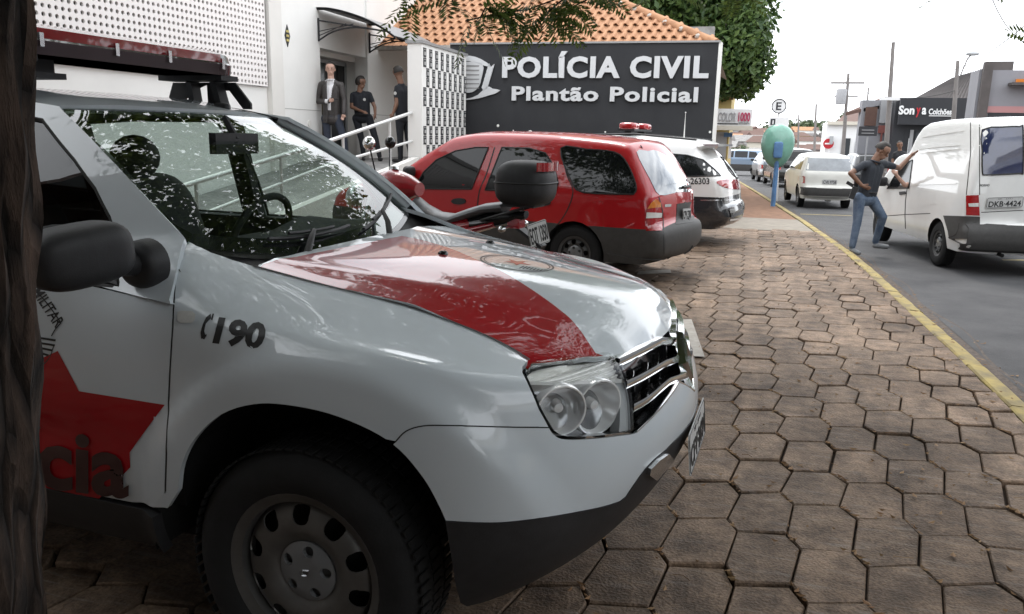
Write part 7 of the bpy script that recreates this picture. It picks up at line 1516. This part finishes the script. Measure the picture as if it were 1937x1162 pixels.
def patch(root, J, fw, sd, up):
    b = MB(); p = J['shl'].lerp(J['ell'], .35) + Vector((-.01, -.056, 0)); b.lathe([(0, -.004), (.03, -.003), (.033, 0)], tuple(p), 'y', 12); b.build('sleeve_patch', M['tile_mark'], root)
    b = MB(); hp = J['hipr'].lerp(J['hipl'], .5); b.tube([hp + Vector((.13 * math.cos(a), .13 * math.sin(a), .05)) for a in np.linspace(0, 2 * PI, 20, endpoint=False)], .022, 6, closed=True); b.build('duty_belt', M['black_plastic'], root, 60)
person('officer in black short-sleeved uniform turned away beside the chequered wall', J, (-.85, .5, 0), (J['anl'][0], Yb, PZ), dict(top='navy_uniform', bottom='navy_uniform', shoe='black_plastic'), skin='skin_brown', H=1.74, sleeve=.5, extra=patch)
Yb = 27.0; g0 = gz(27) - .05
J = dict(head=wp(1702, 275, Yb), neck=wp(1702, 284, Yb), shr=wp(1692, 291, Yb), shl=wp(1713, 291, Yb), elr=wp(1688, 305, Yb), wrr=wp(1692, 318, Yb - .1), ell=wp(1717, 305, Yb), wrl=wp(1713, 318, Yb - .1), hipr=wp(1697, 324, Yb), hipl=wp(1708, 324, Yb), knr=wp(1697, 345, Yb), knl=wp(1708, 345, Yb), anr=(at_y(1696, 360, Yb).x, Yb, g0 + .08), anl=(at_y(1709, 360, Yb).x, Yb, g0 + .08), tor=(at_y(1695, 360, Yb).x, Yb - .15, g0 + .04), tol=(at_y(1711, 360, Yb).x, Yb - .15, g0 + .04))
person('person in black printed shirt standing far off before the dark mattress shop', J, (.1, -1, 0), (J['anr'][0], Yb, g0), dict(top='shirt_print', bottom='trousers_blue', shoe='black_plastic'), skin='skin_brown', H=1.68, sleeve=.5, voxel=.014)
# ------------------------------------------------------------------ street furniture and buildings further off
mat('booth_green', (.20, .42, .33), .35, coat=.5, noise=.25, nscale=4); mat('booth_blue', (.10, .22, .42), .45, noise=.3, nscale=6); mat('sign_white', (.80, .80, .80), .5); mat('sign_dark', (.03, .03, .035), .5); mat('sign_red', (.45, .02, .03), .5)
mat('pole_concrete', (.24, .22, .21), .85, noise=.3, nscale=2); mat('wire', (.05, .05, .05), .6); mat('shop_dark', (.030, .031, .036), .6, noise=.2, nscale=2); mat('shop_grey', (.32, .32, .33), .7); mat('wall_grey2', (.25, .25, .27), .8, noise=.1, nscale=2); mat('pink_band', (.42, .22, .22), .8); mat('roof_metal', (.10, .088, .085), .75, noise=.35, nscale=2); mat('roof_brown', (.13, .075, .06), .9, noise=.3, nscale=3); mat('brick_red', (.20, .07, .06), .85)
mat('wall_yellow', (.55, .42, .17), .8, noise=.1, nscale=2); mat('wall_cream', (.62, .58, .50), .85, noise=.1, nscale=1); mat('shutter', (.38, .39, .40), .6); mat('window_dark', (.05, .055, .06), .2); mat('logo_grey', (.35, .35, .36), .5); mat('hill_green', (.09, .11, .06), .95, noise=.4, nscale=.05, col2=(.16, .13, .09)); mat('magenta', (.45, .05, .12), .5)
# -- egg-shaped public telephone
pb = at_z(1462, 388, gz(19.8)); YB = pb.y
booth = empty('phone_booth', pb, label='green egg-shaped public telephone hood on a blue post by the kerb', cat='phone booth')
tp_ = at_y(1470, 300, YB) - pb; b = MB(); b.tube([(0, 0, -.1), (tp_.x * .5, 0, tp_.z * .5), (tp_.x, 0, tp_.z + .1)], .058, 12); b.build('post', M['booth_blue'], booth, 60)
ct = at_y(1471, 277, YB) - pb; wv = 27 / 1500 * YB * 1.04; hv = 37 / 1500 * YB * 1.04; P = []
for ph in np.linspace(.0, PI, 22):
    zz_ = math.cos(ph); rr = math.sin(ph) * (1 + .16 * zz_); P.append([(ct.x + wv * rr * math.cos(t), .12 + ct.y + .26 * rr * math.sin(t) * (1 if math.sin(t) < 0 else .75), ct.z + hv * zz_) for t in np.linspace(0, 2 * PI, 33)])
b = MB(); b.grid(P); hood_b = b.build('hood_shell', M['booth_green'], booth, 60)
pl = at_y(1472, 284, YB - .16) - pb; b = MB(); b.grid(superell((pl.x, pl.y, pl.z), (.108, .06, .20), .3, 20, 12)); b.build('back_plate', M['booth_blue'], booth, 40)
for px_ in (1446, 1495):
    c_ = at_y(px_, 266, YB + .05) - pb; b = MB(); b.box((c_.x, c_.y, c_.z), (.02, .10, .075)); b.build('sticker', M['sign_white'], booth)
# -- parking sign
sb_ = at_z(1471, 374, gz(22)); YS_ = sb_.y; ps = empty('parking_sign', sb_, label='round white parking sign with a circled letter E on a thin post', cat='sign')
t1 = at_y(1474, 186, YS_) - sb_; b = MB(); b.tube([(0, 0, -.1), tuple(t1)], .028, 8); b.build('post', M['sign_white'], ps, 60)
c_ = at_y(1473.5, 201, YS_ - .04) - sb_; R_ = 12.2 / 1500 * YS_ * 1.05; b = MB(); b.lathe([(0, -.006), (R_, -.006), (R_, .006), (0, .006)], tuple(c_), 'y', 32); dsk = b.build('disc', M['sign_white'], ps, 40)
b = MB(); b.tube([(c_.x + R_ * .93 * math.cos(a), c_.y - .010, c_.z + R_ * .93 * math.sin(a)) for a in np.linspace(0, 2 * PI, 40, endpoint=False)], R_ * .075, 6, closed=True); b.build('ring', M['sign_dark'], dsk, 60)
text_fit('letter', 'E', M['sign_dark'], dsk, (c_.x - R_ * .36, c_.y - .008, c_.z - R_ * .52), (1, 0, 0), (0, 0, 1), R_ * .68, R_ * 1.04, bold=.02, depth=.006)
c2 = at_y(1473, 231, YS_ - .04) - sb_; b = MB(); b.box((c2.x, c2.y, c2.z), (.54, .012, .26)); p2 = b.build('plate', M['sign_white'], ps); b = MB(); b.box((c2.x - .16, c2.y - .009, c2.z), (.13, .006, .17)); b.build('symbol', M['sign_dark'], p2); b = MB(); b.box((c2.x - .155, c2.y - .014, c2.z - .01), (.035, .004, .11)); b.build('symbol_mark', M['sign_white'], p2)
# -- photo shop with the COLOR 1000 sign
def blk(name, label, cat, px0, px1, pyt, Y, depth, m, z0=None, group=None):
    a, c_ = at_y(px0, pyt, Y), at_y(px1, pyt, Y); base = gz(Y) - .2 if z0 is None else z0; r = empty(name, ((a.x + c_.x) / 2, Y, base), label=label, cat=cat, group=group); b = MB(); b.box2((-(c_.x - a.x) / 2, 0, 0), ((c_.x - a.x) / 2, depth, max(a.z, c_.z) - base)); b.build('wall', M[m], r); return r
def onf(r, name, px0, py0, px1, py1, m, out=.03, th=.04, parent=None):
    Y = r.location.y; a, c_ = at_y(px0, py1, Y - out), at_y(px1, py0, Y - out); b = MB(); b.box2((a.x - r.location.x, -out - th, a.z - r.location.z), (c_.x - r.location.x, -out, c_.z - r.location.z)); return b.build(name, M[m], parent or r)
shop = blk('photo_shop', 'yellow photo shop with a white COLOR 1000 fascia beyond the sign wall', 'shop', 1335, 1386, 163, 27, 6, 'wall_yellow')
onf(shop, 'cornice', 1335, 165, 1390, 178, 'wall_cream', .02, .2); onf(shop, 'band', 1335, 184, 1388, 189, 'roof_tile', .02, .1); sgb = onf(shop, 'fascia', 1340, 207, 1424, 243, 'sign_white', .35, .25); onf(shop, 'fascia_foot', 1340, 239, 1424, 246, 'wall_cream', .3, .4); onf(shop, 'shutter', 1352, 250, 1376, 300, 'shutter', .02, .05); onf(shop, 'doorway', 1377, 250, 1386, 300, 'sign_white', .02, .05); onf(shop, 'blue_sign', 1369, 252, 1386, 259, 'booth_blue', .1, .04)
def shop_text(r, txt, px0, px1, py0, py1, Y, m, bold=.02, par=None, shear=0):
    a, c_ = at_y(px0, py1, Y), at_y(px1, py0, Y); return text_fit('lettering', txt, M[m], par or r, Vector((a.x, a.y, a.z)) - r.location, (1, 0, 0), (0, 0, 1), c_.x - a.x, c_.z - a.z, bold=bold, depth=.02, shear=shear)
shop_text(shop, 'COLOR', 1358, 1393, 213, 230, 26.38, 'logo_grey', .02, sgb, .1); shop_text(shop, '1000', 1396, 1420, 213, 230, 26.38, 'magenta', .03, sgb); shop_text(shop, 'FOTO DIGITAL', 1397, 1419, 232, 235, 26.38, 'sign_dark', .01, sgb); a = at_y(1357, 235, 26.38); b = MB(); c_ = at_y(1396, 233.5, 26.38); b.box2(tuple(Vector((a.x, a.y - .01, a.z)) - shop.location), tuple(Vector((c_.x, c_.y, c_.z)) - shop.location)); b.build('logo_rule', M['sign_dark'], sgb)
# -- mattress shop and its neighbours on the far side of the street
sy = 40.0
ms = blk('mattress_shop', 'dark grey mattress shop with Sonya Colchões fascia across the street', 'shop', 1696, 1858, 186, sy, 2.0, 'shop_dark')
fas = onf(ms, 'fascia', 1697, 189, 1857, 236, 'shop_dark', .25, .2); shop_text(ms, 'Son', 1699, 1731, 200, 217, sy - .48, 'sign_white', .04, fas); shop_text(ms, 'y', 1731.5, 1742, 204, 222, sy - .49, 'sign_red', .035, fas); shop_text(ms, 'a', 1743, 1753, 204, 217, sy - .48, 'sign_white', .03, fas); shop_text(ms, 'Colchões', 1756, 1801, 206, 217, sy - .48, 'sign_white', .03, fas); onf(ms, 'underline', 1757, 219, 1800, 220, 'sign_white', .46, .02, fas)
onf(ms, 'shop_window', 1702, 246, 1712, 330, 'window_dark', .02, .03); onf(ms, 'glass_door', 1722, 250, 1745, 330, 'window_dark', .02, .03); onf(ms, 'door_frame', 1718, 246, 1722, 330, 'shop_grey', .02, .06); onf(ms, 'banner', 1716, 262, 1719, 292, 'sign_white', .3, .02)
b = MB(); p0, p1, p2, p3 = at_y(1725, 189, 40.3), at_y(1862, 189, 40.3), at_y(1862, 128, 46), at_y(1800, 149, 46); rows = []
for i in range(41):
    t = i / 40; a = p0.lerp(p1, t); c_ = p3.lerp(p2, t); dz = .05 * (1 if i % 2 else -1); rows.append([tuple(a + Vector((0, 0, dz)) - ms.location), tuple(c_ + Vector((0, 0, dz)) - ms.location)])
b.grid(rows); b.build('corrugated_roof', M['roof_metal'], ms)
gs = blk('grey_shop', 'shop with a pale grey panel over a dark red front left of the mattress shop', 'shop', 1632, 1696, 190, 41, 1.0, 'wall_grey2'); onf(gs, 'pale_panel', 1662, 191, 1695, 233, 'shop_grey', .05, .1); onf(gs, 'dark_panel', 1634, 203, 1660, 238, 'roof_brown', .05, .1); onf(gs, 'red_front', 1660, 238, 1695, 252, 'brick_red', .05, .1); onf(gs, 'red_pier', 1660, 252, 1666, 330, 'brick_red', .05, .1); onf(gs, 'doorway', 1668, 254, 1692, 330, 'window_dark', .03, .05)
b = MB(); q = [at_y(1600, 213, 42), at_y(1664, 186, 42), at_y(1664, 200, 41), at_y(1634, 205, 41)]; b.add([tuple(p - gs.location) for p in q] + [tuple(p - gs.location - Vector((0, 0, .15))) for p in q], [(0, 1, 2, 3), (7, 6, 5, 4), (0, 3, 7, 4), (3, 2, 6, 7), (2, 1, 5, 6), (1, 0, 4, 5)]); b.build('roof', M['roof_brown'], gs)
hs = empty('hanging_sign', at_y(1641, 249, 38), label='black hanging shop sign with pale script before the white house', cat='sign'); a, c_ = at_y(1623, 257, 38) - hs.location, at_y(1660, 240, 38) - hs.location; b = MB(); b.box2((a.x, -.05, a.z), (c_.x, .05, c_.z)); b.build('board', M['sign_dark'], hs); b = MB(); b.box2((0, -.02, a.z - 2.4), (.06, .02, a.z)); b.build('post', M['shop_grey'], hs)
for k in range(2): b = MB(); b.box2((a.x + .12 + .3 * k * 0, -.06, a.z + .10 + .13 * k), (c_.x - .12, -.051, a.z + .13 + .13 * k)); b.build('script_line', M['logo_grey'], hs)
gb = blk('grey_building', 'grey rendered building with a pink band at the right edge', 'building', 1853, 2080, 133, 33, 1.2, 'wall_grey2'); onf(gb, 'pink_band', 1853, 203, 2080, 213, 'pink_band', .02, .04); onf(gb, 'pier', 1852, 120, 1860, 300, 'roof_metal', .05, .2); onf(gb, 'parapet', 1858, 118, 1912, 136, 'roof_metal', -.6, .4); onf(gb, 'ledge', 1906, 158, 2080, 163, 'roof_metal', .05, .5); onf(gb, 'orange_sign', 1920, 150, 1990, 156, 'lamp_amber', .1, .1); onf(gb, 'dark_base', 1853, 216, 2080, 330, 'shop_dark', .02, .03)
# far row: one white house and darker roofs
wh = blk('white_house', 'low white house with two dark windows beyond the hanging sign', 'house', 1565, 1664, 233, 52, 3, 'sign_white'); onf(wh, 'cornice', 1565, 231, 1664, 236, 'wall_cream', .05, .2); onf(wh, 'window', 1588, 262, 1609, 310, 'window_dark', .02, .04); onf(wh, 'window', 1630, 262, 1654, 310, 'window_dark', .02, .04); onf(wh, 'door', 1612, 268, 1626, 325, 'shutter', .02, .04); onf(wh, 'air_unit', 1568, 258, 1576, 272, 'shutter', .05, .3)
b = MB(); q = [at_y(1580, 233, 53), at_y(1650, 233, 53), at_y(1640, 210, 60), at_y(1600, 213, 60)]; b.add([tuple(p - wh.location) for p in q], [(0, 1, 2, 3)]); b.build('roof', M['roof_brown'], wh)
# -- poles and wires
def pole(label, top, base, Y, r, m='pole_concrete', arm=None):
    B_ = at_y(*base, Y); B_.z = gz(Y) - .2; T_ = at_y(*top, Y); r_ = empty('utility_pole', B_, label=label, cat='pole', group='utility poles along the street'); b = MB(); b.tube([(0, 0, 0), tuple((T_ - B_) * .5), tuple(T_ - B_)], [r * 1.25, r * 1.1, r * .8], 10); b.build('shaft', M[m], r_, 60); return r_, T_ - B_
r_, t_ = pole('tall concrete utility pole before the grey shop panel', (1690, 80), (1675, 330), 36, .085)
q = at_y(1683, 187, 36 - .2) - r_.location; b = MB(); b.box(tuple(q), (.75, .04, .12)); b.build('street_name_plate', M['sign_white'], r_)
r_, t_ = pole('concrete utility pole with transformer beside the white house', (1605, 139), (1592, 330), 48, .09)
b = MB(); q = at_y(1591, 183, 47.6) - r_.location; b.lathe([(0, -.42), (.26, -.40), (.28, .35), (.2, .42), (0, .45)], tuple(q), 'z', 14); b.build('transformer', M['shop_grey'], r_, 60); b = MB(); b.box((t_.x, 0, t_.z - .5), (1.7, .1, .1)); b.box((t_.x, 0, t_.z - 1.2), (1.2, .08, .08)); b.build('crossarm', M['pole_concrete'], r_)
r_, t_ = pole('short grey utility pole in front of the mattress shop fascia', (1812, 115), (1798, 330), 37, .085)
b = MB(); b.tube([tuple((at_y(1817, 142, 37) - r_.location)), tuple(at_y(1830, 112, 37) - r_.location), tuple(at_y(1838, 103, 36.6) - r_.location)], .03, 6); b.build('lamp_arm', M['pole_concrete'], r_, 60); b = MB(); b.grid(superell(tuple(at_y(1840, 102, 36.5) - r_.location), (.25, .12, .08), .8, 12, 8)); b.build('lamp_head', M['shutter'], r_, 60)
pole('thin far utility pole left of the no-entry sign', (1544, 197), (1538, 335), 70, .09); pole('slender pole rising from the far roofs', (1643, 166), (1641, 215), 75, .08); pole('distant pole above the white estate car', (1511, 217), (1508, 330), 85, .09); pole('distant pole near the parking sign', (1466, 215), (1467, 300), 110, .10)
def wire(pts, r=.012):
    W_ = [at_y(*p) for p in pts]; b = MB(); P = []
    for i in range(len(W_) - 1):
        for k in range(10): t = k / 10; p = W_[i].lerp(W_[i + 1], t); P.append(p - Vector((0, 0, .5 * t * (1 - t))))
    P.append(W_[-1]); b.tube(P, r, 4); return b
for i, (pts, r, lab) in enumerate(((((1870, -20, 14), (1945, 85, 12)), .010, 'thick black cable crossing the top right corner'), (((1690, 152, 36), (1815, 128, 37), (1950, 40, 14)), .012, 'wire running from the tall pole to the right edge'), (((1690, 90, 36), (1605, 150, 48), (1543, 200, 70)), .014, 'overhead wire linking the street poles'), (((1604, 160, 48), (1690, 185, 36), (1812, 170, 37)), .014, 'lower overhead wire above the grey shop'), (((1700, 190, 36), (1640, 205, 60), (1575, 235, 75)), .014, 'sagging wire above the far brown roofs'))):
    tag(wire(pts, r).build('overhead_wire', M['wire'], None, 60), lab, 'wire', 'overhead wires')
ne = empty('no_entry_sign', at_z(1568, 335, gz(44) - .1), label='red round no-entry sign with white bar by the white house', cat='sign'); Yn = ne.location.y; c_ = at_y(1567, 272, Yn) - ne.location; b = MB(); b.tube([(0, 0, 0), tuple(c_)], .03, 8); b.build('post', M['sign_white'], ne, 60); b = MB(); b.lathe([(0, -.04), (.30, -.04), (.30, -.03), (0, -.03)], tuple(c_), 'y', 24); b.build('disc', M['sign_red'], ne, 40); b = MB(); b.box((c_.x, c_.y - .05, c_.z), (.40, .01, .09)); b.build('bar', M['sign_white'], ne)
# -- town on the far slope
def hill_z(x, y): return -6.5 + (y - 110) * .048 - .00006 * (y - 110) ** 2 + 1.2 * math.sin(x * .03 + 1)
b = MB(); b.grid([[(x, y, hill_z(x, y)) for x in np.linspace(-90, 160, 26)] for y in np.linspace(105, 420, 22)]); tag(b.build('hill', M['hill_green'], None, 60), kind='structure')
rh = random.Random(9); WM = ['wall_cream', 'sign_white', 'wall_cream', 'shop_grey', 'wall_yellow', 'sign_white']; RM = ['roof_brown', 'roof_brown', 'roof_tile', 'concrete_old', 'roof_metal', 'concrete_old']; wn_ = {'wall_cream': 'cream', 'sign_white': 'white', 'shop_grey': 'grey', 'wall_yellow': 'ochre'}; rn_ = {'roof_brown': 'brown roof', 'roof_tile': 'orange tile roof', 'concrete_old': 'grey roof', 'roof_metal': 'dark sheet roof'}
used = {}
for i in range(60):
    py = rh.uniform(262, 318); px = rh.uniform(1352, 1640) if i % 3 else rh.uniform(1352, 1460); Y = 120 + (320 - py) * 3.2 + rh.uniform(-10, 10); p = at_y(px, py, Y); z = hill_z(p.x, Y); w, d, h = rh.uniform(4, 7.5), rh.uniform(5, 8), rh.uniform(2.6, 4.2); wm, rm = rh.choice(WM), rh.choice(RM)
    lab = 'far %s house with %s %s, %s' % (wn_[wm], rn_[rm], 'high on the slope' if py < 280 else ('midway up the slope' if py < 300 else 'low on the slope'), 'below the photo shop sign' if px < 1400 else ('left of the phone booth' if px < 1445 else ('behind the phone booth' if px < 1500 else ('above the white estate car' if px < 1570 else 'behind the white house')))); hs_ = empty('hill_house', (p.x, Y, z - .5), rh.uniform(-.4, .4), lab, 'house', 'houses on the far slope'); b = MB(); b.box2((-w / 2, -d / 2, 0), (w / 2, d / 2, h + .5)); b.build('wall', M[wm], hs_)
    b = MB(); g = h + .5; e = .35; rz_ = g + w * .18; b.add([(-w / 2 - e, -d / 2 - e, g), (w / 2 + e, -d / 2 - e, g), (w / 2 + e, d / 2 + e, g), (-w / 2 - e, d / 2 + e, g), (-w / 2 - e, 0, rz_), (w / 2 + e, 0, rz_)], [(0, 1, 5, 4), (2, 3, 4, 5), (0, 4, 3), (1, 2, 5), (3, 2, 1, 0)]); b.build('roof', M[rm], hs_)
    for k in range(int(w / 2.4)):
        b = MB(); x = -w / 2 + 1.3 + k * 2.4; b.box2((x - .5, -d / 2 - .05, 1.4), (x + .5, -d / 2, 2.6)); b.build('window', M['window_dark'], hs_)
labels = {}
for o in [o for o in COL.objects if o.get('group') == 'houses on the far slope']: labels.setdefault(o['label'], []).append(o)
for i, (px, py, Y, r) in enumerate(((1450, 258, 300, 6), (1480, 255, 320, 7), (1520, 252, 330, 8), (1556, 258, 310, 6), (1395, 300, 150, 3), (1440, 315, 120, 2.2), (1375, 285, 200, 4), (1590, 250, 260, 5), (1610, 240, 300, 7))):
    p = at_y(px, py, Y); far_tree('far_tree', ['tree line on the hill left of the parking sign post', 'hilltop tree behind the parking sign', 'tall hilltop tree with open crown', 'hilltop tree right of the far poles', 'tree among the houses below the photo shop fascia', 'low tree behind the phone booth', 'tree on the slope beside the photo shop', 'tree above the white house roof', 'far tree above the brown roof'][i], (p.x, Y, hill_z(p.x, Y) - .3), (p.x, Y, p.z), (r * 1.3, r, r * .8), 900, r * .16, 40 + i, 'leaf_far', .3, 10, group='trees on the far slope')
# -- unseen wall added behind the camera to shade the near side of the SUV
nb = empty('shade_wall', (-4.5, -1.9, 0), label='plain brown unseen wall added behind the street tree for shade', cat='house'); b = MB(); b.box2((-10, -3, -.1), (6.4, 0, 5.2)); b.build('wall', mat('shade_wall_brown', (.13, .105, .085), .85, noise=.2, nscale=1), nb); b = MB(); b.box2((-10.3, -3.3, 5.2), (6.9, .9, 5.35)); b.build('shade_eave', M['roof_brown'], nb)
far_tree('street_tree', 'broad dense unseen tree added behind the camera to block sky light', (1.3, -4.4, 0), (1.6, -4.2, 3.7), (3.6, 2.6, 2.3), 16000, .09, 77, 'leaf_dense', .16, 30)  # out-of-view tree, added to close the gap of open sky behind
# shop row facing the parked cars from across the street
for i, (y0, y1, h, m_, lab) in enumerate(((-9, 1, 4.6, 'wall_cream', 'cream shop across the street level with the camera'), (1.2, 12, 5.4, 'wall_grey2', 'grey two-storey shop across the street facing the cars'), (12.2, 26, 4.4, 'brick_red', 'dark red shop across the street beside the van'))):
    r = empty('shop_building', (10.2, (y0 + y1) / 2, 0), label=lab, cat='shop', group='shops facing the parked cars'); b = MB(); b.box2((0, -(y1 - y0) / 2, -.2), (7, (y1 - y0) / 2, h)); b.build('wall', M[m_], r)
    for k in range(int((y1 - y0) / 2.6)):
        b = MB(); yc = -(y1 - y0) / 2 + 1.5 + k * 2.6; b.box2((-.06, yc - .9, .1), (-.002, yc + .9, 2.5)); b.build('shutter', M['shutter'] if (k + i) % 2 else M['window_dark'], r)
    b = MB(); b.box2((-.5, -(y1 - y0) / 2 + .1, 2.8), (-.003, (y1 - y0) / 2 - .1, 3.5)); b.build('fascia', M['sign_white'] if i != 1 else M['shop_dark'], r)
